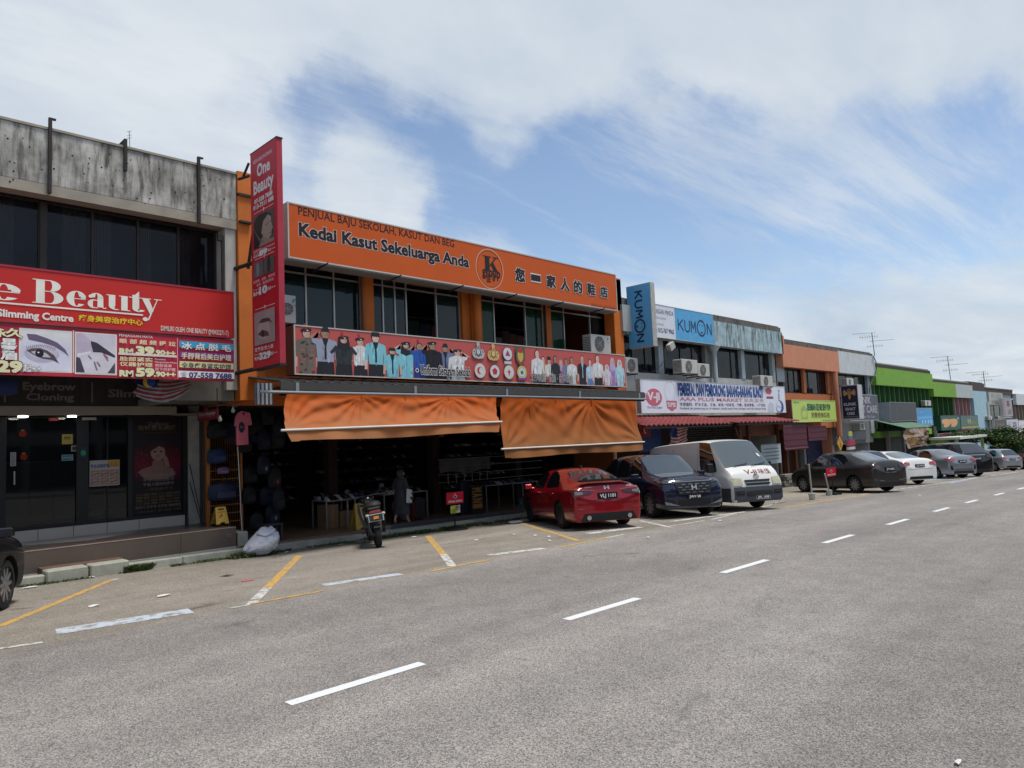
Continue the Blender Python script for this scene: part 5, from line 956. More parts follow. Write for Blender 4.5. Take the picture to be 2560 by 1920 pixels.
desc=['black school bag high on the left pillar of bags','black school bag high in the middle of the bag column','black school bag high on the right of the bag column','dark navy bag left under the top row','dark navy bag in the centre of the bag column','black bag with red trim at the right of the bag column','charcoal bag left low in the bag column','black bag centre low in the bag column','black bag with a red label low at the right','big dark suitcase standing left at the floor','dark rolling case with white tag at the floor','black cap-like bag at the very top left','black bag at the very top of the bag column','black bag at the top right of the column']
for k,((a_,b_),d_) in enumerate(zip(xx,desc)):bag(a_+(k*37)%13-6,b_+(k*53)%21-10,.34+.03*(k%4),.42+.05*(k%3),-17.3-.12*(k%4),[bk_,nv_,(.008,.008,.01)][k%3],d_,tag=(.16,.16,.16) if k in(4,10) else((.35,.04,.02) if k in(5,) else None))
t=thing('pink_tshirt','pink short sleeved t-shirt on a hanger at the shop front','t-shirt',onx(606,1070,-16.8));XTs=-16.8
P_=lambda x,y,X=XTs:onx(340+x/3.455,920+y/3.455,X)
out=[(885,385),(915,372),(945,378),(985,388),(1003,490),(972,498),(966,470),(972,660),(872,668),(868,500),(852,502),(862,420)]
mb=MB();pts=[P_(*q) for q in out];mb.prism(pts,(-.05,0,0),col=(.42,.10,.14));mb.build('shirt',print_mat(),t)
mb=MB();mb.prism([P_(918,385,XTs+.01),P_(944,384,XTs+.01),P_(930,412,XTs+.01)],(-.02,0,0),col=(.05,.02,.03));mb.build('collar',print_mat(),t)
p=XP(0,0,XTs+.004);c=P_(912,512);p.ell(c.y,c.z,.075,.13,(.02,.02,.03));p.text('BOSS',c.y-.04,c.z-.02,c.y+.04,c.z+.03,(.3,.15,.18));p.build('printed_badge',t)
mb=MB();q=P_(918,372);mb.tube([q,q+Vector((0,0,.12)),q+Vector((0,.04,.16))],.006,n=4);mb.build('hanger',M_steel,t)
t=thing('rope','thin white cord hanging down from the pink t-shirt','cord',P_(915,1400));mb=MB();mb.tube([P_(877,680),P_(886,820),P_(892,950),P_(900,1080),P_(905,1250),P_(917,1405)],.011,n=5);mb.build('cord',mat('white_cord',(.35,.35,.34),.6),t)
for k,(x,y) in enumerate(((725,440),(838,365))):t=thing('light_bulb','unlit white bulb hanging beside the %s'%('small dark red board' if k==0 else 'pink t-shirt'),'bulb',P_(x,y));mb=MB();mb.lathe(P_(x,y),[(.01,-.07),(.045,-.05),(.05,0),(.025,.04),(.02,.08)],n=10);mb.build('glass_bulb',mat('bulb_white',(.3,.3,.28),.3),t,smooth=True)
def caution(px0,px1,pyt,pyb,X,label,words):
    a,b=onx(px0,pyb,X),onx(px1,pyb,X);zt_=onx(px0,pyt,X).z;W=b.y-a.y;H=zt_-a.z;t=thing('floor_sign',label,'floor sign',(X,(a.y+b.y)/2,a.z),'yellow caution floor signs');M=mat('caution_yellow',(.42,.26,.04),.5,var=.08)
    for s_,nm in((1,'front_board'),(-1,'rear_board')):
        mb=MB();X2=X-.32 if s_<0 else X;mb.prism([(X2,a.y,a.z),(X2,a.y+W*.3,a.z),(X2,a.y+W*.36,a.z+.05),(X2,b.y-W*.36,a.z+.05),(X2,b.y-W*.3,a.z),(X2,b.y,a.z),(X-.12,b.y-W*.10,zt_),(X-.12,a.y+W*.10,zt_)],(-.02,0,0));mb.build(nm,M,t)
    d=Vector((-.12,0,H)).normalized();p=Print((X+.004,0,a.z),(0,1,0),d);c=a.y+W/2;p.rect(c-W*.22,H*.86,c+W*.22,H*.94,(.02,.02,.01));p.text('CAUTION',c-W*.32,H*.70,c+W*.32,H*.76,(.15,.08,.02),off=.02)
    p.poly([(c-W*.25,H*.40),(c+W*.25,H*.40),(c,H*.64)],(.35,.05,.02));p.poly([(c-W*.17,H*.43),(c+W*.17,H*.43),(c,H*.59)],(.42,.26,.04));p.line([(c-.02,H*.57),(c+.02,H*.50),(c-.03,H*.45)],.02,(.1,.05,.02))
    if words:p.text('WET',c-W*.18,H*.27,c+W*.18,H*.33,(.1,.06,.02),off=.02);p.text('FLOOR',c-W*.25,H*.17,c+W*.25,H*.23,(.1,.06,.02),off=.02)
    p.build('print',t);return t
caution(891,925,1260,1325,-16.95,'bright yellow wet floor caution sign left of the motorcycle',1);caution(541,573,1269,1312,-17.15,'dull yellow caution sign standing before the orange rack',0)
t=thing('plastic_stool','dark grey plastic stool behind the white sack','stool',onx(690,1350,-16.6));a,b=onx(662,1312,-16.7),onx(708,1316,-16.7);M=mat('dark_plastic',(.03,.03,.035),.5)
mb=MB();mb.box(-17.05,-16.7,a.y,b.y,a.z-.05,a.z);mb.build('seat',M,t,bevel=.01)
for x in(-17.02,-16.73):
    for y in(a.y+.03,b.y-.03):mb=MB();mb.box(x-.025,x+.025,y-.025,y+.025,zf(a.y),a.z-.05);mb.build('leg',M,t)
def case(px0,px1,pyt,pyb,X,c,label,d=.25):
    a,b=onx(px0,pyt,X),onx(px1,pyb,X);z0_=zf(a.y)+.05;t=thing('suitcase',label,'suitcase',(X,(a.y+b.y)/2,z0_));mb=MB();mb.box(X-d,X,a.y,b.y,z0_,a.z,col=c);mb.build('shell',print_mat('case_ink',.35),t,bevel=.03)
    for k in range(4):y=a.y+(b.y-a.y)*(k+.8)/4.6;mb=MB();mb.box(X,X+.01,y-.01,y+.01,z0_+.06,a.z-.06,col=tuple(x*.6 for x in c));mb.build('rib',print_mat('case_ink',.35),t)
    for y in(a.y+.05,b.y-.05):mb=MB();mb.cyl((X-.05,y-.01,z0_-.02),(X-.05,y+.01,z0_-.02),.03,n=8,col=(.25,.05,.02));mb.build('wheel',print_mat('case_ink',.35),t)
    mb=MB();mb.box(X-d/2-.01,X-d/2+.01,a.y+.1,b.y-.1,a.z,a.z+.03,col=(.05,.05,.05));mb.build('handle',print_mat('case_ink',.35),t);return t
case(1009,1028,1254,1302,-17.5,(.09,.09,.10),'grey ribbed suitcase just behind the walking woman');case(1038,1066,1248,1300,-17.45,(.03,.03,.035),'black suitcase with red wheels right of the walking woman');case(1031,1038,1256,1300,-17.4,(.12,.03,.02),'narrow dark red case between the two suitcases');case(1154,1175,1203,1268,-17.4,(.012,.014,.03),'dark navy suitcase right of the red notice board')
a,b=onx(1180,1219,-17.3),onx(1207,1270,-17.3);t=thing('display_board','black upright board with big orange letters turned sideways','board',(-17.4,(a.y+b.y)/2,zf(a.y)));mb=MB();mb.box(-17.5,-17.3,a.y-.02,b.y+.02,zf(a.y),a.z+.03,col=(.02,.02,.02));mb.build('board',print_mat(),t);p=XP(0,0,-17.298)
H=a.z-b.z
for k,ch in enumerate('MANI'):p.vtext(ch,a.y+.02,b.z+H*(3-k)/4+.02,b.y-.02,b.z+H*(4-k)/4-.02,(.32,.14,.02),off=.04)
p.build('lettering',t)
a,b=onx(1097,1149,-18.3),onx(1225,1200,-18.3);t=thing('covered_rack','dull grey plastic sheet draped over a rack in the right half of the shop','covered rack',(-18.4,(a.y+b.y)/2,zf(a.y)));mb=MB();vs=[]
for j in range(7):
    for i in range(25):f_,g=i/24,j/6;vs.append((-18.3+.04*math.sin(f_*21)*g+.02,a.y+(b.y-a.y)*f_,a.z-(a.z-1.15)*g+.04*math.sin(f_*9)*g))
mb.add(vs,[(j*25+i,j*25+i+1,(j+1)*25+i+1,(j+1)*25+i) for j in range(6) for i in range(24)]);mb.build('sheet',mat('grey_sheet',(.075,.08,.082),.5,var=.1),t,smooth=True)
for z in(a.z,a.z-.25,a.z-.5,a.z-.75):mb=MB();mb.cyl((-18.22,a.y-.1,z),(-18.22,b.y+2.6,z-.02),.012,n=5);mb.build('wire',mat('pale_wire',(.2,.2,.2),.4),t)
for i in range(6):mb=MB();y=a.y+.2+i*.35;mb.cyl((-18.1,y,1.15),(-18.1,y,.8),.018,n=5);mb.build('hook',mat('pale_wire',(.2,.2,.2),.4),t)
for k,(x,c) in enumerate(((1309,(.03,.12,.16)),(1320,(.06,.22,.28)))):
    a=ong(x,1284,.35);X=-16.85;q=onx(x,1272,X);t=thing('bucket',['dark blue plastic bucket left beside the red car','light blue plastic bucket right beside the red car'][k],'bucket',(X,q.y,zf(q.y)));mb=MB();mb.lathe((X,q.y,zf(q.y)),[(.11,0),(.15,.34),(.16,.35),(.16,.37)],n=16,col=c);mb.build('pail',print_mat('case_ink',.35),t,smooth=True);mb=MB();mb.tube([(X+.02,q.y+.16*math.cos(s_*.524),zf(q.y)+.30-.14*math.sin(s_*.524)) for s_ in range(7)],.005,n=4,col=(.4,.4,.4));mb.build('handle',print_mat('case_ink',.35),t)
t=thing('low_panel','low grey panel with small white brackets running along the drain by the red car','panel',(-16.6,13.5,-.1))
for i in range(8):
    y=11.6+i*1.15;mb=MB();mb.box(-16.75,-16.70,y,y+1.13,zf(y)-.12,zf(y)+.06);mb.build('panel',mat('slate_panel',(.06,.065,.07),.5),t)
# KUMON BUILDING and the blocks beyond
from mathutils import noise as MN
def gf(y):return gz(-16.3,y)+.17
def block(label,Y0,Y1,pyL,pyR,name='shop_building',depth=13,side=None):
    """shell of a two storey shophouse between Y0,Y1"""
    t=thing(name,label,'shophouse',(-18,(Y0+Y1)/2,gf(Y0)));return t
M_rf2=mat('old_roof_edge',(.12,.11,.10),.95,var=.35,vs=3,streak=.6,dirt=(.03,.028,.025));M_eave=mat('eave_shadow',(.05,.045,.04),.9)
def shell(t,Y0,Y1,zpar,wallm,zr,rm=None,Xp=-16.55):
    mb=MB();mb.box(-30,-29.8,Y0,Y1,gf(Y1)-1,zpar-.3);mb.box(-29.8,-17.3,Y1-.18,Y1-.02,gf(Y1)-1,zpar-.1);mb.box(-29.8,-17.3,Y0+.02,Y0+.18,gf(Y1)-1,zpar-.1);mb.build('wall',wallm,t)
    mb=MB();mb.add([(Xp-.25,Y0,zr-.12),(Xp-.25,Y1,zr-.12),(-30,Y1,zr+.6),(-30,Y0,zr+.6),(Xp-.25,Y0,zr),(Xp-.25,Y1,zr),(-30,Y1,zr+.72),(-30,Y0,zr+.72)],[(3,2,1,0),(4,5,6,7),(0,1,5,4),(1,2,6,5),(2,3,7,6),(3,0,4,7)]);mb.build('roof',rm or M_rf2,t)
    mb=MB();mb.box(-21,-20.9,Y0+.2,Y1-.2,gf(Y1)-.5,zr-.5);mb.box(-20.9,-17.2,Y0+.2,Y1-.2,gf(Y0)+3.0,gf(Y0)+3.15);mb.build('inner_wall',M_black,t)
P4=lambda x,y:(1520+x/3.95,680+y/3.95)
YQ0,YQ1=22.97,37.55
KU=block('pale blue shophouse block with black mould streaks and the blue round-faced sign',YQ0,YQ1,0,0)
XPk=-16.55
zr=(onx(1651.6,758.5,XPk-.2).z+onx(1955,819.5,XPk-.2).z)/2;zpt=(onx(*P4(1045,478),XPk).z+onx(*P4(1710,600),XPk).z)/2;zpb=(onx(*P4(1070,722),XPk).z+onx(*P4(1735,812),XPk).z)/2
M_lblue=mat('mouldy_pale_blue',(.32,.43,.46),.85,var=.4,vs=2.6,streak=.8,dirt=(.06,.065,.06),dscale=1.3);M_lb2=mat('pale_blue_grey',(.38,.44,.46),.85,var=.15,vs=2,streak=.4,dirt=(.14,.14,.13));M_wq=mat('dirty_white',(.50,.50,.47),.85,var=.12,vs=2,streak=.4,dirt=(.18,.17,.15))
shell(KU,YQ0,YQ1,zpt,M_wq,zr)
mb=MB();mb.box(-16.9,XPk,YQ0+.1,YQ1-.1,zpb,zpt);mb.build('parapet',M_lblue,KU);mb=MB();mb.box(-16.88,XPk-.08,YQ0+.1,YQ1-.1,zpt,zr-.1);mb.build('roof_fascia',M_rf2,KU)
XQ=-17.1;zq0=(onx(1603.5,931,XQ).z+onx(1900,948.5,XQ).z)/2;zq1=zpb+.02
def cols(t,items,z0,z1,X):
    for a,b,m,nm in items:mb=MB();ya,yb=onx(a,880,X+.15).y,onx(b,880,X+.15).y;mb.box(X-.25,X+.15,ya,yb,z0,z1);mb.build(nm,m,t)
win_row(KU,[1548,1580,1612,1644],880,XQ,zq0,zq1,M_glass_dk,M_frame_dk,None,.05)
win_row(KU,[1660,1700,1730,1760],880,XQ,zq0,zq1,M_glass_dk,M_frame_dk,None,.05)
win_row(KU,[1788,1826,1852],880,XQ,zq0,zq1,M_glass_dk,M_frame_dk,None,.05)
win_row(KU,[1860,1897,1927],880,XQ,zq0,zq1,M_glass_dk,M_frame_dk,None,.05)
cols(KU,[(1646,1658,M_lb2,'pillar'),(1762,1786,mat('grey_party',(.2,.2,.19),.9,streak=.3),'pillar'),(1852,1860,M_lb2,'pillar'),(1928,1957,M_lb2,'pillar')],zq0-.05,zq1,XQ)
mb=MB();mb.box(XQ-.3,XQ+.12,YQ0+.1,YQ1-.1,2.9,zq0-.05);mb.build('sill_wall',M_wq,KU)
y=onx(1785,880,XQ+.35).y;mb=MB();mb.cyl((XQ+.35,y,zq0-.6),(XQ+.35,y,zq1-.1),.11,n=12);mb.lathe((XQ+.35,y,zq1-.35),[(.11,0),(.3,.3),(.3,.36)],n=12);mb.build('rainwater_pipe',M_lb2,KU)
y=onx(1938,900,XQ+.3).y;mb=MB();mb.cyl((XQ+.3,y,zq0-.5),(XQ+.3,y,zq1),.03,n=6);mb.build('drain_pipe',M_steel,KU)
XSg=-16.3;a,b=onx(1600,763,XSg).y,onx(1689.6,848.4,XSg).y;Z1=(onx(1685.8,769.9,XSg).z+onx(1782,785,XSg).z)/2;Z0=(onx(1644,844.6,XSg).z+onx(1785.8,861,XSg).z)/2;c=(onx(1782,785,XSg).y+onx(1785.8,861,XSg).y)/2;yl=YQ0+.6;b=(onx(1685.8,770,XSg).y+onx(1689.6,848.4,XSg).y)/2
t=sign_box('learning_centre_sign','wide rooftop sign half white half sky blue with a round smiling face letter',yl,c,Z0,Z1,XSg,.2,mat('sign_white',(.60,.62,.68),.4,var=.04),mat('sign_back',(.3,.3,.3),.6),M_whitemetal,.02)
p=XP(0,0,XSg+.001);nvb=(.02,.04,.10);p.rect(b,Z0+.02,c-.02,Z1-.02,(.09,.34,.60));H=Z1-Z0
def q4(x,y):return p.P(*P4(x,y or 550))
p.text('PUSAT PERKEMBANGAN MINDA',q4(250,400)[0],Z0+H*.72,q4(645,400)[0],Z0+H*.86,nvb);p.text('AKTIVITI KUMON JOHOR',q4(380,440)[0],Z0+H*.56,q4(570,440)[0],Z0+H*.63,(.3,.3,.35));p.text('TMN PELANGI',q4(400,490)[0],Z0+H*.38,q4(545,490)[0],Z0+H*.44,(.3,.3,.35));p.text('TEL : 012-767 9965',q4(430,590)[0],Z0+H*.16,q4(650,590)[0],Z0+H*.30,nvb,off=.02)
def kumon(p,L_,vert=False):
    """letters K U M (face) N drawn in boxes of a unit cell; L_ maps letter,fx,fy -> plane point"""
    th=lambda k:.10
    strokes={'K':[((0,0),(0,1)),((0,.42),(.62,1)),((.18,.58),(.66,0))],'U':[((0,1),(0,.3)),((0,.3),(.1,.07)),((.1,.07),(.33,0)),((.33,0),(.56,.07)),((.56,.07),(.66,.3)),((.66,.3),(.66,1))],'M':[((0,0),(.04,1)),((.04,1),(.38,.35)),((.38,.35),(.72,1)),((.72,1),(.76,0))],'N':[((0,0),(0,1)),((0,1),(.66,0)),((.66,0),(.66,1))]}
    for ch in 'KUMN':
        for a_,b_ in strokes[ch]:p.line([L_(ch,*a_),L_(ch,*b_)],L_('t',0,0),nvb)
    n=22;pts=[L_('O',.5+.55*math.cos(k*2*math.pi/n),.5+.68*math.sin(k*2*math.pi/n)) for k in range(n+1)];p.line(pts,L_('t',0,0),nvb)
    for a_,b_ in(((.28,.72),(.30,.80)),((.72,.72),(.70,.80)),((.40,.12),(.62,.10))):p.line([L_('O',*a_),L_('O',*b_)],L_('t',0,0),nvb)
xs_={'K':q4(695,0)[0],'U':q4(760,0)[0],'M':q4(820,0)[0],'O':q4(885,0)[0],'N':q4(978,0)[0]};wz={'K':q4(745,0)[0]-q4(695,0)[0],'U':q4(805,0)[0]-q4(760,0)[0],'M':q4(865,0)[0]-q4(820,0)[0],'O':q4(955,0)[0]-q4(885,0)[0],'N':q4(1017,0)[0]-q4(978,0)[0]}
def LH(ch,fx,fy):
    if ch=='t':return.075
    sc={'K':.66,'U':.66,'M':.76,'O':1,'N':.66}[ch];return xs_[ch]+wz[ch]*fx/sc,Z0+H*(.30+.36*fy)
kumon(p,LH);p.build('print',t)
YV=23.4;TLx,TR,BR,BL_=ony(1564.7,717.2,YV),ony(1624.8,705.2,YV),ony(1633,865,YV),ony(1573.5,872.4,YV);x0,x1=(TLx.x+BL_.x)/2,(TR.x+BR.x)/2;z1,z0=(TLx.z+TR.z)/2,(BL_.z+BR.z)/2
dq=(ony(1640,709,YV).x);yb_=onx(1634.5,708,x1).y
t=thing('vertical_sign','sky blue vertical box sign with sideways letters beside the orange building','sign',((x0+x1)/2,YV,z0));mb=MB();mb.box(x0,x1,YV+.01,max(YV+.3,min(yb_,YV+.8)),z0,z1);mb.build('box',mat('aged_sign_metal',(.36,.35,.32),.5,var=.2,vs=5,streak=.5,dirt=(.2,.19,.17)),t)
mb=MB();mb.box(x0+.02,x1-.02,YV,YV+.01,z0+.03,z1-.03);mb.build('face',mat('sky_blue_face',(.10,.36,.62),.4,var=.05),t)
p=YP(0,0,YV-.001);W,H=x1-x0,z1-z0
zc={'K':(.885,.78),'U':(.74,.63),'M':(.585,.475),'O':(.43,.25),'N':(.205,.095)}
def LV(ch,fx,fy):
    if ch=='t':return.07
    sc={'K':.66,'U':.66,'M':.76,'O':1,'N':.66}[ch];a_,b_=zc[ch];return x0+W*(.35+.30*fy),z0+H*(a_+(b_-a_)*fx/sc)
kumon(p,LV);p.build('lettering',t)
mb=MB();
for z in(z1-.5,z0+.6):mb.cyl((x0-.9,YV+.15,z),(x0,YV+.15,z),.03,n=6)
mb.build('bracket',M_steel,t)
t=thing('old_panel_sign','narrow grey unlit panel behind the sky blue vertical sign','sign',onx(1560,790,-16.4));a,b=onx(1555,760,-16.4),onx(1566,828,-16.4);mb=MB();mb.box(-16.5,-16.4,a.y,b.y+.5,b.z,a.z);mb.build('panel',mat('dull_grey',(.35,.37,.36),.6),t)
XV=-16.2;Y0,Y1,Z0,Z1=span((1598.5,947),(1960.5,966),(1603.5,1033),(1965.6,1032),XV)
t=sign_box('market_sign','long white grocery sign with faded pink round logo and blue capitals',Y0,Y1,Z0,Z1,XV,.2,mat('faded_white_sign',(.66,.69,.76),.45,var=.04),M_whitemetal,M_whitemetal,.02)
p=XP(0,0,XV+.001);H=Z1-Z0;pkk=(.50,.13,.18);bl_=(.03,.08,.26);V=lambda f:Z0+H*f;Ux=lambda x:p.P(*P4(x,1250))[0]
r=(Ux(535)-Ux(375))/2;c=(Ux(455),V(.47));p.ell(*c,r,H*.26,pkk,n=28);p.text('V-ji',Ux(392),V(.40),Ux(510),V(.62),(.66,.66,.7),off=.04);p.text('Mee Marka Segera',Ux(385),V(.14),Ux(530),V(.22),(.1,.15,.2))
p.ring(Ux(615),V(.66),.42,.42,.03,(.55,.57,.6));p.rect(Ux(575),V(.28),Ux(675),V(.38),pkk);p.poly([(Ux(572),V(.36)),(Ux(678),V(.36)),(Ux(672),V(.16)),(Ux(625),V(.06)),(Ux(580),V(.16))],pkk);p.text('TUMIX',Ux(582),V(.20),Ux(665),V(.32),(.66,.66,.7),off=.05)
p.text('PEMBEKAL DAN PEMBORONG BARANG-BARANG RUNCIT',Ux(695),V(.56),Ux(1535),V(.93),bl_,off=.05);p.text('AAA PLUS MARKET',Ux(705),V(.39),Ux(1325),V(.50),(.52,.22,.26),off=.02);p.text('吴英富贵',Ux(1340),V(.38),Ux(1535),V(.51),(.52,.30,.32))
p.text('专营酱料，罐头食品，食油，米及一切杂货，干粮，批发零售，一律欢迎',Ux(705),V(.22),Ux(1550),V(.33),(.06,.07,.12),off=.01);p.text('Pembekal dan pemborong sos, tin makanan, minyak masak, beras, barangan runcit dan makanan kering',Ux(705),V(.12),Ux(1550),V(.19),(.06,.07,.12))
p.ell(Ux(1590),V(.80),.35,.16,(.5,.12,.12));p.rect(Ux(1565),V(.52),Ux(1632),V(.60),(.3,.06,.1));p.ell(Ux(1605),V(.18),.35,.28,(.5,.55,.62));p.ell(Ux(1690),V(.22),.45,.34,(.03,.09,.30));p.ell(Ux(1680),V(.24),.3,.28,(.66,.69,.76));p.text('Ping',Ux(1665),V(.17),Ux(1712),V(.27),(.4,.1,.1));p.vtext('V-ice',Ux(1680),V(.50),Ux(1702),V(.88),(.05,.08,.2))
p.build('print',t)
ac_unit(1566,1595,893,932,-16.3,'air conditioner right of the long salmon banner end',.35);ac_unit(1705,1744,897,932,-15.9,'air conditioner left of the pair under the round-faced sign',.45);ac_unit(1745,1774,908,940,-16.0,'air conditioner right of the pair, a little lower beside the pipe',.4);ac_unit(1902,1932,938,965,-16.1,'air conditioner above the right end of the grocery sign',.45)
fl_=thing('floodlight','small old floodlight hanging from the rooftop sign on an arm','light',onx(1680,865,-16.0));c=onx(1677,866,-16.0);mb=MB();mb.obox(c,.18,.38,.28,rx=.5);mb.build('housing',mat('aged_sign_metal',(.36,.35,.32)),fl_);mb=MB();mb.cyl(c,(-16.4,c.y+.3,c.z+.5),.02,n=6);mb.build('arm',M_steel,fl_)
mb=MB();a,b=onx(1662,895,-16.2),onx(1600,924,-16.2);pts=[c.lerp(b,i/8)-Vector((0,0,.5*math.sin(math.pi*i/8))) for i in range(9)];mb.tube(pts,.012,n=4);mb.build('cable',M_steel,fl_)
def tiled_canopy(label,tl,tr,bl,br,X1,m,ny,nx_,group=None):
    A,B=onx(*tl,-16.6),onx(*tr,-16.6);C_,D=onx(*bl,X1),onx(*br,X1);t=thing('tiled_canopy',label,'canopy',C_,group);zt_,zb_=(A.z+B.z)/2,(C_.z+D.z)/2;y0_,y1_=C_.y,D.y;n=0
    for i in range(ny):
        a,b=y0_+(y1_-y0_)*i/ny,y0_+(y1_-y0_)*(i+1)/ny;mb=MB()
        for j in range(nx_):
            f0,f1=j/nx_,(j+1)/nx_;xa,xb=-16.6+(X1+16.6)*f0,-16.6+(X1+16.6)*f1;za_,zb2=zt_+(zb_-zt_)*f0,zt_+(zb_-zt_)*f1
            mb.add([(xa,a,za_),(xb+.04,a,zb2+.02),(xa,(a+b)/2,za_+.07),(xb+.04,(a+b)/2,zb2+.09),(xa,b,za_),(xb+.04,b,zb2+.02),(xb+.04,a,zb2-.02),(xb+.04,(a+b)/2,zb2+.05),(xb+.04,b,zb2-.02)],[(0,1,3,2),(2,3,5,4),(1,6,7,3),(3,7,8,5)])
        mb.build('tile_row',m,t,smooth=False)
    mb=MB();mb.box(X1-.06,X1,y0_,y1_,zb_-.1,zb_-.03);mb.build('eave_board',M_steel,t);return t
M_mar=mat('maroon_tile',(.20,.04,.04),.45,var=.25,vs=3,streak=.3,dirt=(.08,.04,.035))
tiled_canopy('left maroon tiled canopy below the grocery sign',(1600,1038),(1840,1042),(1614,1063.5),(1829,1061),-14.9,M_mar,20,5,'maroon tiled canopies');tiled_canopy('right maroon tiled canopy stretching toward the lime sign',(1850,1042),(1995,1044),(1846,1058),(1998,1053),-14.9,M_mar,16,5,'maroon tiled canopies')
zk=gf(30)
def shutter(label,pxa,pxb,zt_,X,m,z0=None,n=22):
    ya,yb=onx(pxa,1120,X).y,onx(pxb,1120,X).y;z0=z0 if z0 is not None else gf((ya+yb)/2);t=thing('roller_shutter',label,'shutter',(X,(ya+yb)/2,z0))
    for i in range(n):a=z0+(zt_-z0)*i/n;h=(zt_-z0)/n;mb=MB();mb.prism([(X,ya,a),(X+.035,ya,a+h*.5),(X,ya,a+h*.92)],(0,yb-ya,0));mb.build('slat',m,t)
    mb=MB();mb.box(X-.02,X+.05,ya-.08,ya,z0,zt_);mb.box(X-.02,X+.05,yb,yb+.08,z0,zt_);mb.build('guide_rail',M_steel,t);return t
shutter('dark grey roller shutter under the maroon canopy behind the white van',1716,1845,zk+2.9,-18.6,mat('dark_shutter',(.06,.06,.058),.5,var=.1),n=26)
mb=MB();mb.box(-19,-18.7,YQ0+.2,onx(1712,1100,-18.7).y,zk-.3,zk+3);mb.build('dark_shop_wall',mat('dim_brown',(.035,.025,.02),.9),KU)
for px in(1850,1872,1945):y=onx(px,1120,-17.3).y;mb=MB();mb.box(-17.5,-17.2,y-.12,y+.12,zk-.4,zk+3);mb.build('front_post',mat('dim_orange2',(.14,.05,.025),.8),KU)
mb=MB();mb.box(-17.6,-17.3,onx(1850,1100,-17.3).y,YQ1,zk+2.3,zk+3.0);mb.build('door_header',mat('dim_orange2',(.14,.05,.025),.8),KU)
f3=thing('flag','blue and red state flag hanging left of the dark grey shutter','flag',onx(1620,1080,-16.5));A=onx(1596,1062,-16.5);B=onx(1650,1064,-16.5);mb=MB();mb.add([(A.x,A.y,A.z),(B.x+.05,B.y,B.z),(B.x,B.y,B.z-1.0),(A.x,A.y,A.z-1.1)],[(0,1,2,3)],0,(.01,.025,.12));mb.add([(A.x+.01,A.y,A.z),(A.x+.04,(A.y+B.y)/2,A.z),(A.x+.04,(A.y+B.y)/2,A.z-.5),(A.x+.01,A.y,A.z-.5)],[(0,1,2,3)],0,(.25,.02,.03));mb.build('cloth',print_mat(),f3);p=XP(0,0,A.x+.06);yc_=A.y+(B.y-A.y)*.25;p.ell(yc_,A.z-.22,.14,.14,(.5,.48,.46),n=14);p.ell(yc_+.06,A.z-.22,.11,.12,(.25,.02,.03),n=14);p.build('moon_emblem',f3)
f4=thing('flag','Malaysian striped flag hung under the maroon canopy in shade','flag',onx(1690,1072,-16.3));flag(f4,onx(1672,1065,-16.3),onx(1716,1065,-16.3),.9,0)
P5=lambda x,y:(1920+x/4.367,780+y/4.367)
YR0,YRm,YR1=37.57,onx(2097,900,-16.55).y,onx(2188,920,-16.55).y
zr=(onx(1961,838,XPk-.2).z+onx(2185.6,890,XPk-.2).z)/2;zpt=(onx(1962,859,XPk).z+onx(2096,881,XPk).z)/2;zpb=(onx(1961,917,XPk).z+onx(2098,929,XPk).z)/2
SA=block('salmon painted shophouse with two dark upstairs windows and lime sign',YR0,YRm,0,0);WB=block('grey white streaked shophouse with the navy clinic signs',YRm,YR1,0,0)
M_sal=mat('salmon_paint',(.52,.22,.13),.8,var=.08,vs=2,streak=.1,dirt=(.3,.15,.1));M_sal2=mat('orange_salmon',(.50,.18,.07),.8,var=.1);M_gw=mat('streaky_white',(.50,.53,.54),.85,var=.1,vs=3,streak=.5,dirt=(.22,.18,.16),dscale=2)
shell(SA,YR0,YRm,zpt,M_sal,zr);shell(WB,YRm,YR1,zpt,M_gw,zr)
mb=MB();mb.box(-16.9,XPk,YR0+.05,YRm,zpb,zpt);mb.box(-17,XPk,YR0-.25,YR0+.05,zpb,zr+.1);mb.build('parapet',M_sal,SA);mb=MB();mb.box(-16.9,XPk,YRm,YR1,zpb-.03,zpt+.08);mb.build('parapet',M_gw,WB)
mb=MB();mb.box(-16.88,XPk-.1,YR0,YRm,zpt,zr-.1);mb.build('roof_fascia',M_rf2,SA);mb=MB();mb.box(-16.88,XPk-.1,YRm,YR1,zpt+.08,zr-.1);mb.build('roof_fascia',M_rf2,WB)
zq0=(onx(*P5(180,880),XQ).z+onx(*P5(630,890),XQ).z)/2
win_row(SA,[P5(160,0)[0],P5(225,0)[0],P5(290,0)[0],P5(362,0)[0]],955,XQ,zq0,zpb-.05,M_glass_dk,M_frame_dk,None,.05);win_row(SA,[P5(392,0)[0],P5(440,0)[0],P5(545,0)[0],P5(625,0)[0]],955,XQ,zq0,zpb-.05,M_glass_dk,M_frame_dk,None,.05)
cols(SA,[(P5(365,0)[0],P5(389,0)[0],M_sal2,'pillar'),(P5(628,0)[0],P5(740,0)[0],M_sal2,'pillar')],zq0,zpb,XQ)
mb=MB();mb.box(XQ-.3,XQ+.13,YR0,YRm,gf(42)+2.9,zq0-.05);mb.build('sill_wall',M_sal2,SA)
y=onx(P5(735,0)[0],960,XQ+.4).y;mb=MB();mb.cyl((XQ+.4,y,gf(44)+2.4),(XQ+.4,y,zpb-.02),.17,n=12);mb.build('rainwater_pipe',M_sal,SA)
win_row(WB,[P5(770,0)[0],P5(860,0)[0],P5(940,0)[0],P5(1000,0)[0],P5(1055,0)[0]],960,XQ,zq0-.3,zpb-.05,M_glass_dk,M_frame_dk,None,.05)
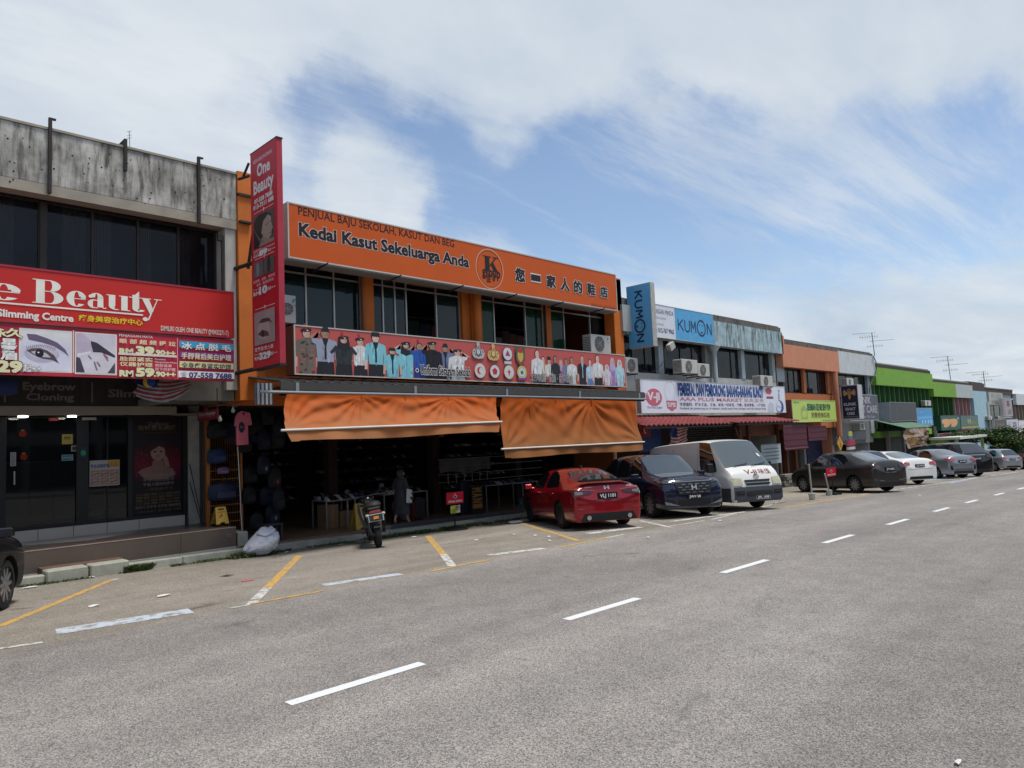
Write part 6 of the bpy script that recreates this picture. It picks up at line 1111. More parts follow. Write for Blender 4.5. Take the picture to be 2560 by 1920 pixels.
cols(WB,[(P5(1060,0)[0],P5(1130,0)[0],M_lb2,'pillar')],gf(48)+2.6,zpb,XQ);mb=MB();mb.box(XQ-.3,XQ+.05,YRm,YR1,gf(48)+2.0,zq0-.3);mb.build('sill_wall',mat('mid_grey_wall',(.20,.21,.22),.8),WB)
ac_unit(P5(862,0)[0],P5(935,0)[0],945,962,-16.5,'small air conditioner behind the navy clinic vertical sign',.3)
XL=-16.1;Y0,Y1,Z0,Z1=span((1978.4,999.8),(2087,1001),(1984,1057),(2091.7,1052.5),XL)
t=sign_box('bun_shop_sign','lime yellow sign with green capitals and brown brush characters',Y0,Y1,Z0,Z1,XL,.7,mat('lime_face',(.45,.58,.13),.45,var=.04),mat('maroon_side',(.20,.05,.045),.5),mat('lime_trim',(.5,.6,.25),.5),.03)
p=XP(0,0,XL+.001);H,W=Z1-Z0,Y1-Y0;V=lambda f:Z0+H*f;U_=lambda f:Y0+W*f;dg=(.04,.13,.06)
p.text('SEREMBAN KEE MEI SIEW POW',U_(.32),V(.54),U_(.87),V(.82),dg,off=.06);p.text('芙蓉奇美烧包',U_(.40),V(.18),U_(.84),V(.44),(.16,.12,.02),off=.02);p.poly([(U_(.18),V(.14)),(U_(.32),V(.14)),(U_(.32),V(.6)),(U_(.25),V(.78)),(U_(.18),V(.6))],(.32,.40,.12));p.rect(U_(.2),V(.22),U_(.3),V(.5),(.45,.58,.13));p.text('RESIPI ASLI',U_(.03),V(.84),U_(.15),V(.92),dg);p.text('RESTORAN SIEW POW',U_(.66),V(.03),U_(.98),V(.09),dg);p.build('print',t)
XC_=-16.15;Y0,Y1,Z0,Z1=span(P5(880,900),P5(1185,900),P5(900,1190),P5(1213,1180),XC_)
t=sign_box('clinic_sign','slate grey clinic fascia sign partly hidden behind the navy vertical sign',Y0,Y1,Z0,Z1,XC_,.2,mat('slate_face',(.055,.055,.085),.4,var=.06),M_whitemetal,M_whitemetal,.03);p=XP(0,0,XC_+.001);H,W=Z1-Z0,Y1-Y0;V=lambda f:Z0+H*f;U_=lambda f:Y0+W*f;wl2=(.45,.44,.47)
p.text('KLINIK',U_(.20),V(.66),U_(.76),V(.92),wl2,off=.01);p.text('SIHAT CARE',U_(.10),V(.30),U_(.97),V(.58),wl2,off=.01);p.text('You Care, We Care',U_(.25),V(.10),U_(.86),V(.20),wl2);p.build('lettering',t)
YC=onx(2103,1000,-16.1).y+.2;TLx,TR,BR,BL_=ony(2099,965,YC),ony(2142,960.5,YC),ony(2150.5,1046,YC),ony(2108.5,1050,YC);x0,x1=(TLx.x+BL_.x)/2,(TR.x+BR.x)/2;z1,z0=(TLx.z+TR.z)/2,(BL_.z+BR.z)/2
t=thing('vertical_sign','navy vertical clinic sign with gold winged emblem','sign',((x0+x1)/2,YC,z0));mb=MB();mb.box(x0,x1,YC+.01,YC+.7,z0,z1);mb.build('box',mat('pale_sign_side',(.45,.44,.46),.5),t);mb=MB();mb.box(x0+.04,x1-.03,YC,YC+.01,z0+.05,z1-.05);mb.build('face',mat('navy_face',(.012,.016,.045),.4,var=.05),t)
p=YP(0,0,YC-.002);W,H=x1-x0,z1-z0;U_=lambda f:x0+W*f;V=lambda f:z0+H*f;gd=(.42,.24,.09)
for s_ in(-1,1):
    for k in range(8):a_=R_(62-16*k);p.line([(U_(.5)+s_*W*.08,V(.76)),(U_(.5)+s_*W*(.10+.28*math.cos(a_*.7)),V(.77)+H*.11*math.sin(a_))],.035,gd)
p.ring(U_(.5),V(.84),.10,.10,.04,gd,14);p.line([(U_(.5),V(.82)),(U_(.5),V(.58))],.05,gd)
for k in range(3):p.ring(U_(.5),V(.74-.055*k),.10-.02*k,.10,.035,gd,12)
for w_,a_,b_,c_ in(('KLINIK',.40,.48,.14),('SIHAT',.26,.34,.2),('CARE',.13,.21,.27)):p.text(w_,U_(c_),V(a_),U_(1-c_),V(b_),wl2,off=.03)
p.text('YOU CARE, WE CARE',U_(.1),V(.06),U_(.92),V(.085),wl2);p.build('print',t)
t=thing('maroon_blind','dark maroon roller blind hanging low under the lime sign','blind',onx(2000,1100,-16.4));a,b=onx(1957,1062,-16.2),onx(2019,1119,-16.2);a2,b2=onx(2019,1066,-16.2),onx(2068,1099,-16.2);Mm=mat('maroon_cloth',(.09,.018,.03),.6,var=.12)
for k in range(8):mb=MB();h=(a.z-b.z)/8;mb.box(-16.26,-16.2+.015*(k%2),a.y,b.y,b.z+h*k,b.z+h*(k+1));mb.build('cloth_fold',Mm,t)
mb=MB();mb.cyl((-16.2,a.y,b.z),(-16.2,b.y,b.z),.06,n=8);mb.build('bottom_roll',Mm,t)
t=thing('maroon_blind','shorter maroon roller blind beside the navy blue shutter','blind',onx(2040,1085,-16.4));
for k in range(5):mb=MB();h=(a2.z-b2.z)/5;mb.box(-16.26,-16.2+.015*(k%2),a2.y,b2.y,b2.z+h*k,b2.z+h*(k+1));mb.build('cloth_fold',Mm,t)
shutter('navy blue roller shutter behind the dark sedan',2016,2087,gf(42)+3.2,-17.9,mat('navy_shutter',(.018,.030,.085),.5,var=.1),n=26)
zg=gf(40)
for px,m in((1966,mat('dim_orange2',(.14,.05,.025),.8)),(1988,mat('dim_orange2',(.14,.05,.025),.8)),(2010,mat('grey_steel_post',(.2,.2,.2),.6)),(2096,mat('grey_steel_post',(.2,.2,.2),.6))):y=onx(px,1150,-17.2).y;mb=MB();mb.box(-17.35,-17.1,y-.12,y+.12,zg-.5,zg+3);mb.build('front_post',m,SA)
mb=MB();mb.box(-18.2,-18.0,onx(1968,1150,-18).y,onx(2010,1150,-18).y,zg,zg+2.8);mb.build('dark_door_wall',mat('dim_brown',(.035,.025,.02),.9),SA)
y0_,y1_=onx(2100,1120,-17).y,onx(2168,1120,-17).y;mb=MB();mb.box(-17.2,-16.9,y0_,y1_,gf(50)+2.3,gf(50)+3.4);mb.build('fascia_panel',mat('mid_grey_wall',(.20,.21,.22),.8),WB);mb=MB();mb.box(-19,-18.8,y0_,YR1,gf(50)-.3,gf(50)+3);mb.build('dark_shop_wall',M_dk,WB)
ac_unit(P5(1010,0)[0],P5(1060,0)[0],1057,1076,-16.3,'large dark condenser under the slate clinic sign',.4)
P6=lambda x,y:(2180+x/4.879,820+y/4.879)
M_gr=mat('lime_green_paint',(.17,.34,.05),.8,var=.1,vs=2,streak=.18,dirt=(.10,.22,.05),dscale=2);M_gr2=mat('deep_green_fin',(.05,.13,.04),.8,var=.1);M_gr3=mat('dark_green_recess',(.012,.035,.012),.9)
YG0,YG1=YR1+.02,onx(2331.5,950,XPk).y
GB=block('bright lime green shophouse with dark vertical concrete fins',YG0,YG1,0,0)
zr=(onx(2190,899,XPk-.2).z+onx(2329,930,XPk-.2).z)/2;zpt=(onx(2190,917,XPk).z+onx(2331,936,XPk).z)/2;zpb=(onx(2189,961.5,XPk).z+onx(2332,972,XPk).z)/2
M_rf3=mat('pale_roof_edge',(.30,.29,.26),.9,var=.15,streak=.2);shell(GB,YG0,YG1,zpt,M_gr,zr,M_rf3)
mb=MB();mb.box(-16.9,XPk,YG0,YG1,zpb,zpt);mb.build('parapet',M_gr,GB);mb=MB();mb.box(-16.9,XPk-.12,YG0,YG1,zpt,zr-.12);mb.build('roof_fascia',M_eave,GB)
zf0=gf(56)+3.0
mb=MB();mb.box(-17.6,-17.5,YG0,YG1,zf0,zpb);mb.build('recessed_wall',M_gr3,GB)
for k in range(13):y=YG0+.2+(YG1-YG0-.6)*k/12;mb=MB();mb.box(-17.5,-16.8,y-.06,y+.06,zf0,zpb-.02);mb.build('fin',M_gr2,GB)
mb=MB();mb.box(-17.3,-16.65,YG0,YG1,zf0-.45,zf0);mb.build('green_band',M_gr,GB)
YN1=onx(2390,975,XPk).y;YN2=onx(2431.5,975,XPk).y
G2=block('second lime green shophouse above the dark green numeral sign',YG1,YN1,0,0);PB=block('weathered white shophouse with pale pink fins',YN1,YN2,0,0)
zr=(onx(2330.6,939,XPk-.2).z+onx(2429,961.4,XPk-.2).z)/2;zpt=(onx(2332.7,953,XPk).z+onx(2389,961,XPk).z)/2;zpb=(onx(2333.7,991,XPk).z+onx(2390,993,XPk).z)/2
for B_,a,b,m,fm in((G2,YG1+.02,YN1,M_gr,M_gr2),(PB,YN1,YN2,mat('white_stained',(.42,.46,.46),.85,streak=.55,dirt=(.15,.14,.12),dscale=2),mat('pink_fin',(.45,.26,.25),.8,var=.1))):
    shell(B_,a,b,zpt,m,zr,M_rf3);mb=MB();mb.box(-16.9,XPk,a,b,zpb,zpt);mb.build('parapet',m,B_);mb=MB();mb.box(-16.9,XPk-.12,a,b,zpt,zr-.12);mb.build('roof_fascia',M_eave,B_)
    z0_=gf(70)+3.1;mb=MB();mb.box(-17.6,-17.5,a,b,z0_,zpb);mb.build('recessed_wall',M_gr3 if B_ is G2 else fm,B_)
    for k in range(5):y=a+.3+(b-a-.6)*k/4;mb=MB();mb.box(-17.5,-16.8,y-.06,y+.06,z0_,zpb-.02);mb.build('fin',fm,B_)
    mb=MB();mb.box(-17.3,-16.65,a,b,z0_-.9,z0_);mb.build('lower_band',m,B_)
def simple_sign(name,label,TL,TR,BL,BR,X,depth,col,draw,side=M_whitemetal):
    Y0,Y1,Z0,Z1=span(TL,TR,BL,BR,X);t=sign_box(name,label,Y0,Y1,Z0,Z1,X,depth,mat('face_%d_%d_%d'%tuple(int(c*100) for c in col),col,.45,var=.06),side,side,.03);p=XP(0,0,X+.001);draw(p,lambda f:Y0+(Y1-Y0)*f,lambda f:Z0+(Z1-Z0)*f)
    if p.mb.v:p.build('print',t)
    return t
simple_sign('beauty_sign','dark charcoal box sign with a faint thin figure on the green building',(2223,1005.6),(2288.7,1005.6),(2227,1053.6),(2293,1052.5),-16.0,.8,(.045,.043,.048),lambda p,U,V:(p.line([(U(.24),V(.75)),(U(.28),V(.4)),(U(.24),V(.1))],.1,(.12,.12,.12)),p.text('THE BEAUTY CENTRE',U(.36),V(.40),U(.86),V(.54),(.11,.10,.10))),mat('grey_sign_side',(.28,.30,.33),.5))
simple_sign('water_sign','bright sky blue sign beside the charcoal box sign',(2291,1020),(2330,1020),(2293,1062),(2333,1066),-16.2,.15,(.05,.28,.55),lambda p,U,V:(p.text('WATER SHOP',U(.1),V(.7),U(.5),V(.8),(.3,.5,.7)),p.poly([(U(.05),V(.35)),(U(.95),V(.42)),(U(.95),V(.55)),(U(.05),V(.50))],(.12,.42,.70)),[p.rect(U(.3+.18*k),V(.12),U(.36+.18*k),V(.32),(.5,.65,.75)) for k in range(4)]))
M_dgs=mat('dark_green_side',(.01,.05,.035),.5)
simple_sign('number_sign','dark green supermarket sign with two big orange nines',(2351,1038),(2400,1038),(2353,1076),(2402.4,1074),-16.0,.8,(.006,.075,.05),lambda p,U,V:(p.text('99',U(.10),V(.25),U(.80),V(.72),(.62,.30,.12),off=.06,out=(.6,.45,.25),outw=.02),p.rect(U(.84),V(.72),U(.92),V(.80),(.5,.5,.5))),M_dgs)
simple_sign('number_sign','grey green supermarket sign with small yellow nines and yellow stripe',(2401.5,1038),(2443.4,1037.7),(2402.4,1075),(2446.4,1072),-16.1,.3,(.06,.13,.10),lambda p,U,V:(p.text('99',U(.38),V(.38),U(.58),V(.72),(.5,.40,.16),off=.02),p.text('SPEEDMART',U(.60),V(.40),U(.92),V(.56),(.4,.32,.14)),p.rect(U(.03),V(.10),U(.97),V(.20),(.5,.36,.06))),M_dgs)
t=thing('green_canopy','faded green metal canopy below the charcoal box sign','canopy',onx(2260,1065,-15.5));a,b=onx(2262,1071,-14.8),onx(2330,1066,-14.8);A_=onx(2190,1058,-16.6)
for k in range(16):y0_=A_.y+(b.y-A_.y)*k/16;y1_=y0_+(b.y-A_.y)/16;mb=MB();mb.prism([(-14.8,y0_,a.z),(-14.8,y1_-.03,a.z),(-16.6,y1_-.03,a.z+.55),(-16.6,y0_,a.z+.55)],(0,0,.03));mb.build('roof_panel',mat('faded_green_metal',(.10,.18,.12),.6,var=.2,vs=4),t)
mb=MB();mb.box(-16.6,-14.8,A_.y,A_.y+.04,a.z-.15,a.z+.02);mb.build('end_fascia',M_black,t)
for px in(2225,2262,2345):y=onx(px,1130,-16.4).y;mb=MB();mb.box(-16.55,-16.35,y-.1,y+.1,gf(y)-.3,a.z);mb.build('canopy_post',mat('grey_steel_post',(.2,.2,.2),.6),t)
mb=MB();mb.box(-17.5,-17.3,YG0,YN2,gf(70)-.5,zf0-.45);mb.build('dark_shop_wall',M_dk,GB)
mb=MB();y0_,y1_=onx(2200,1110,-17.6).y,onx(2250,1110,-17.6).y;mb.box(-17.3,-17.2,y0_,y1_,gf(57),gf(57)+2.6);mb.build('grey_front_wall',mat('dim_grey_front',(.07,.075,.07),.8,var=.3,vs=1),GB)
ac_unit(*[P6(650,0)[0],P6(720,0)[0]],1001,1014,-16.3,'tiny air conditioner at the right edge of the green building',.3)
t=thing('gold_banner','shiny crumpled gold and brown foil banner hung under the green canopy','banner',onx(2290,1095,-14.7));A,B,C_,D=onx(2264,1072,-14.75),onx(2320,1069,-14.75),onx(2267,1122,-14.75),onx(2324,1112,-14.75);mb=MB();n=30;vs=[]
for j in range(17):
    for i in range(n+1):q=A.lerp(B,i/n).lerp(C_.lerp(D,i/n),j/16);q.x+=.30*MN.noise(Vector((i*.13,j*.09,2)))+.16*MN.noise(Vector((i*.30+j*.12,j*.16,5)))+.10*MN.noise(Vector((i*.1,j*.5,8)));vs.append(q)
mb.add(vs,[(j*(n+1)+i,(j+1)*(n+1)+i,(j+1)*(n+1)+i+1,j*(n+1)+i+1) for j in range(16) for i in range(n)]);mb.build('foil',mat('gold_foil',(.36,.22,.12),.2,metal=.85,var=.8,vs=1.5),t,smooth=True)
for k,(x0,x1,y0_,y1_,c,lb) in enumerate(((2346,2388,1082,1110,(.25,.04,.06),'dark red notice board with white print beyond the gold banner'),(2345,2352,1111,1118,(.45,.03,.03),'small red panel under the dark red notice board'),(2355,2392,1106,1119,(.03,.03,.10),'striped dark blue promotional panel behind the cars'))):
    simple_sign('notice_board',lb,(x0,y0_),(x1,y0_),(x0,y1_),(x1,y1_),-16.3,.05,c,lambda p,U,V:[p.rect(U(.1),V(.2+.2*q),U(.8),V(.3+.2*q),(.4,.35,.35)) for q in range(3)])
YB1=onx(2467,1000,XPk).y;EB=block('pale blue plain walled shophouse bay beyond the numeral signs',YN2,YB1,0,0)
zt_=(onx(2433,975,XPk).z+onx(2466,981,XPk).z)/2;shell(EB,YN2,YB1,zt_,M_lb2,zt_+.9)
mb=MB();mb.box(-17.2,XPk,YN2+.02,YB1,gf(85)-.5,zt_);mb.build('blue_wall',mat('faded_sky_wall',(.32,.48,.54),.85,var=.12,vs=2,streak=.25,dirt=(.2,.25,.25)),EB);mb=MB();mb.box(-17,XPk-.1,YN2,YB1,zt_,zt_+.8);mb.build('roof_fascia',mat('brown_eave',(.07,.05,.045),.8),EB)
mb=MB();y=YB1-.2;mb.cyl((XPk+.1,y,gf(85)+2),(XPk+.1,y,zt_-1),.12,n=8);mb.build('rainwater_pipe',mat('white_pipe',(.6,.58,.54)),EB)
YE=onx(2541,1000,XPk).y;SB=block('dim shophouse with grey fascia sign and dark upper windows past the blue wall',YB1,YE,0,0)
z1_=(onx(2470,980,XPk).z+onx(2505,982,XPk).z)/2;zb2=(onx(2473,1012,XPk).z+onx(2508,1011,XPk).z)/2;shell(SB,YB1,YE,z1_,M_lb2,z1_+.5)
mb=MB();mb.box(-17,XPk-.3,YB1,YE,z1_-.1,z1_+.5);mb.build('roof_fascia',mat('brown_eave',(.07,.05,.045),.8),SB)
mb=MB();mb.box(-17.1,-17.0,YB1,YE,zb2,z1_);mb.build('upper_wall',M_lb2,SB)
simple_sign('fascia_sign','grey white fascia sign with faded brush characters',(2471,979),(2506,984),(2474,1012),(2508,1012),-16.5,.4,(.36,.36,.33),lambda p,U,V:(p.text('祥兴酒家',U(.15),V(.5),U(.9),V(.9),(.12,.11,.1)),p.text('HEONG HING',U(.15),V(.1),U(.6),V(.35),(.2,.2,.2))))
win_row(SB,[2474,2486,2500,2512,2530],1030,-17.0,onx(2480,1045,-17.0).z,onx(2480,1013,-17.0).z,M_glass_dk,M_frame_al,None,.08)
YV2=onx(2508,1020,-16).y;simple_sign('vertical_board','grey vertical board with maroon characters',(2506,997),(2529,997),(2509,1040),(2532,1041),-15.9,.3,(.30,.28,.29),lambda p,U,V:(p.text('喜',U(.4),V(.55),U(.75),V(.9),(.16,.03,.04),off=.04),p.vtext('KARAOKE',U(.05),V(.05),U(.25),V(.95),(.25,.05,.08)),p.text('宴',U(.45),V(.1),U(.9),V(.4),(.06,.06,.06))))
simple_sign('dark_sign','dark brown restaurant sign with thin script above the tree',(2485,1048),(2514,1048),(2487,1070),(2516,1071),-15.9,.2,(.05,.035,.03),lambda p,U,V:p.text('Santai',U(.2),V(.3),U(.8),V(.6),(.3,.2,.15)))
simple_sign('flower_sign','pale lilac sign with one large dark character',(2516,1048),(2545,1048),(2518,1076),(2547,1077),-15.9,.2,(.50,.48,.56),lambda p,U,V:(p.text('花',U(.50),V(.2),U(.85),V(.75),(.08,.07,.10),off=.03),[p.rect(U(.08),V(.15+.17*k),U(.36),V(.22+.17*k),(.2,.2,.25)) for k in range(4)]))
simple_sign('white_sign','plain white shop sign at the right edge above the tree',(2546,1050),(2580,1050),(2548,1078),(2582,1080),-15.9,.2,(.60,.60,.60),lambda p,U,V:p.text('RESTORAN',U(.1),V(.5),U(.9),V(.6),(.3,.3,.3)))
ac_unit(2472,2480,1040,1050,-16.2,'very small far air conditioner left above the brown restaurant sign',.3);ac_unit(2496,2503,1040,1049,-16.2,'very small far air conditioner above the middle of the restaurant sign',.3)
YF=YE+22;FB=block('far white shophouse with tan window recess at the right edge',YE,YF,0,0);z1_=onx(2550,985,XPk).z;zb2=onx(2550,1012,XPk).z;shell(FB,YE,YF,z1_,M_gw,z1_-.1)
mb=MB();mb.box(-16.9,XPk,YE+.02,YF,zb2,z1_);mb.build('parapet',M_gw,FB);mb=MB();mb.box(-17.6,-17.5,YE,YF,gf(100)+2.5,zb2);mb.build('recessed_wall',mat('tan_recess',(.25,.17,.12),.8),FB)
for k in range(12):y=YE+.5+1.8*k;mb=MB();mb.box(-17.5,-16.8,y-.08,y+.08,gf(100)+2.5,zb2-.02);mb.build('fin',mat('tan_fin',(.30,.24,.20),.8),FB)
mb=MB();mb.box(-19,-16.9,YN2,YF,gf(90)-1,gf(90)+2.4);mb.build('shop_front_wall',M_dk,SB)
t=thing('kiosk','small yellow green stall with pale flat roof in front of the blue wall','stall',onx(2420,1110,-14.5));a,b=onx(2389,1097,-14.6),onx(2455,1096,-14.6);g_=gz(-14.6,a.y)
mb=MB();mb.box(-16.4,-14.3,a.y,b.y+.4,a.z-.05,a.z+.12);mb.build('roof',mat('pale_roof',(.55,.58,.50),.6),t);mb=MB();mb.box(-16.4,-16.2,a.y+.3,b.y,g_,a.z-.05);mb.build('back_wall',mat('yellow_green_wall',(.26,.34,.06),.7,var=.3,vs=1),t)
for y in(a.y+.2,b.y):mb=MB();mb.box(-14.7,-14.5,y-.1,y+.1,g_,a.z-.05);mb.build('post',mat('yellow_green_post',(.35,.40,.18),.7),t)
antenna(P5(1165,480)[0],P5(0,480)[1],YR1-.3,(ony(2181,832,YR1).z-ony(2186,890,YR1).z),'tall thin aerial with four booms above the white streaked shophouse',1.6)
q=onx(2376.6,947,-18).y;antenna(2376.6,950,q,ony(2370,891,q).z-ony(2376,950,q).z,'aerial with several booms above the second green shophouse',2.0);q=onx(2463,966,-18).y;antenna(2463,967,q,ony(2460,929,q).z-ony(2463,967,q).z,'distant aerial above the pale blue end wall',2.2)
t=thing('antenna','small lightning-rod like aerial behind the stained concrete parapet','antenna',ony(325,372,12));a=ony(325,385,14);b=ony(323,328,14);mb=MB();mb.cyl(a,b,.025,n=6);mb.build('mast',mat('antenna_metal'),t)
mb=MB()
for k,h in enumerate((.98,.8,.68)):c=a.lerp(b,h);mb.cyl(c-Vector((.12,.1,0)),c+Vector((.12,.1,.04)),.012,n=4)
mb.build('spike',mat('antenna_metal'),t)
t=thing('cable','dark cable looping down the corner between white and green shophouses','cable',onx(2187,900,-16.4));mb=MB();pts=[onx(*P5(x,y),-16.45) for x,y in((1150,480),(1178,540),(1182,620),(1165,700),(1125,770),(1105,830),(1112,900))];mb.tube(pts,.03,n=5);mb.build('wire',mat('green_black_cable',(.02,.035,.03),.5),t)
OB=thing('shop_building','long plain two storey shop row across the street behind the viewer','shophouse',(24,20,0));mb=MB();mb.box(22,36,-50,110,-1,7.6);mb.build('wall',mat('opposite_wall',(.25,.24,.22),.9,var=.2),OB)
for k in range(34):mb=MB();y=-48+k*4.6;mb.box(21.9,21.98,y,y+3.8,4.2,6.4);mb.build('window',M_glass_dk,OB);mb=MB();mb.box(21.9,21.98,y,y+4.1,.2,3.2);mb.build('shopfront',M_dk,OB)
# VEHICLES
from mathutils.bvhtree import BVHTree
def paint(name,col=(0,0,0),metal=.3,rough=.28,coat=.8):return mat(name,col,rough,metal=metal,var=.03,vs=1,coat=coat,loc='obj')
M_cg=mat('car_glass',(.006,.008,.009),.03,var=0,spec=.9,coat=1);M_ws=mat('windscreen_glass',(.018,.026,.027),.04,var=0,spec=1.,coat=1)
M_tyre=mat('tyre_rubber',(.016,.016,.016),.85,var=.1,loc='obj');M_rim=mat('alloy_rim',(.32,.32,.33),.3,metal=.8,var=0);M_rimd=mat('dark_rim',(.03,.03,.032),.35,metal=.6,var=0)
M_blk=mat('black_trim',(.012,.012,.013),.5,var=.05,loc='obj');M_chr=mat('chrome',(.6,.6,.6),.12,metal=1,var=0);M_tl=mat('tail_lens',(.30,.008,.012),.12,var=0,coat=1,spec=.8);M_tld=mat('smoked_lens',(.035,.008,.010),.1,var=0,coat=1);M_hl=mat('head_lens',(.34,.35,.35),.08,var=.25,vs=18,loc='obj',coat=1,metal=.3);M_hly=mat('aged_head_lens',(.40,.38,.26),.12,var=.3,vs=20,loc='obj',coat=1);M_hld=mat('dark_head_lens',(.05,.055,.06),.08,var=.4,vs=14,loc='obj',coat=1,metal=.2)
SED=[(-2.36,.93,.58,-2.42,.80,.74,.76),(-2.30,1.06,.66,-2.36,.93,.82,.86),(-2.20,1.13,.67,-2.22,.98,.83,.89),(-1.86,1.13,.66,-1.80,1.01,.83,.92),(-.98,1.41,.56,-1.52,1.02,.84,.93),(-.78,1.455,.58,-1.28,1.01,.84,.93),(-.10,1.475,.59,-.10,.97,.84,.93),(.0,1.47,.59,.02,.965,.84,.93),(.48,1.44,.58,.98,.95,.83,.92),(1.28,1.02,.70,1.14,.95,.83,.92),(1.75,.97,.68,1.75,.88,.82,.91),(2.12,.86,.62,2.12,.75,.77,.86),(2.25,.72,.54,2.27,.62,.66,.72)]
SMALL=[(a-0 if False else a*.90,b*1.03,c*.95,d*.90,e*1.03,f*.95,g*.945) for a,b,c,d,e,f,g in SED]
SUV=[(-2.27,.98,.58,-2.34,.80,.76,.80),(-2.22,1.16,.70,-2.28,1.02,.84,.89),(-1.84,1.62,.60,-1.98,1.12,.85,.93),(-1.62,1.69,.63,-1.74,1.12,.86,.94),(-.95,1.73,.64,-.95,1.10,.86,.94),(-.85,1.73,.64,-.83,1.10,.86,.94),(-.05,1.73,.64,-.02,1.08,.86,.94),(.05,1.725,.64,.09,1.08,.86,.94),(.42,1.70,.63,.98,1.07,.86,.93),(1.20,1.17,.74,1.12,1.08,.86,.93),(1.72,1.12,.74,1.72,1.01,.86,.93),(2.12,1.04,.72,2.12,.92,.83,.90),(2.22,.90,.66,2.25,.80,.74,.80)]
VAN=[(-2.46,.95,.70,-2.48,.85,.78,.80),(-2.45,1.14,.77,-2.46,1.04,.83,.85),(-2.38,1.90,.72,-2.42,1.12,.84,.86),(-2.2,2.03,.75,-2.25,1.13,.84,.87),(0,2.07,.76,0,1.13,.84,.87),(.66,2.07,.76,.70,1.10,.84,.87),(.78,2.07,.76,.80,1.10,.84,.87),(1.28,2.03,.73,1.80,1.08,.84,.87),(2.05,1.24,.79,2.02,1.10,.83,.87),(2.27,1.10,.77,2.26,.98,.82,.86),(2.39,.84,.74,2.40,.74,.79,.83),(2.43,.62,.68,2.44,.55,.72,.76)]
HATCH=[(a*.86,b*.90,c*.92,d*.86,e*.90,f*.92,g*.905) for a,b,c,d,e,f,g in SUV]
ROVER=[(a*1.07,b*1.06,c*1.06,d*1.07,e*1.06,f*1.06,g*1.06) for a,b,c,d,e,f,g in SUV]
def car(name,label,cat,st,pm,pos,head,wb=2.7,wr=.33,tw=.22,top_glass=((3,'rear_window'),(8,'windscreen')),side_glass=(5,7),z0=.20,rim=None,group='vehicles parked along the shops',wsm=None,spokes=5,clad=None):
    rz=math.atan2(head[1],head[0]);g=gz(pos[0],pos[1]);t=thing(name,label,cat,(pos[0],pos[1],g),group,rz=0)
    hv,nv2=Vector((math.cos(rz),math.sin(rz))),Vector((-math.sin(rz),math.cos(rz)))
    P2=Vector(pos);e=1.3;pit=(gz(*(P2+hv*e))-gz(*(P2-hv*e)))/(2*e);rol=(gz(*(P2+nv2*.7))-gz(*(P2-nv2*.7)))/1.4
    X=Vector((hv.x,hv.y,pit)).normalized();Z=X.cross(Vector((nv2.x,nv2.y,rol)).normalized()).normalized();Y=Z.cross(X);M=Matrix(((X.x,Y.x,Z.x,pos[0]),(X.y,Y.y,Z.y,pos[1]),(X.z,Y.z,Z.z,g),(0,0,0,1)))@Matrix.Scale(1.045,4)
    t.matrix_world=M;MW[t.name]=M
    vs=[];K=9
    for(xt,zt,wt,xb,zb,wbl,w_) in st:
        half=[(xt,0,zt+.012),(xt,wt*.6,zt+.006),(xt-0,wt,zt-.03),(xb,wbl,zb),(xb,w_,zb-.11),(xb,w_*1.0,.56),(xb,w_*.99,.34),(xb,w_*.93,z0),(xb,0,z0)]
        vs+=half+[(x,-y,z) for x,y,z in half[1:8]]
    R=16;ring=[0,1,2,3,4,5,6,7,8,15,14,13,12,11,10,9];fs,mi=[],[]
    tg={i for i,_ in top_glass}
    for s in range(len(st)-1):
        for k in range(16):
            a,b=ring[k],ring[(k+1)%16];fs.append((s*R+a,s*R+b,(s+1)*R+b,(s+1)*R+a))
            top=k in(0,1,14,15);side=k in(2,13)
            mi.append(1 if(top and s in tg) or(side and s in side_glass) else(3 if(clad and k in(5,6,9,10)) else 0))
    fs.append([ring[k] for k in range(16)][::-1]);mi.append(0);fs.append([(len(st)-1)*R+ring[k] for k in range(16)]);mi.append(0)
    me=bpy.data.meshes.new('shell');me.from_pydata(vs,[],fs);ms=[pm,M_cg,M_blk,clad or M_blk]
    for m in ms:me.materials.append(m)
    me.polygons.foreach_set('material_index',mi);bm=bmesh.new();bm.from_mesh(me);bmesh.ops.recalc_face_normals(bm,faces=bm.faces)
    cl=bm.edges.layers.float.new('crease_edge')
    for e_ in bm.edges:
        ff=e_.link_faces
        if len(ff)==2 and ff[0].material_index!=ff[1].material_index and 1 in(ff[0].material_index,ff[1].material_index):e_[cl]=.85
    bm.verts.ensure_lookup_table()
    def cre(a,b,v):
        e2=bm.edges.get((bm.verts[a],bm.verts[b]))
        if e2:e2[cl]=max(e2[cl],v)
    ns=len(st)
    for s_ in range(ns-1):
        for j in(3,4,7):
            for jj in(j,j+8-1 if False else{3:11,4:12,7:15}[j]):cre(s_*R+jj,(s_+1)*R+jj,{3:.35,4:.30,7:.6}[j])
        if st is VAN:cre(s_*R+2,(s_+1)*R+2,.55);cre(s_*R+10,(s_+1)*R+10,.55)
    for s_ in(ns-2,ns-3,1):
        for j in range(16):cre(s_*R+ring[j],s_*R+ring[(j+1)%16],.30)
    bm.to_mesh(me);bm.free()
    o=bpy.data.objects.new('shell',me);COL.objects.link(o);md=o.modifiers.new('s','SUBSURF');md.levels=md.render_levels=2
    cb=MB()
    for sx in(-1,1):
        for sy in(-1,1):cb.cyl((sx*wb/2,sy*.60,wr),(sx*wb/2,sy*1.2,wr),wr+.055,n=24,mi=2)
    co=cb.build('cut',ms);md=o.modifiers.new('b','BOOLEAN');md.operation='DIFFERENCE';md.object=co;md.solver='EXACT'
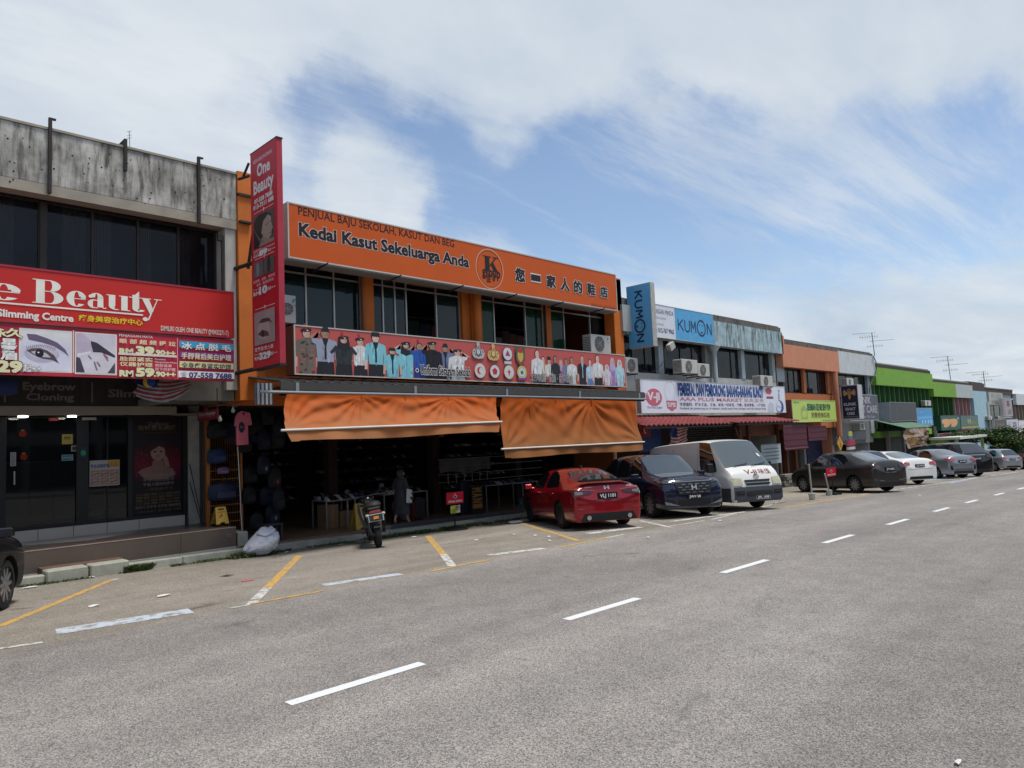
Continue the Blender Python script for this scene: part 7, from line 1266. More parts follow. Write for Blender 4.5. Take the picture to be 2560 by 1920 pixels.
    dg=bpy.context.evaluated_depsgraph_get();ev=o.evaluated_get(dg).to_mesh();bm=bmesh.new();bm.from_mesh(ev);
    bvh=BVHTree.FromBMesh(bm);bm.faces.ensure_lookup_table()
    def piece(nm,test,m):
        b2=bm.copy();bmesh.ops.delete(b2,geom=[f for f in b2.faces if not test(f)],context='FACES')
        if not b2.faces:b2.free();return None
        me2=bpy.data.meshes.new(nm);
        for f in b2.faces:f.smooth=True;f.material_index={0:0,2:1,3:2}.get(f.material_index,0) if nm=='body' else 0
        b2.to_mesh(me2);b2.free()
        for q in(m if isinstance(m,list) else[m]):me2.materials.append(q)
        try:me2.set_sharp_from_angle(angle=R_(40))
        except Exception:pass
        p_=bpy.data.objects.new(nm,me2);COL.objects.link(p_);p_.parent=t;return p_
    body=piece('body',lambda f:f.material_index!=1,[pm,M_blk,clad or M_blk])
    xs=[s[0] for s in st]
    for s_,nm in top_glass:
        lo,hi=min(xs[s_],xs[s_+1])-.35,max(xs[s_],xs[s_+1])+.35;piece(nm,lambda f:f.material_index==1 and lo<f.calc_center_median().x<hi and(f.normal.z>.3 or abs(f.normal.x)>.75) and abs(f.calc_center_median().y)<.80 and abs(f.normal.y)<.55,(wsm or M_ws) if nm=='windscreen' else M_cg)
    for sy in(-1,1):piece('side_window',lambda f:f.material_index==1 and f.normal.y*sy>=.55,M_cg)
    bm.free();bpy.data.objects.remove(o);bpy.data.objects.remove(co)
    L_=lambda mb,nm,m,par=None,**k:mb.build(nm,m,par or t,local=True,**k)
    for sx in(-1,1):
        for sy in(-1,1):
            c=(sx*wb/2,sy*.0,wr);yo=sy*(max(s[6] for s in st)-.035);yi=yo-sy*tw
            mb=MB();mb.lathe((c[0],0,wr),[(wr*.70,yi),(wr*.97,yi+sy*.02),(wr,yi+sy*.05),(wr,yo-sy*.05),(wr*.96,yo-sy*.012),(wr*.72,yo),(wr*.70,yo-sy*.03)],n=28,axis='Y');w_=L_(mb,'wheel',M_tyre,smooth=True)
            rm=rim or M_rim;mb=MB();mb.lathe((c[0],0,wr),[(wr*.72,yo-sy*.02),(wr*.66,yo-sy*.015),(wr*.64,yo-sy*.07),(wr*.2,yo-sy*.10)],n=28,axis='Y');q=mb.build('rim',M_rimd,w_,local=True);q.parent=w_
            mb=MB()
            for k in range(spokes*2):
                a0=k*math.pi/spokes;a=a0+(.16 if k%2 else-.16);d=Vector((math.cos(a0),0,math.sin(a0)));n_=Vector((-math.sin(a0),0,math.cos(a0)));p0=Vector((c[0],yo-sy*.045,wr));P_=[p0+d*.04+n_*.03,p0+d*wr*.68+n_*.022,p0+d*wr*.68-n_*.022,p0+d*.04-n_*.03];mb.prism(P_,(0,sy*.03,0))
            mb.cyl((c[0],yo-sy*.06,wr),(c[0],yo-sy*.01,wr),.055,n=12);q=mb.build('spoke',rm,w_,local=True)
    def hit(ax,a,b,off=.006):
        """project (a,b) on the body along the axis; ax in +x,-x,+y,-y (side looked at), +z"""
        s=1 if ax[0]=='+' else-1
        if ax[1]=='x':o_,d=Vector((s*5,a,b)),Vector((-s,0,0))
        elif ax[1]=='y':o_,d=Vector((a,s*3,b)),Vector((0,-s,0))
        else:o_,d=Vector((a,b,4)),Vector((0,0,-1))
        r=bvh.ray_cast(o_,d)
        if r[0] is None:return None
        return r[0]+r[1]*off if r[1].dot(d)<0 else r[0]-r[1]*off
    def patch(nm,m,ax,cs,n=8,k=4,off=.008,par=None,col=None):
        A,B,C_,D=[Vector(q) for q in cs];pts=[];last=None
        for j in range(k+1):
            for i in range(n+1):
                p_=A.lerp(B,i/n).lerp(D.lerp(C_,i/n),j/k);h=hit(ax,p_.x,p_.y,off);last=h or last;pts.append(h)
        ok=[p for p in pts if p is not None]
        if len(ok)<len(pts)*.5:return None
        pts=[p if p is not None else min(ok,key=lambda q:0) for p in pts];mb=MB();ff=[(j*(n+1)+i,j*(n+1)+i+1,(j+1)*(n+1)+i+1,(j+1)*(n+1)+i) for j in range(k) for i in range(n)]
        ff=[f for f in ff if max((Vector(pts[a])-Vector(pts[b])).length for a in f for b in f)<.6];mb.add(pts,ff,0,col);return mb.build(nm,m,par or t,local=True,smooth=True)
    def mirror():
        xm=st[8 if len(st)>12 else 7][3]-.12;zm=st[8 if len(st)>12 else 7][4]+.06;ym=st[6][6]
        for sy in(-1,1):mb=MB();mb.obox((xm,sy*(ym+.10),zm),.12,.20,.14);mb.obox((xm,sy*(ym-.02),zm-.04),.05,.14,.04);L_(mb,'mirror',pm,bevel=.02)
    def plate(txt,x,z,y=0.,w_=.52,h_=.12,s=-1,frame=False,tilt=0.):
        h=hit('-x' if s<0 else '+x',y,z,.012);xx=h.x if h else x;mb=MB();mb.box(xx-.012,xx+.012,y-w_/2,y+w_/2,z-h_/2,z+h_/2,col=(.008,.008,.008));pl_=mb.build('number_plate',print_mat(),t,local=True)
        p=Print((xx+s*.013,0,0),(0,-1 if s<0 else 1,0),(0,0,1));p.h=.001
        if s<0:f=lambda y_:-y_
        else:f=lambda y_:y_
        c=f(y) if s<0 else y;p.U=Vector((0,-1,0)) if s<0 else Vector((0,1,0));p.N=p.U.cross(p.V)
        if frame:p.rect(-y-w_/2 if s<0 else y-w_/2,z-h_/2,(-y if s<0 else y)+w_/2,z+h_/2,(.45,.45,.45));cc=(-y if s<0 else y);p.rect(cc-w_/2+.012,z-h_/2+.012,cc+w_/2-.012,z+h_/2-.012,(.01,.01,.01))
        cc=-y if s<0 else y;p.text(txt,cc-w_*.40,z-h_*.26,cc+w_*.40,z+h_*.28,(.62,.62,.62),off=.03);q=p.mb.build('plate_text',print_mat(),pl_,local=True)
    t_=dict(t=t,patch=patch,hit=hit,mirror=mirror,plate=plate,L=L_,st=st,pm=pm,M=M)
    return type('C',(),t_)
def surf_text(c,txt,ax,u0,u1,v0,v1,col,off=.03,flip=False,th=.012,full=False):
    vs,fs=text_mesh(txt,off);x0,x1=min(q[0] for q in vs),max(q[0] for q in vs);y1=max(q[1] for q in vs);y0=min(q[1] for q in vs) if full else 0;pts=[];ls=Vector((0,0,0))
    for q in vs:
        u=u0+(q[0]-x0)/(x1-x0)*(u1-u0);v=v0+(q[1]-y0)/(y1-y0)*(v1-v0);h=c.hit(ax,u,v,th);ls=h or ls;pts.append(h or ls)
    mb=MB();mb.add(pts,fs,0,col);return mb.build('lettering',print_mat(),c.t,local=True)
def side_lines(c,doors,zlo=.34,handles=(),sides=(-1,1),hz=.86,hm=None):
    for sy in sides:
        ax='+y' if sy>0 else '-y'
        for x,zt_ in doors:c.patch('door_gap',M_blk,ax,((x-.006,zlo),(x+.006,zlo),(x+.006,zt_),(x-.006,zt_)),1,8,.003)
        for x in handles:
            h=c.hit(ax,x,hz,.0)
            if h:mb=MB();mb.obox((h.x,h.y+sy*.02,h.z),.19,.03,.03);c.L(mb,'door_handle',hm or c.pm,bevel=.008)
def hdg(a,b):v=Vector((a,b)).normalized();return(v.x,v.y)
H1=hdg(-.86,.52)
def place(rear_px,wb,head,tr=1.55,which='R'):
    """car centre from the pixel where a rear tyre (R = image right) touches the ground"""
    p=ong(*rear_px);n=Vector((head[1],-head[0])) if True else None;n=Vector((abs(head[1]),abs(head[0])))
    c=Vector((p.x,p.y))-n*tr/2*(1 if which=='R' else-1);return c
p_=ong(1402,1320);q_=ong(1582,1313);rc=(Vector(p_[:2])+Vector(q_[:2]))/2+Vector((-.10,.05));Hc=hdg(-.87,.50);pos=rc+Vector(Hc)*(1.365+.1)
M_red=paint('deep_red_paint',(.26,.006,.012),.35,.22);c=car('parked_car','deep red sedan parked nose in with black spoiler','car',SED,M_red,pos,Hc,2.73,.335,rim=M_rimd)
c.mirror();side_lines(c,((-.05,.95),(.92,.93),(-1.1,.98)),handles=(-.95,.25))
for sy in(-1,1):c.patch('tail_lamp',M_tld,'-x',((sy*.40,.86),(sy*.86,.80),(sy*.86,.96),(sy*.40,.915)),10,4,.02);c.patch('tail_lamp_strip',M_tl,'-x',((sy*.32,.915),(sy*.86,.96),(sy*.86,.985),(sy*.32,.935)),10,2,.024);c.patch('lamp_reflector',mat('clear_lens',(.16,.13,.13),.15,var=.3,vs=30,loc='obj'),'-x',((sy*.64,.85),(sy*.82,.84),(sy*.82,.91),(sy*.64,.90)),4,2,.026);c.patch('bumper_reflector',M_tl,'-x',((sy*.62,.50),(sy*.78,.51),(sy*.78,.53),(sy*.62,.52)),4,1,.01)
c.patch('rear_diffuser',M_blk,'-x',((-.72,.22),(.72,.22),(.62,.40),(-.62,.40)),12,3,.012);c.patch('bumper_gap',M_blk,'-x',((-.80,.632),(.80,.632),(.80,.642),(-.80,.642)),14,1,.004);c.patch('boot_gap',M_blk,'-x',((-.62,.70),(.62,.70),(.62,.708),(-.62,.708)),12,1,.004)
for sy in(-1,1):c.patch('boot_gap',M_blk,'-x',((sy*.62,.70),(sy*.628,.70),(sy*.64,.86),(sy*.632,.86)),1,4,.004);mb=MB();mb.cyl((-2.36,sy*.52,.30),(-2.44,sy*.52,.30),.055,n=14);c.L(mb,'exhaust_tip',M_chr)
mb=MB();vs=[]
for i in range(13):y=-.66+1.32*i/12;x=-2.30+.05*(abs(y)/.66)**2;vs+=[(x-.10,y,1.165),(x+.09,y,1.14),(x+.09,y,1.165),(x-.10,y,1.20)]
mb.add(vs,[(4*i+a,4*i+(a+1)%4,4*i+4+(a+1)%4,4*i+4+a) for i in range(12) for a in range(4)]+[(0,1,2,3),(48,49,50,51)]);c.L(mb,'spoiler',M_blk)
mb=MB();mb.prism([(-.72,-.02,1.46),(-.55,-.02,1.47),(-.70,-.02,1.54)],(0,.04,0));c.L(mb,'roof_fin',M_blk)
c.plate('VLJ 1101',-2.4,.80,w_=.50,h_=.15)
surf_text(c,'CIVIC','-x',.56,.36,.995,1.02,(.5,.5,.5));surf_text(c,'RS','-x',-.52,-.66,.99,1.02,(.5,.5,.5));surf_text(c,'H','-x',.07,-.07,.955,1.03,(.55,.55,.55),.05)
H2=hdg(.87,-.49);pL,pR=ong(1626,1293),ong(1773,1286);fc=(Vector(pL[:2])+Vector(pR[:2]))/2;pos=fc-Vector(H2)*(1.35+.05)
M_navy=paint('midnight_blue_paint',(.012,.017,.038),.3,.2);c=car('parked_car','midnight blue suv parked facing the road beside the red sedan','car',SUV,M_navy,pos,H2,2.70,.36,top_glass=((1,'rear_window'),(8,'windscreen')),side_glass=(3,5,7),z0=.24)
c.mirror();side_lines(c,((.0,1.06),(1.0,1.04),(-.9,1.08)),handles=(-.8,.2),hz=.95)
for sy in(-1,1):c.patch('head_lamp',M_hld,'+x',((sy*.50,.90),(sy*.86,.93),(sy*.86,1.01),(sy*.50,.985)),10,3,.02);c.patch('lamp_line',M_chr,'+x',((sy*.52,.975),(sy*.86,1.005),(sy*.86,1.015),(sy*.52,.985)),8,1,.026);c.patch('fog_trim',mat('satin_silver',(.3,.31,.33),.3,metal=.7),'+x',((sy*.40,.33),(sy*.82,.38),(sy*.84,.46),(sy*.52,.36)),8,2,.02);c.patch('fog_recess',M_blk,'+x',((sy*.55,.40),(sy*.82,.42),(sy*.82,.52),(sy*.58,.48)),6,2,.012)
c.patch('grille',M_blk,'+x',((-.46,.62),(.46,.62),(.56,.94),(-.56,.94)),12,6,.022)
for k in range(4):
    for i in range(5-k%2):y=-.40+.2*i+(.1 if k%2 else 0);c.patch('grille_bar',mat('satin_silver',(.3,.31,.33)),'+x',((y-.055,.665+.07*k),(y+.055,.665+.07*k),(y+.06,.678+.07*k),(y-.06,.678+.07*k)),3,1,.03)
c.patch('grille_frame',mat('satin_silver',(.3,.31,.33)),'+x',((-.58,.945),(.58,.945),(.58,.96),(-.58,.96)),12,1,.028);surf_text(c,'H','+x',-.08,.08,.74,.86,(.32,.33,.34),.04,th=.036)
c.patch('lower_grille',M_blk,'+x',((-.50,.32),(.50,.32),(.46,.48),(-.46,.48)),10,3,.014);c.patch('bonnet_edge',M_blk,'+z',((2.06,-.68),(2.075,-.68),(2.075,.68),(2.06,.68)),1,12,.003)
for sy in(-1,1):c.patch('bonnet_gap',M_blk,'+z',((1.2,sy*.72),(1.2,sy*.735),(2.05,sy*.70),(2.05,sy*.685)),1,8,.003)
c.plate('JWV 58',2.3,.56,w_=.42,h_=.11,s=1)
H3=hdg(.89,-.455);pw=ong(1898,1268);nn=Vector((-H3[1],H3[0]));pos=Vector(pw[:2])-Vector(H3)*1.285-nn*.78+Vector((-.1,0))
M_wh=mat('van_white_paint',(.60,.60,.57),.35,var=.04,coat=.4,loc='obj',streak=.05,dirt=(.3,.28,.25));M_gb=mat('grey_bumper',(.05,.055,.065),.55,var=.08,loc='obj')
c=car('parked_van','white delivery van with dark grey bumper and red lettering on the nose','van',VAN,M_wh,pos,H3,2.57,.335,top_glass=((1,'rear_window'),(7,'windscreen')),side_glass=(6,),z0=.26,tw=.2,wsm=mat('van_windscreen',(.035,.05,.05),.05,var=0,spec=1.,coat=1),rim=M_rimd)
side_lines(c,((.72,1.9),(1.52,1.08),(-.7,1.85)),handles=(.86,),hz=.98,hm=M_blk,zlo=.4)
for sy in(-1,1):
    mb=MB();mb.obox((1.62,sy*1.0,1.24),.10,.20,.26);mb.obox((1.60,sy*.9,1.16),.04,.2,.03);c.L(mb,'mirror',M_blk,bevel=.02)
    c.patch('rear_side_glass',mat('reddish_reflecting_glass',(.10,.03,.03),.1,var=0),'+y' if sy>0 else '-y',((-2.25,1.2),(-2.05,1.2),(-2.0,1.7),(-2.2,1.7)),3,3,.006)
    c.patch('head_lamp',M_hly,'+x',((sy*.50,.72),(sy*.80,.72),(sy*.82,.94),(sy*.50,.92)),8,4,.02);c.patch('bumper_vent',M_blk,'+x',((sy*.48,.47),(sy*.74,.47),(sy*.76,.57),(sy*.48,.57)),6,2,.012+.02);c.patch('vent_bar',M_gb,'+x',((sy*.48,.515),(sy*.74,.515),(sy*.74,.53),(sy*.48,.53)),6,1,.04)
    c.patch('side_bumper',M_gb,'+y' if sy>0 else '-y',((1.75,.28),(2.30,.28),(2.34,.66),(1.78,.66)),6,4,.012)
c.patch('front_bumper',M_gb,'+x',((-.80,.27),(.80,.27),(.80,.68),(-.80,.68)),20,6,.02)
for k in range(2):c.patch('grille',M_blk,'+x',((-.40+.03*(1-k),.72+.09*k),(.40-.03*(1-k),.72+.09*k),(.44,.78+.09*k),(-.44,.78+.09*k)),10,2,.02)
c.patch('lower_grille',M_blk,'+x',((-.42,.44),(.42,.44),(.42,.56),(-.42,.56)),10,3,.032)
for k in range(4):c.patch('grille_bar',M_gb,'+x',((-.42,.455+.028*k),(.42,.455+.028*k),(.42,.463+.028*k),(-.42,.463+.028*k)),10,1,.04)
mb=MB();pts=[c.hit('+x',.09*math.cos(k*.524),.955+.055*math.sin(k*.524),.02) for k in range(13)];pts=[p for p in pts if p];mb.tube(pts,.007,n=4);pts=[c.hit('+x',.035*math.cos(k*.524),.955+.05*math.sin(k*.524),.02) for k in range(13)];pts=[p for p in pts if p];mb.tube(pts,.006,n=4);c.L(mb,'emblem',mat('dark_chrome',(.12,.12,.12),.3,metal=.8))
surf_text(c,'V-ji','+x',-.30,.10,1.04,1.15,(.22,.02,.04),.02);surf_text(c,'味佳','+x',.16,.56,1.02,1.16,(.22,.02,.04),.0,full=True)
for ax in('-y','+y'):
    s_=1 if ax=='-y' else-1;surf_text(c,'味佳食品',ax,-.9*1-.25*s_,-.9+.25*s_,1.62,1.70,(.10,.10,.12),.0,full=True);surf_text(c,'批发',ax,-.1-.12*s_,-.1+.12*s_,1.40,1.48,(.10,.10,.12),.0,full=True)
for y0_,y1_ in((-.50,-.02),(.08,.60)):
    a,b=c.hit('+x',y0_,1.245,.03),c.hit('+x',y1_,1.31,.03)
    if a and b:mb=MB();mb.cyl(a,b,.012,n=5);c.L(mb,'wiper',M_blk)
c.plate('JML 1638',2.4,.385,y=.12,w_=.46,h_=.12,s=1,frame=True);mb=MB();mb.cyl((1.0,.55,2.0),(.72,.62,2.42),.008,n=5);c.L(mb,'aerial',M_blk);c.patch('windscreen_sticker',mat('white_sticker',(.55,.55,.55),.4),'+x',((.56,1.52),(.64,1.50),(.62,1.60),(.55,1.62)),2,2,.01)
def sedan(label,pm,rearpx,head,st=SMALL,wb=2.55,plate='',lens=M_tl,which='R',tg=((3,'rear_window'),(8,'windscreen')),sg=(5,7),wr=.31,rim=None,z0=.2,spokes=5,name='parked_car',off=0.,glassy=False):
    tr=max(s[6] for s in st)*2-.25;p=place(rearpx,wb,head,tr,which);pos=Vector(p[:2])+Vector(head)*(wb/2+off);c=car(name,label,'car',st,pm,pos,head,wb,wr,top_glass=tg,side_glass=sg,rim=rim,z0=z0,spokes=spokes);c.mirror()
    k=st[0][0]/-2.36;zb=st[1][1]/1.06;w_=st[3][6]/.92
    side_lines(c,((-.05,.95*zb),(.85,.93*zb),(-1.0,.96*zb)),handles=(-.85,.25),hz=.86*zb)
    for sy in(-1,1):c.patch('tail_lamp',lens,'-x',((sy*.50*w_,.84*zb),(sy*.84*w_,.80*zb),(sy*.84*w_,.98*zb),(sy*.50*w_,.94*zb)),8,4,.02)
    c.patch('boot_gap',M_blk,'-x',((-.60,.66),(.60,.66),(.60,.668),(-.60,.668)),12,1,.004);c.patch('rear_diffuser',M_blk,'-x',((-.60,.24),(.60,.24),(.56,.36),(-.56,.36)),10,2,.012)
    if plate:c.plate(plate,st[1][3],.80*zb,w_=.46,h_=.13)
    return c
M_gun=paint('gunmetal_paint',(.042,.038,.034),.5,.36,.5);Hd=hdg(-.92,.40)
c=sedan('gunmetal grey sedan parked nose in behind the two poles in buckets',M_gun,(2214,1227),Hd,plate='JTV 9673',lens=M_tld);c.patch('chrome_strip',M_chr,'-x',((-.5,.70),(.5,.70),(.5,.712),(-.5,.712)),10,1,.02)
for sy in(-1,1):c.patch('bumper_trim',M_chr,'-x',((sy*.35,.42),(sy*.76,.46),(sy*.78,.475),(sy*.35,.435)),8,1,.02)
sedan('black hatchback mostly hidden between the gunmetal sedan and the white sedan',paint('black_paint',(.010,.010,.011),.2,.2),(2240,1217),H1,off=.8,st=HATCH,wb=2.45,tg=((1,'rear_window'),(8,'windscreen')),sg=(3,5,7))
sedan('white sedan with black number plate parked beyond the gunmetal sedan',paint('pearl_white_paint',(.66,.66,.64),0,.3),(2282,1209),H1,st=SED,off=-.25,wb=2.7,plate='JUC 4042',rim=M_rimd)
M_sil=paint('silver_paint',(.27,.29,.31),.6,.3);c=sedan('silver grey sedan with red tail lamps parked by the blue painted bay',M_sil,(2404,1194),hdg(-.84,.54),plate='JWH 9702')
for sy in(-1,1):c.patch('bumper_vent',M_blk,'-x',((sy*.58,.42),(sy*.74,.44),(sy*.74,.64),(sy*.66,.66)),5,4,.012)
c.patch('lower_bumper',mat('dark_grey_plastic',(.08,.08,.085),.5),'-x',((-.56,.36),(.56,.36),(.48,.48),(-.48,.48)),8,2,.014)
c=sedan('large black suv with chrome lettered tailgate behind the silver grey sedan',paint('black_paint'),(2441,1190),hdg(-.84,.54),st=ROVER,wb=2.9,tg=((1,'rear_window'),(8,'windscreen')),sg=(3,5,7),wr=.38,plate='JTE 828',lens=M_tld);c.patch('tailgate_trim',M_chr,'-x',((-.5,1.10),(.5,1.10),(.5,1.13),(-.5,1.13)),8,1,.02)
c=sedan('silver hatchback with rear spoiler parked beyond the large black suv',paint('bright_silver_paint',(.34,.36,.38),.6,.3),(2531,1177),hdg(-.84,.54),st=HATCH,wb=2.5,tg=((1,'rear_window'),(8,'windscreen')),sg=(3,5,7),plate='JTJ 7752',wr=.30)
sedan('beige sedan at the far right edge of the parked row',paint('beige_paint',(.27,.22,.16),.5,.35),(2595,1171),hdg(-.84,.54),plate='JJX 218')
pw=ong(7,1522);Hl=hdg(-.88,.47);nr=Vector((Hl[1],-Hl[0]));pos=Vector(pw[:2])-nr*.86-Vector(Hl)*1.52+Vector((0,0))
c=car('parked_car','near black crossover at the left edge with silver spoked wheel','car',SUV,paint('graphite_paint',(.016,.016,.018),.3,.25),pos,Hl,2.70,.36,top_glass=((1,'rear_window'),(8,'windscreen')),side_glass=(3,5,7),z0=.24,clad=mat('arch_plastic',(.02,.02,.021),.6));c.mirror()
c=car('parked_car','white sedan across the road, seen only as a reflection in the beauty shop window','car',SED,paint('pearl_white_paint'),(9.5,-2.5),(0.,1.),2.7,.33,group=None)
# MOTORCYCLE
rp=ong(947,1368);fp=ong(964,1353,0);hv=Vector((fp.x-rp.x,fp.y-rp.y));hm=hdg(-.90,.44);g=rp.z
mc=thing('motorcycle','black underbone motorcycle with gold rims parked at the kerb','motorcycle',(rp.x,rp.y,g));A_=math.atan2(hm[1],hm[0]);MM=Matrix.Translation((rp.x,rp.y,g))@Matrix.Rotation(A_,4,'Z')@Matrix.Rotation(R_(-7),4,'X')@Matrix.Diagonal((1.05,1.32,1.06,1));mc.matrix_world=MM;MW[mc.name]=MM
bl=lambda mb,nm,m,**k:mb.build(nm,m,mc,local=True,**k)
M_gold=mat('gold_rim',(.30,.17,.06),.3,metal=.7,var=0);M_bp=mat('gloss_black_plastic',(.012,.012,.013),.2,var=0,coat=.6);M_eng=mat('engine_metal',(.10,.10,.10),.4,metal=.7,var=.2,loc='obj')
for x,nm in((0,'wheel'),(1.24,'wheel')):
    mb=MB();mb.lathe((x,0,.29),[(.22,-.035),(.26,-.05),(.285,-.03),(.29,0),(.285,.03),(.26,.05),(.22,.035)],n=28,axis='Y');w_=bl(mb,nm,M_tyre,smooth=True)
    mb=MB();mb.lathe((x,0,.29),[(.225,-.03),(.205,-.03),(.205,.03),(.225,.03)],n=28,axis='Y')
    for k in range(5):a=k*1.257;mb.cyl((x,0,.29),(x+.21*math.cos(a),0,.29+.21*math.sin(a)),.014,n=5)
    mb.cyl((x,-.06,.29),(x,.06,.29),.04,n=10);mb.build('rim',M_gold,w_,local=True)
mb=MB();mb.prism([(-.20,-.09,.62),(.05,-.12,.60),(.45,-.12,.62),(.55,-.12,.74),(.1,-.13,.80),(-.28,-.10,.84)],(0,.20,0));bl(mb,'tail_body',M_bp,bevel=.03)
mb=MB();mb.prism([(-.22,-.10,.84),(.15,-.12,.80),(.55,-.12,.74),(.62,-.1,.78),(.45,-.12,.84),(.1,-.13,.88),(-.2,-.10,.90)],(0,.22,0));bl(mb,'seat',mat('seat_vinyl',(.018,.018,.018),.5),bevel=.02)
mb=MB();mb.lathe((.02,0,.93),[(.02,-.09),(.13,-.07),(.155,0),(.12,.07),(.02,.09)],n=14);bl(mb,'helmet_bag',mat('dark_bag',(.02,.016,.018),.5),smooth=True)
mb=MB();mb.prism([(.55,-.06,.40),(.75,-.06,.38),(1.0,-.07,.75),(1.06,-.07,1.0),(.92,-.07,1.0),(.78,-.06,.68),(.60,-.06,.62)],(0,.13,0));bl(mb,'leg_shield',M_bp,bevel=.02)
for sy in(-1,1):mb=MB();mb.prism([(.35,sy*.08,.42),(.62,sy*.13,.38),(1.0,sy*.17,.72),(1.04,sy*.15,.95),(.88,sy*.13,.84),(.72,sy*.12,.62)],(0,sy*.02,0));bl(mb,'side_fairing',mat('grey_fairing',(.10,.10,.105),.3,var=.2,vs=8,loc='obj'),bevel=.006)
mb=MB();mb.lathe((1.08,0,1.0),[(.03,-.12),(.12,-.08),(.14,0),(.10,.07),(.03,.1)],n=14);bl(mb,'head_cowl',M_bp,smooth=True)
mb=MB();mb.tube([(.93,-.34,1.05),(.98,-.2,1.08),(1.0,0,1.06),(.98,.2,1.08),(.93,.34,1.05)],.014,n=6);bl(mb,'handlebar',M_eng)
for sy in(-1,1):
    mb=MB();mb.cyl((.94,sy*.24,1.065),(.92,sy*.37,1.05),.02,n=8);bl(mb,'grip',M_blk);mb=MB();mb.cyl((.97,sy*.2,1.08),(.99,sy*.30,1.22),.007,n=5);mb.lathe((.98,sy*.32,1.25),[(.01,-.012),(.05,-.01),(.05,.01),(.01,.012)],n=10,axis='X');bl(mb,'mirror',M_blk)
    mb=MB();mb.cyl((1.24,sy*.07,.29),(1.06,sy*.07,.80),.02,n=8);bl(mb,'fork',M_eng);mb=MB();mb.cyl((0,sy*.08,.30),(.10,sy*.11,.66),.022,n=8);bl(mb,'shock_absorber',M_eng)
    mb=MB();mb.lathe((-.26,sy*.14,.74),[(.01,-.03),(.03,-.02),(.035,.02),(.01,.035)],n=10,axis='Y');bl(mb,'indicator',mat('clear_orange',(.45,.36,.28),.3))
mb=MB();mb.box(.35,.75,-.10,.10,.24,.48);bl(mb,'engine',M_eng,bevel=.02);mb=MB();mb.cyl((.55,-.12,.28),(-.02,-.15,.33),.03,n=8);mb.cyl((.15,-.16,.33),(-.28,-.18,.42),.055,n=12);bl(mb,'exhaust',mat('black_exhaust',(.03,.03,.03),.4,metal=.5));mb=MB();mb.box(-.02,.45,.05,.09,.26,.34);bl(mb,'swing_arm',M_eng)
mb=MB();vs=[(-.30+.12*math.cos(a),-.055,0) for a in(0,)];pts=[]
for k in range(8):a=R_(60+13*k);pts.append((.34*math.cos(a),.30+.34*math.sin(a)))
for y0_,y1_ in((-.06,.06),):mb.add([(x,y,z) for x,z in pts for y in(y0_,y1_)],[(2*k,2*k+1,2*k+3,2*k+2) for k in range(7)])
bl(mb,'rear_fender',M_blk);mb=MB();mb.box(-.27,-.235,-.10,.10,.78,.83);bl(mb,'tail_lamp',M_tl)
mb=MB();mb.obox((-.29,0,.68),.012,.26,.16,ry=R_(10),col=(.55,.55,.55));pl_=mb.build('number_plate',print_mat(),mc,local=True);mb=MB();mb.obox((-.299,0,.68),.012,.235,.135,ry=R_(10),col=(.03,.035,.035));mb.build('plate_face',print_mat(),pl_,local=True);mb=MB();mb.obox((-.308,0,.68),.012,.09,.06,ry=R_(10),col=(.6,.22,.02));mb.build('plate_sticker',print_mat(),pl_,local=True)
mb=MB();mb.cyl((.35,.08,.28),(.22,.34,-.0),.012,n=6);mb.cyl((.22,.34,.01),(.14,.36,.01),.014,n=6);bl(mb,'side_stand',M_eng);mb=MB();mb.cyl((.5,-.22,.30),(.5,.22,.30),.014,n=6);bl(mb,'foot_peg',M_blk)
# PERSON
fp=ong(1001,1316,.18);zf_=zf(fp.y);bx=-16.98;by=onx(1004,1310,bx).y;zf_=zf(by)
wdir=Vector((-.25,.97)).normalized()
sd=Vector((wdir.y,-wdir.x))
pr_=thing('person','person in a dark grey dress walking past with a white tote bag','person',(bx,by,zf_))
def W3(f,s,z):return Vector((bx+wdir.x*f+sd.x*s,by+wdir.y*f+sd.y*s,zf_+z))
def skin_mesh(name,joints,edges,m,parent,sub=2):
    me=bpy.data.meshes.new(name);me.from_pydata([j[0] for j in joints],edges and edges or[],[]);o=bpy.data.objects.new(name,me);COL.objects.link(o)
    o.modifiers.new('k','SKIN');sv=me.skin_vertices[0].data
    for i,j in enumerate(joints):r=j[1];sv[i].radius=(r,r) if not isinstance(r,tuple) else r
    sv[0].use_root=True;md=o.modifiers.new('s','SUBSURF');md.levels=md.render_levels=sub
    dg=bpy.context.evaluated_depsgraph_get();me2=bpy.data.meshes.new_from_object(o.evaluated_get(dg));bpy.data.objects.remove(o);me2.materials.clear();me2.materials.append(m);me2.polygons.foreach_set('use_smooth',[True]*len(me2.polygons));me2.name=name
    q=bpy.data.objects.new(name,me2);COL.objects.link(q);attach(q,parent);return q
M_skin=mat('skin',(.42,.26,.19),.55,var=.05);S=1.56/1.6
J=[(W3(0,0,.92*S),.13),(W3(0,0,1.12*S),.11),(W3(.01,0,1.30*S),.12),(W3(.02,0,1.38*S),.055),(W3(.03,0,1.46*S),.085),(W3(.04,0,1.55*S),.08),
     (W3(0,.16,1.30*S),.055),(W3(-.02,.22,1.06*S),.042),(W3(.10,.27,.86*S),.03),(W3(.14,.28,.80*S),.036),
     (W3(0,-.16,1.30*S),.055),(W3(-.03,-.21,1.05*S),.042),(W3(.03,-.23,.83*S),.03),(W3(.05,-.23,.77*S),.036),
     (W3(.02,.09,.88*S),.085),(W3(.10,.08,.48*S),.058),(W3(.20,.08,.10*S),.036),(W3(.29,.08,.045),.036),(W3(-.0,-.09,.88*S),.085),(W3(-.02,-.08,.48*S),.058),(W3(-.20,-.08,.16*S),.036),(W3(-.14,-.08,.05),.034)]
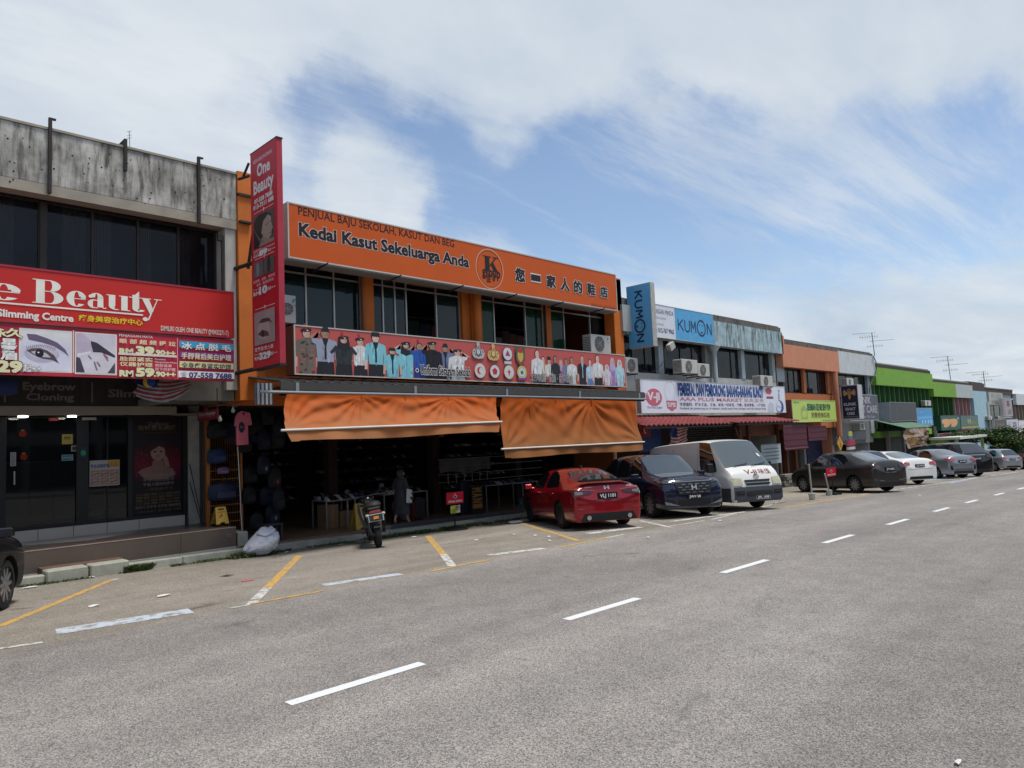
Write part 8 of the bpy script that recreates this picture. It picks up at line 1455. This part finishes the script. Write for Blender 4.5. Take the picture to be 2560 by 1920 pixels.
Eg=[(0,1),(1,2),(2,3),(3,4),(4,5),(2,6),(6,7),(7,8),(8,9),(2,10),(10,11),(11,12),(12,13),(0,14),(14,15),(15,16),(16,17),(0,18),(18,19),(19,20),(20,21)]
skin_mesh('body',J,Eg,M_skin,pr_)
for s_,hx in((1,(.14,.28,.80*S)),(-1,(.05,-.23,.77*S))):
    for k in range(4):o0=(-.024+.016*k);ln=(.07,.08,.078,.06)[k];skin_mesh('finger',[(W3(hx[0]+o0,hx[1],hx[2]-.01),.010),(W3(hx[0]+o0,hx[1]+.004*s_,hx[2]-ln*.6),.009),(W3(hx[0]+o0,hx[1]-.02*s_,hx[2]-ln),.008)],[(0,1),(1,2)],M_skin,pr_,1)
    skin_mesh('thumb',[(W3(hx[0]+.02,hx[1],hx[2]+.01),.011),(W3(hx[0]+.045,hx[1]-.02*s_,hx[2]-.03),.010)],[(0,1)],M_skin,pr_,1)
M_dr=mat('charcoal_cloth',(.04,.042,.05),.85,var=.15,vs=9,bump=.3,bs=60)
def ringed(name,secs,m,parent,n=20,wob=.0):
    mb=MB();vs=[]
    for(f,s,z,rf,rs) in secs:
        for k in range(n):a=k*2*math.pi/n;q=1+wob*math.sin(a*5+z*9)*max(0,1-z);vs.append(W3(f+rf*q*math.cos(a),s+rs*q*math.sin(a),z))
    mb.add(vs,[(j*n+i,j*n+(i+1)%n,(j+1)*n+(i+1)%n,(j+1)*n+i) for j in range(len(secs)-1) for i in range(n)]+[list(range((len(secs)-1)*n,len(secs)*n))]);return mb.build(name,m,parent,smooth=True)
ringed('dress',[(.02,0,.30,.21,.25),(.015,0,.5,.19,.235),(.01,0,.72,.17,.215),(0,0,.90,.16,.20),(0,0,1.02,.135,.17),(.0,0,1.14,.135,.175),(.0,0,1.24,.13,.19),(.01,0,1.31,.09,.15),(.015,0,1.345,.065,.075)],M_dr,pr_,wob=.10)
for s_ in(-1,1):
    mb=MB();mb.cyl(W3(0,s_*.14,1.29),W3(-.01,s_*.235,1.02),.07,.085,n=12);mb.build('sleeve',M_dr,pr_,smooth=True)
M_hair=mat('greying_hair',(.05,.045,.04),.7,var=.3,vs=30)
ringed('hair',[(-.02,0,1.335,.06,.06),(-.01,0,1.38,.10,.098),(-.005,0,1.45,.115,.105),(.0,0,1.51,.11,.10),(.01,0,1.555,.075,.07),(.01,0,1.575,.02,.02)],M_hair,pr_)
ringed('face',[(.07,.0,1.37,.045,.05),(.075,0,1.43,.055,.072),(.08,0,1.49,.05,.072),(.075,0,1.53,.03,.05)],M_skin,pr_)
mb=MB();mb.prism([W3(.13,-.012,1.43),W3(.13,.012,1.43),W3(.12,0,1.475)],wdir.to_3d()*.02);mb.build('nose',M_skin,pr_)
mb=MB();mb.prism([W3(.122,-.05,1.39),W3(.122,.05,1.39),W3(.122,.055,1.44),W3(.122,-.055,1.44)],wdir.to_3d()*.012);mb.build('face_mask',mat('dark_mask',(.04,.035,.05),.7),pr_)
for s_ in(-1,1):
    mb=MB();mb.lathe(W3(.035,s_*.098,1.445),[(.005,-.012),(.03,-.006),(.028,.006),(.005,.012)],n=8,axis='X');mb.build('ear',M_skin,pr_)
    mb=MB();mb.cyl(W3(.126,s_*.03-.012,1.475),W3(.126,s_*.03+.012,1.475),.007,n=6);mb.build('eye',M_black,pr_)
for f,s,z,nm in((.24,.08,.0,'shoe'),(-.19,-.08,.03,'shoe')):mb=MB();c_=W3(f,s,z);e_=wdir*.12;n_=sd*.045;mb.prism([(c_.x-e_.x-n_.x,c_.y-e_.y-n_.y,c_.z),(c_.x+e_.x-n_.x,c_.y+e_.y-n_.y,c_.z),(c_.x+e_.x+n_.x,c_.y+e_.y+n_.y,c_.z),(c_.x-e_.x+n_.x,c_.y-e_.y+n_.y,c_.z)],(0,0,.05));mb.build(nm,mat('black_sandal',(.015,.015,.015),.5),pr_,bevel=.015)
tb=thing('tote_bag','white tote bag with dark print hanging from the shoulder of the walking person','bag',W3(0,.27,.7));cs=[(-.10,.62),(.13,.60),(.15,.98),(-.06,1.02)]
mb=MB();n_=0;P0=[W3(f,.245,z) for f,z in cs];mb.prism(P0,sd.to_3d()*.07,col=(.55,.55,.55));mb.build('bag_body',print_mat(),tb,bevel=.02)
mb=MB();mb.tube([W3(-.03,.25,1.0),W3(0,.17,1.33),W3(.06,.13,1.36),W3(.12,.25,.98)],.012,n=5,col=(.03,.03,.035));mb.build('strap',print_mat(),tb)
mb=MB();mb.prism([W3(.02,.318,.72),W3(.10,.318,.70),W3(.11,.318,.78),W3(.05,.318,.80)],sd.to_3d()*.004,col=(.03,.03,.03));mb.prism([W3(.06,.318,.86),W3(.12,.318,.85),W3(.10,.318,.92)],sd.to_3d()*.004,col=(.03,.03,.03));mb.build('printed_shape',print_mat(),tb)
rb=thing('handbag','dark red bag carried low in the left hand of the walking person','bag',W3(.03,-.25,.45));mb=MB();mb.prism([W3(-.10,-.30,.42),W3(.16,-.30,.42),W3(.13,-.30,.66),W3(-.06,-.30,.68)],sd.to_3d()*.10,col=(.10,.01,.03));mb.build('bag_body',print_mat(),rb,bevel=.03);mb=MB();mb.tube([W3(-.02,-.25,.66),W3(.03,-.24,.76),W3(.09,-.25,.66)],.008,n=5,col=(.06,.01,.02));mb.build('handle',print_mat(),rb)
# STREET THINGS
def notice_stand(label,basepx,board,low,X=None,name='notice_stand',base='disc'):
    g=ong(*basepx);X=g.x;t=thing(name,label,'notice stand',g);a,b=onx(board[0],board[3],X),onx(board[2],board[1],X)
    mb=MB();mb.cyl((X-.02,g.y,g.z),(X-.02,g.y,b.z-.05),.022,n=8);mb.build('post',M_blk,t)
    mb=MB()
    if base=='disc':mb.lathe((X,g.y,g.z),[(.34,0),(.36,.02),(.30,.05),(.05,.08)],n=20)
    else:mb.obox((X,g.y,g.z+.03),.55,.09,.06,rz=.6);mb.obox((X,g.y,g.z+.035),.09,.55,.06,rz=.6)
    mb.build('base',M_blk,t)
    ang=Vector((.0,1,0));mb=MB();mb.box(X-.015,X,a.y,b.y,a.z,b.z,col=(.46,.012,.03));mb.build('board',print_mat(),t)
    p=XP(0,0,X+.001);W,H=b.y-a.y,b.z-a.z;c=a.y+W/2;p.ring(c,a.z+H*.60,W*.10,H*.15,.012,(.5,.5,.5),14);p.ell(c,a.z+H*.60,W*.05,H*.09,(.05,.05,.2),n=10);p.poly([(c-W*.13,a.z+H*.62),(c-W*.05,a.z+H*.5),(c-W*.10,a.z+H*.75)],(.5,.42,.3));p.poly([(c+W*.13,a.z+H*.62),(c+W*.05,a.z+H*.5),(c+W*.10,a.z+H*.75)],(.5,.42,.3));p.rect(c-W*.02,a.z+H*.75,c+W*.02,a.z+H*.88,(.5,.42,.3))
    p.text('PETAK RIZAB',c-W*.40,a.z+H*.14,c+W*.40,a.z+H*.30,(.6,.58,.56),off=.03);p.build('print',t)
    if low:
        a,b=onx(low[0],low[3],X),onx(low[2],low[1],X);mb=MB();mb.box(X-.012,X+.002,a.y,b.y,a.z,b.z,col=(.5,.52,.48));q=mb.build('lower_board',print_mat(),t);W,H=b.y-a.y,b.z-a.z;p=XP(0,0,X+.003);p.rect(a.y,a.z,a.y+W*.62,b.z,(.40,.46,.05));p.ring(a.y+W*.72,a.z+H*.62,W*.24,H*.34,.02,(.25,.02,.04),18);p.text('P',a.y+W*.62,a.z+H*.45,a.y+W*.80,a.z+H*.80,(.03,.03,.03),off=.05)
        for k in range(3):p.rect(a.y+W*.08,a.z+H*(.12+.15*k),a.y+W*.5,a.z+H*(.2+.15*k),(.08,.12,.02))
        p.build('lower_print',t)
notice_stand('red reserved bay notice on a black post before the shoe shop',(1139,1324),(1117,1228,1158,1262),(1127,1262,1150,1284));notice_stand('red reserved bay notice on a black post before the gunmetal sedan',(2085,1237),(2067,1168,2089,1193),None,base='cross')
for k,(b0,top,bt,lb) in enumerate((((2031,1250),(2022,1160),1233,'taller thin pole standing in a concrete filled pail'),((2074,1239),(2062,1184),1225,'shorter leaning pole in a dirty pail'))):
    g=ong(*b0);t=thing('pole_in_bucket',lb,'pole',g);h=onx(b0[0],bt,g.x).z-g.z;mb=MB();mb.lathe(g,[(h*.42,0),(h*.52,h),(h*.45,h)],n=14);mb.build('pail',mat('dirty_pail',(.38,.37,.33),.8,var=.25,vs=12,streak=.3),t);tp=onx(top[0],top[1],g.x);mb=MB();mb.cyl((g.x,g.y,g.z+h*.7),tp,.028,n=8);mb.build('pole',mat('pale_pole',(.34,.33,.30),.5),t)
g=ong(1949,1258);t=thing('pole_stand','low thin metal stand with flat cross foot before the white van','stand',g);mb=MB();mb.box(g.x-.03,g.x+.03,g.y-.42,g.y+.42,g.z+.01,g.z+.04);mb.build('foot',mat('pale_pole'),t);mb=MB();mb.cyl(g,g+Vector((0,-.02,.35)),.012,n=6);mb.build('post',mat('pale_pole'),t)
g=ong(2104,1215);X=-15.6;c=onx(2101,1109,X);t=thing('road_sign','yellow diamond wheelchair sign on a post near the navy shutter','road sign',(X,c.y,gz(X,c.y)));r=(onx(2101,1091,X).z-onx(2101,1128,X).z)/2;mb=MB();mb.prism([(X,c.y-r,c.z),(X,c.y,c.z-r),(X,c.y+r,c.z),(X,c.y,c.z+r)],(-.02,0,0),col=(.55,.27,.01));mb.build('plate',print_mat(),t);mb=MB();mb.cyl((X-.04,c.y,gz(X,c.y)),(X-.04,c.y,c.z+r*.8),.03,n=8);mb.build('post',mat('grey_steel_post'),t)
p=XP(0,0,X+.001);k_=(.02,.02,.02);p.ring(c.y+.02,c.z-r*.22,r*.26,r*.26,.04,k_,16);p.line([(c.y-r*.1,c.z+r*.4),(c.y-.02,c.z),(c.y+r*.2,c.z-.02),(c.y+r*.3,c.z-r*.35)],.05,k_);p.ell(c.y-r*.12,c.z+r*.5,.05,.05,k_,n=10);p.build('symbol',t)
X=-16.1;t=thing('parking_notice','stack of yellow blue and red parking notices on a post','notice',onx(2130,1125,X))
for(x0,y0_,x1,y1_,cc) in((2121,1078,2130,1090,(.45,.42,.08)),(2121,1090,2131,1099,(.10,.14,.22)),(2117,1099,2137,1115,(.40,.03,.06)),(2118,1116,2138,1125,(.5,.5,.5))):a,b=onx(x0,y1_,X),onx(x1,y0_,X);mb=MB();mb.box(X-.03,X,a.y,b.y,a.z,b.z,col=cc);mb.build('board',print_mat(),t)
y=onx(2126,1110,X).y;mb=MB();mb.cyl((X-.05,y,gz(X,y)),(X-.05,y,onx(2126,1080,X).z),.03,n=8);mb.build('post',mat('grey_steel_post'),t)
X=-16.0;a,b=onx(1906,1162,X),onx(1951,1111,X);t=thing('notice_board','white hand written notice board standing beside the white van','notice board',(X,(a.y+b.y)/2,gz(X,a.y)));mb=MB();mb.box(X-.03,X,a.y,b.y,a.z,b.z,col=(.42,.47,.48));mb.build('board',print_mat(),t);p=XP(0,0,X+.001);[p.rect(a.y+.1+.15*(k%2),a.z+.2+.17*k,b.y-.2,a.z+.25+.17*k,(.12,.15,.18)) for k in range(4)];p.build('print',t);mb=MB();[mb.cyl((X-.02,q,gz(X,a.y)),(X-.02,q,b.z),.02,n=6) for q in(a.y,b.y)];mb.box(X-.03,X+.01,a.y-.03,b.y+.03,b.z,b.z+.05);mb.build('frame',mat('galvanised'),t)
t=thing('rubble_wall','low broken concrete wall with plants between the van and the gunmetal sedan','wall',onx(1978,1225,-15.7));rn=random.Random(9)
a,b=onx(1958,1210,-15.8),onx(2000,1208,-15.8)
for i in range(9):
    for j in range(4):y=a.y+(b.y-a.y)*i/9;z=gz(-15.8,y)+.16*j;mb=MB();mb.obox((-15.85+rn.uniform(-.04,.04),y+.1,z+.08),.3,(b.y-a.y)/9*.96,.155,rz=rn.uniform(-.05,.05));mb.build('stone',mat('rubble_%d'%(j%2),[(.13,.13,.11),(.22,.21,.17)][j%2],.9,var=.35,vs=6,streak=.4,bump=.6,dirt=(.05,.06,.03)),t,bevel=.02)
t=thing('storage_box','bright red box behind the white sedan','box',onx(2303,1165,-13.4));a,b=onx(2296,1165,-13.4),onx(2309,1143,-13.4);mb=MB();mb.box(-13.9,-13.4,a.y,b.y,a.z,b.z);mb.build('crate',mat('red_plastic'),t,bevel=.04);mb=MB();mb.box(-13.75,-13.55,(a.y+b.y)/2-.1,(a.y+b.y)/2+.1,gz(-13.6,a.y),a.z);mb.build('support',M_blk,t)
g=ong(655,1392);X0=g.x-.25;c0=onx(657,1358,X0);w_=(onx(700,1358,X0).y-onx(618,1358,X0).y);h_=onx(657,1322,X0).z-gz(X0,c0.y)
t=thing('sack','slumped white woven plastic sack tied at the corner of the kerb','sack',(X0,c0.y,gz(X0,c0.y)));bm=bmesh.new();bmesh.ops.create_icosphere(bm,subdivisions=5,radius=1)
from mathutils import noise as mn
for v in bm.verts:
    n_=v.co.copy();r=1+.10*mn.noise(n_*2.2)+.05*abs(mn.noise(n_*6+Vector((3,1,2))))-.035*abs(math.sin(9*n_.y+6*mn.noise(n_*3)))-.02*abs(mn.noise(n_*14));n_*=r
    z=(n_.z+1)/2;y=n_.y;pull=max(0,-y-.2);y=y-pull*.55+.38*(z-.35);zz_=max(0,z*(1-.55*pull));v.co=Vector((n_.x*.42*(1-.3*pull),y*w_*.40,zz_*h_*1.05))
me=bpy.data.meshes.new('sack_body');bm.to_mesh(me);bm.free();me.materials.append(mat('white_woven_plastic',(.50,.51,.56),.5,var=.12,vs=10,streak=.12,dirt=(.25,.25,.27),bump=.5,bs=35));me.polygons.foreach_set('use_smooth',[True]*len(me.polygons));o=bpy.data.objects.new('sack_body',me);COL.objects.link(o);o.parent=t
mb=MB();vs=[]
for k in range(22):a=k*2*math.pi/22;vs+=[(.10+.27*math.cos(a),.04+w_*.26*math.sin(a),h_*(.88+.09*math.sin(a))+.03*math.sin(3*a)),(.10+.22*math.cos(a),.04+w_*.21*math.sin(a),h_*(.95+.09*math.sin(a))+.03*math.sin(4*a)),(.10+.15*math.cos(a),.04+w_*.15*math.sin(a),h_*.86)]
mb.add(vs,[(3*k+j,3*((k+1)%22)+j,3*((k+1)%22)+j+1,3*k+j+1) for k in range(22) for j in range(2)]);q=mb.build('sack_mouth',mat('white_woven_plastic'),t,local=True,smooth=True);q.parent=t
t=thing('stone_block','brown rough stone block half behind the white sack','stone',ong(690,1380));g=ong(690,1380);mb=MB();mb.obox((g.x-.25,g.y,g.z+.13),.34,.34,.28,rz=.3);mb.build('block',mat('brown_stone',(.17,.12,.09),.9,var=.4,vs=9,bump=.8),t,bevel=.04)
LT=['just behind the wheel of the near black crossover','at the kerb below the broken slab, left of a pair','at the kerb below the broken slab, right of a pair','in the middle of the first bay','between the first yellow line and the blue white band','beyond the first yellow bay line near the weeds','beside the weeds right of the white sack','on the asphalt between the sack and the motorcycle','just behind the motorcycle wheel','on the bay before the red notice post','in the empty bay left of the red car','on the third bay line left of the red car','between the yellow line and the red car, nearer the road','between the yellow line and the red car, nearer the kerb','behind the rear bumper of the red car','on the road edge behind the midnight blue suv','on the road edge before the white van','on the road before the gunmetal sedan','by the kerb right of the motorcycle','on the road beside the white sedan','alone on the near road surface at bottom right','under the kerb left of the motorcycle']
rn=random.Random(5)
for i,(x,y,s_) in enumerate([(75,1470,1.6),(216,1442,1.3),(228,1445,1.1),(408,1491,1.5),(232,1517,1.2),(404,1417,.8),(717,1382,.8),(852,1363,1.),(935,1361,.9),(1190,1352,.8),(1285,1338,.8),(1338,1340,.9),(1373,1353,.8),(1372,1343,.6),(1509,1329,.8),(1620,1345,.9),(1800,1303,.9),(2246,1229,1.2),(1035,1344,1.4),(2300,1240,.6),(2395,1912,.5),(828,1348,1.2)]):
    g=ong(x,y);t=thing('paper_scrap','small white scrap of litter '+LT[i],'litter',g,'scraps of litter on the asphalt');mb=MB();k=rn.randint(5,7);r=.07*s_;pts=[(g.x+r*rn.uniform(.5,1)*math.cos(a*6.28/k),g.y+r*1.4*rn.uniform(.5,1)*math.sin(a*6.28/k),g.z+.008+rn.uniform(0,.02)) for a in range(k)];mb.add(pts+[(g.x,g.y,g.z+.035)],[(a,(a+1)%k,k) for a in range(k)]);mb.build('scrap',mat('litter_white',(.55,.54,.50),.7),t)
g=ong(1298,1306);t=thing('plastic_bag','flattened white plastic sheet lying in the grass beside the red sedan','litter',g);mb=MB();n=12;vs=[]
for j in range(5):
    for i in range(n+1):vs.append((g.x+.12*(j-2)+.03*math.sin(i),g.y+.08*(i-n/2),g.z+.03+.05*abs(math.sin(i*1.3+j))*(1-abs(j-2)/3)))
mb.add(vs,[(j*(n+1)+i,j*(n+1)+i+1,(j+1)*(n+1)+i+1,(j+1)*(n+1)+i) for j in range(4) for i in range(n)]);mb.build('sheet',mat('pale_plastic',(.42,.45,.47),.3),t,smooth=True)
g=ong(618,1453);t=thing('paper_scrap','small pink scrap of paper on the bay asphalt','litter',g);mb=MB();mb.box(g.x-.05,g.x+.05,g.y-.09,g.y+.09,g.z+.003,g.z+.012);mb.build('scrap',mat('pink_paper',(.45,.08,.10),.7),t)
g=ong(568,1441);t=thing('leaf_litter','dark dried leaf on the bay asphalt','leaf',g);mb=MB();mb.add([(g.x-.05,g.y-.14,g.z+.01),(g.x+.05,g.y-.02,g.z+.02),(g.x+.03,g.y+.14,g.z+.01),(g.x-.06,g.y+.02,g.z+.025)],[(0,1,2,3)]);mb.build('leaf',mat('dark_leaf',(.02,.02,.015),.8),t)
def weeds(name,boxes,per,h0,h1,cols_,seed):
    rn=random.Random(seed);mb=MB()
    for(xa,xb,y0_,y1_,dn,hs) in boxes:
        for k in range(int(per*(y1_-y0_)*dn)):
            x,y=rn.uniform(xa,xb),rn.uniform(y0_,y1_)
            if mn.noise(Vector((x*2.3,y*1.9,0)))<-.12:continue
            z=gz(x,y)+.002;h=rn.uniform(h0,h1)*hs;a=rn.uniform(0,6.28);l_=rn.uniform(.3,1.1)*h;w_=rn.uniform(.006,.014);dx,dy=math.cos(a),math.sin(a)
            mb.add([(x-dy*w_,y+dx*w_,z),(x+dy*w_,y-dx*w_,z),(x+dx*l_*.5+dy*w_*1.3,y+dy*l_*.5-dx*w_*1.3,z+h*.7),(x+dx*l_,y+dy*l_,z+h)],[(0,1,2,3)],0,rn.choice(cols_))
    o=mb.build(name,print_mat('leaf_ink',.7),None);return props(o,'low green weeds and moss growing along the foot of the kerb','weeds',kind='stuff')
gc=[(.05,.08,.02),(.07,.11,.03),(.035,.055,.02),(.10,.12,.04)]
weeds('weeds',[(-16.16,-15.95,2.2,7.2,1.,.55),(-16.16,-15.6,6.9,7.9,2.2,1.3),(-16.16,-15.9,7.9,10.5,.6,.5),(-16.16,-15.75,10.5,15.2,1.3,.9),(-16.16,-15.6,11.8,14.6,1.4,.9),(-16.16,-16.0,15,32,.4,.7),(-16.18,-15.98,4.8,5.4,3,1.6)],420,.03,.10,gc,4)
# TREE
def leafy(label,c,rx,ry,rz_,n,seed,leaf=.22,trunk=True,name='tree',cat='tree',flat=.75):
    rn=random.Random(seed);g=gz(c.x,c.y);t=thing(name,label,cat,(c.x,c.y,g));M=mat('bark',(.10,.075,.055),.9,var=.2)
    if trunk:
        mb=MB();mb.cyl((c.x,c.y,g),(c.x,c.y+.2,c.z-rz_*.3),.18,.11,n=8)
        for k in range(7):a=k*.9;e=Vector((c.x+rx*.6*math.cos(a),c.y+ry*.6*math.sin(a),c.z+rn.uniform(-.2,.4)*rz_));mb.cyl((c.x,c.y+.2,c.z-rz_*.5),e,.07,.03,n=5)
        mb.build('trunk',M,t)
    cl=[(Vector((c.x+rn.uniform(-1,1)*rx,c.y+rn.uniform(-1,1)*ry,c.z+rn.uniform(-.6,.9)*rz_)),rn.uniform(.22,.42)) for _ in range(34)];cl=[q for q in cl if((q[0].x-c.x)/rx)**2+((q[0].y-c.y)/ry)**2+((q[0].z-c.z)/rz_)**2<1.15]
    mb=MB();cc=[(.03,.06,.016),(.04,.08,.02),(.06,.11,.025),(.02,.04,.012),(.09,.14,.035)]
    for _ in range(n):
        q,r=rn.choice(cl);d=Vector((rn.gauss(0,1),rn.gauss(0,1),rn.gauss(0,.6))).normalized()*rn.random()**.4;p0=q+Vector((d.x*r*rx,d.y*r*ry,d.z*r*rz_*1.1));u=Vector((rn.gauss(0,1),rn.gauss(0,1),rn.gauss(0,.5))).normalized();v=u.cross(Vector((rn.gauss(0,.4),rn.gauss(0,.4),1))).normalized();s=leaf*rn.uniform(.6,1.2);mb.add([p0,p0+u*s*.5+v*s*.24,p0+u*s,p0+u*s*.5-v*s*.24],[(0,1,2,3)],0,rn.choice(cc))
    mb.build('crown',print_mat('leaf_ink',.7),t);return t
c=onx(2508,1101,-13.6);d_=c.length;leafy('low spreading bushy green tree at the far end of the parked cars',c,2.4,d_*.030,d_*.0155,7000,3,.26)
c=onx(2404,1096,-15.4);leafy('small dark shrub between the numeral signs and the green stall',c,.9,.9,.6,1600,8,.16,name='shrub',cat='shrub')
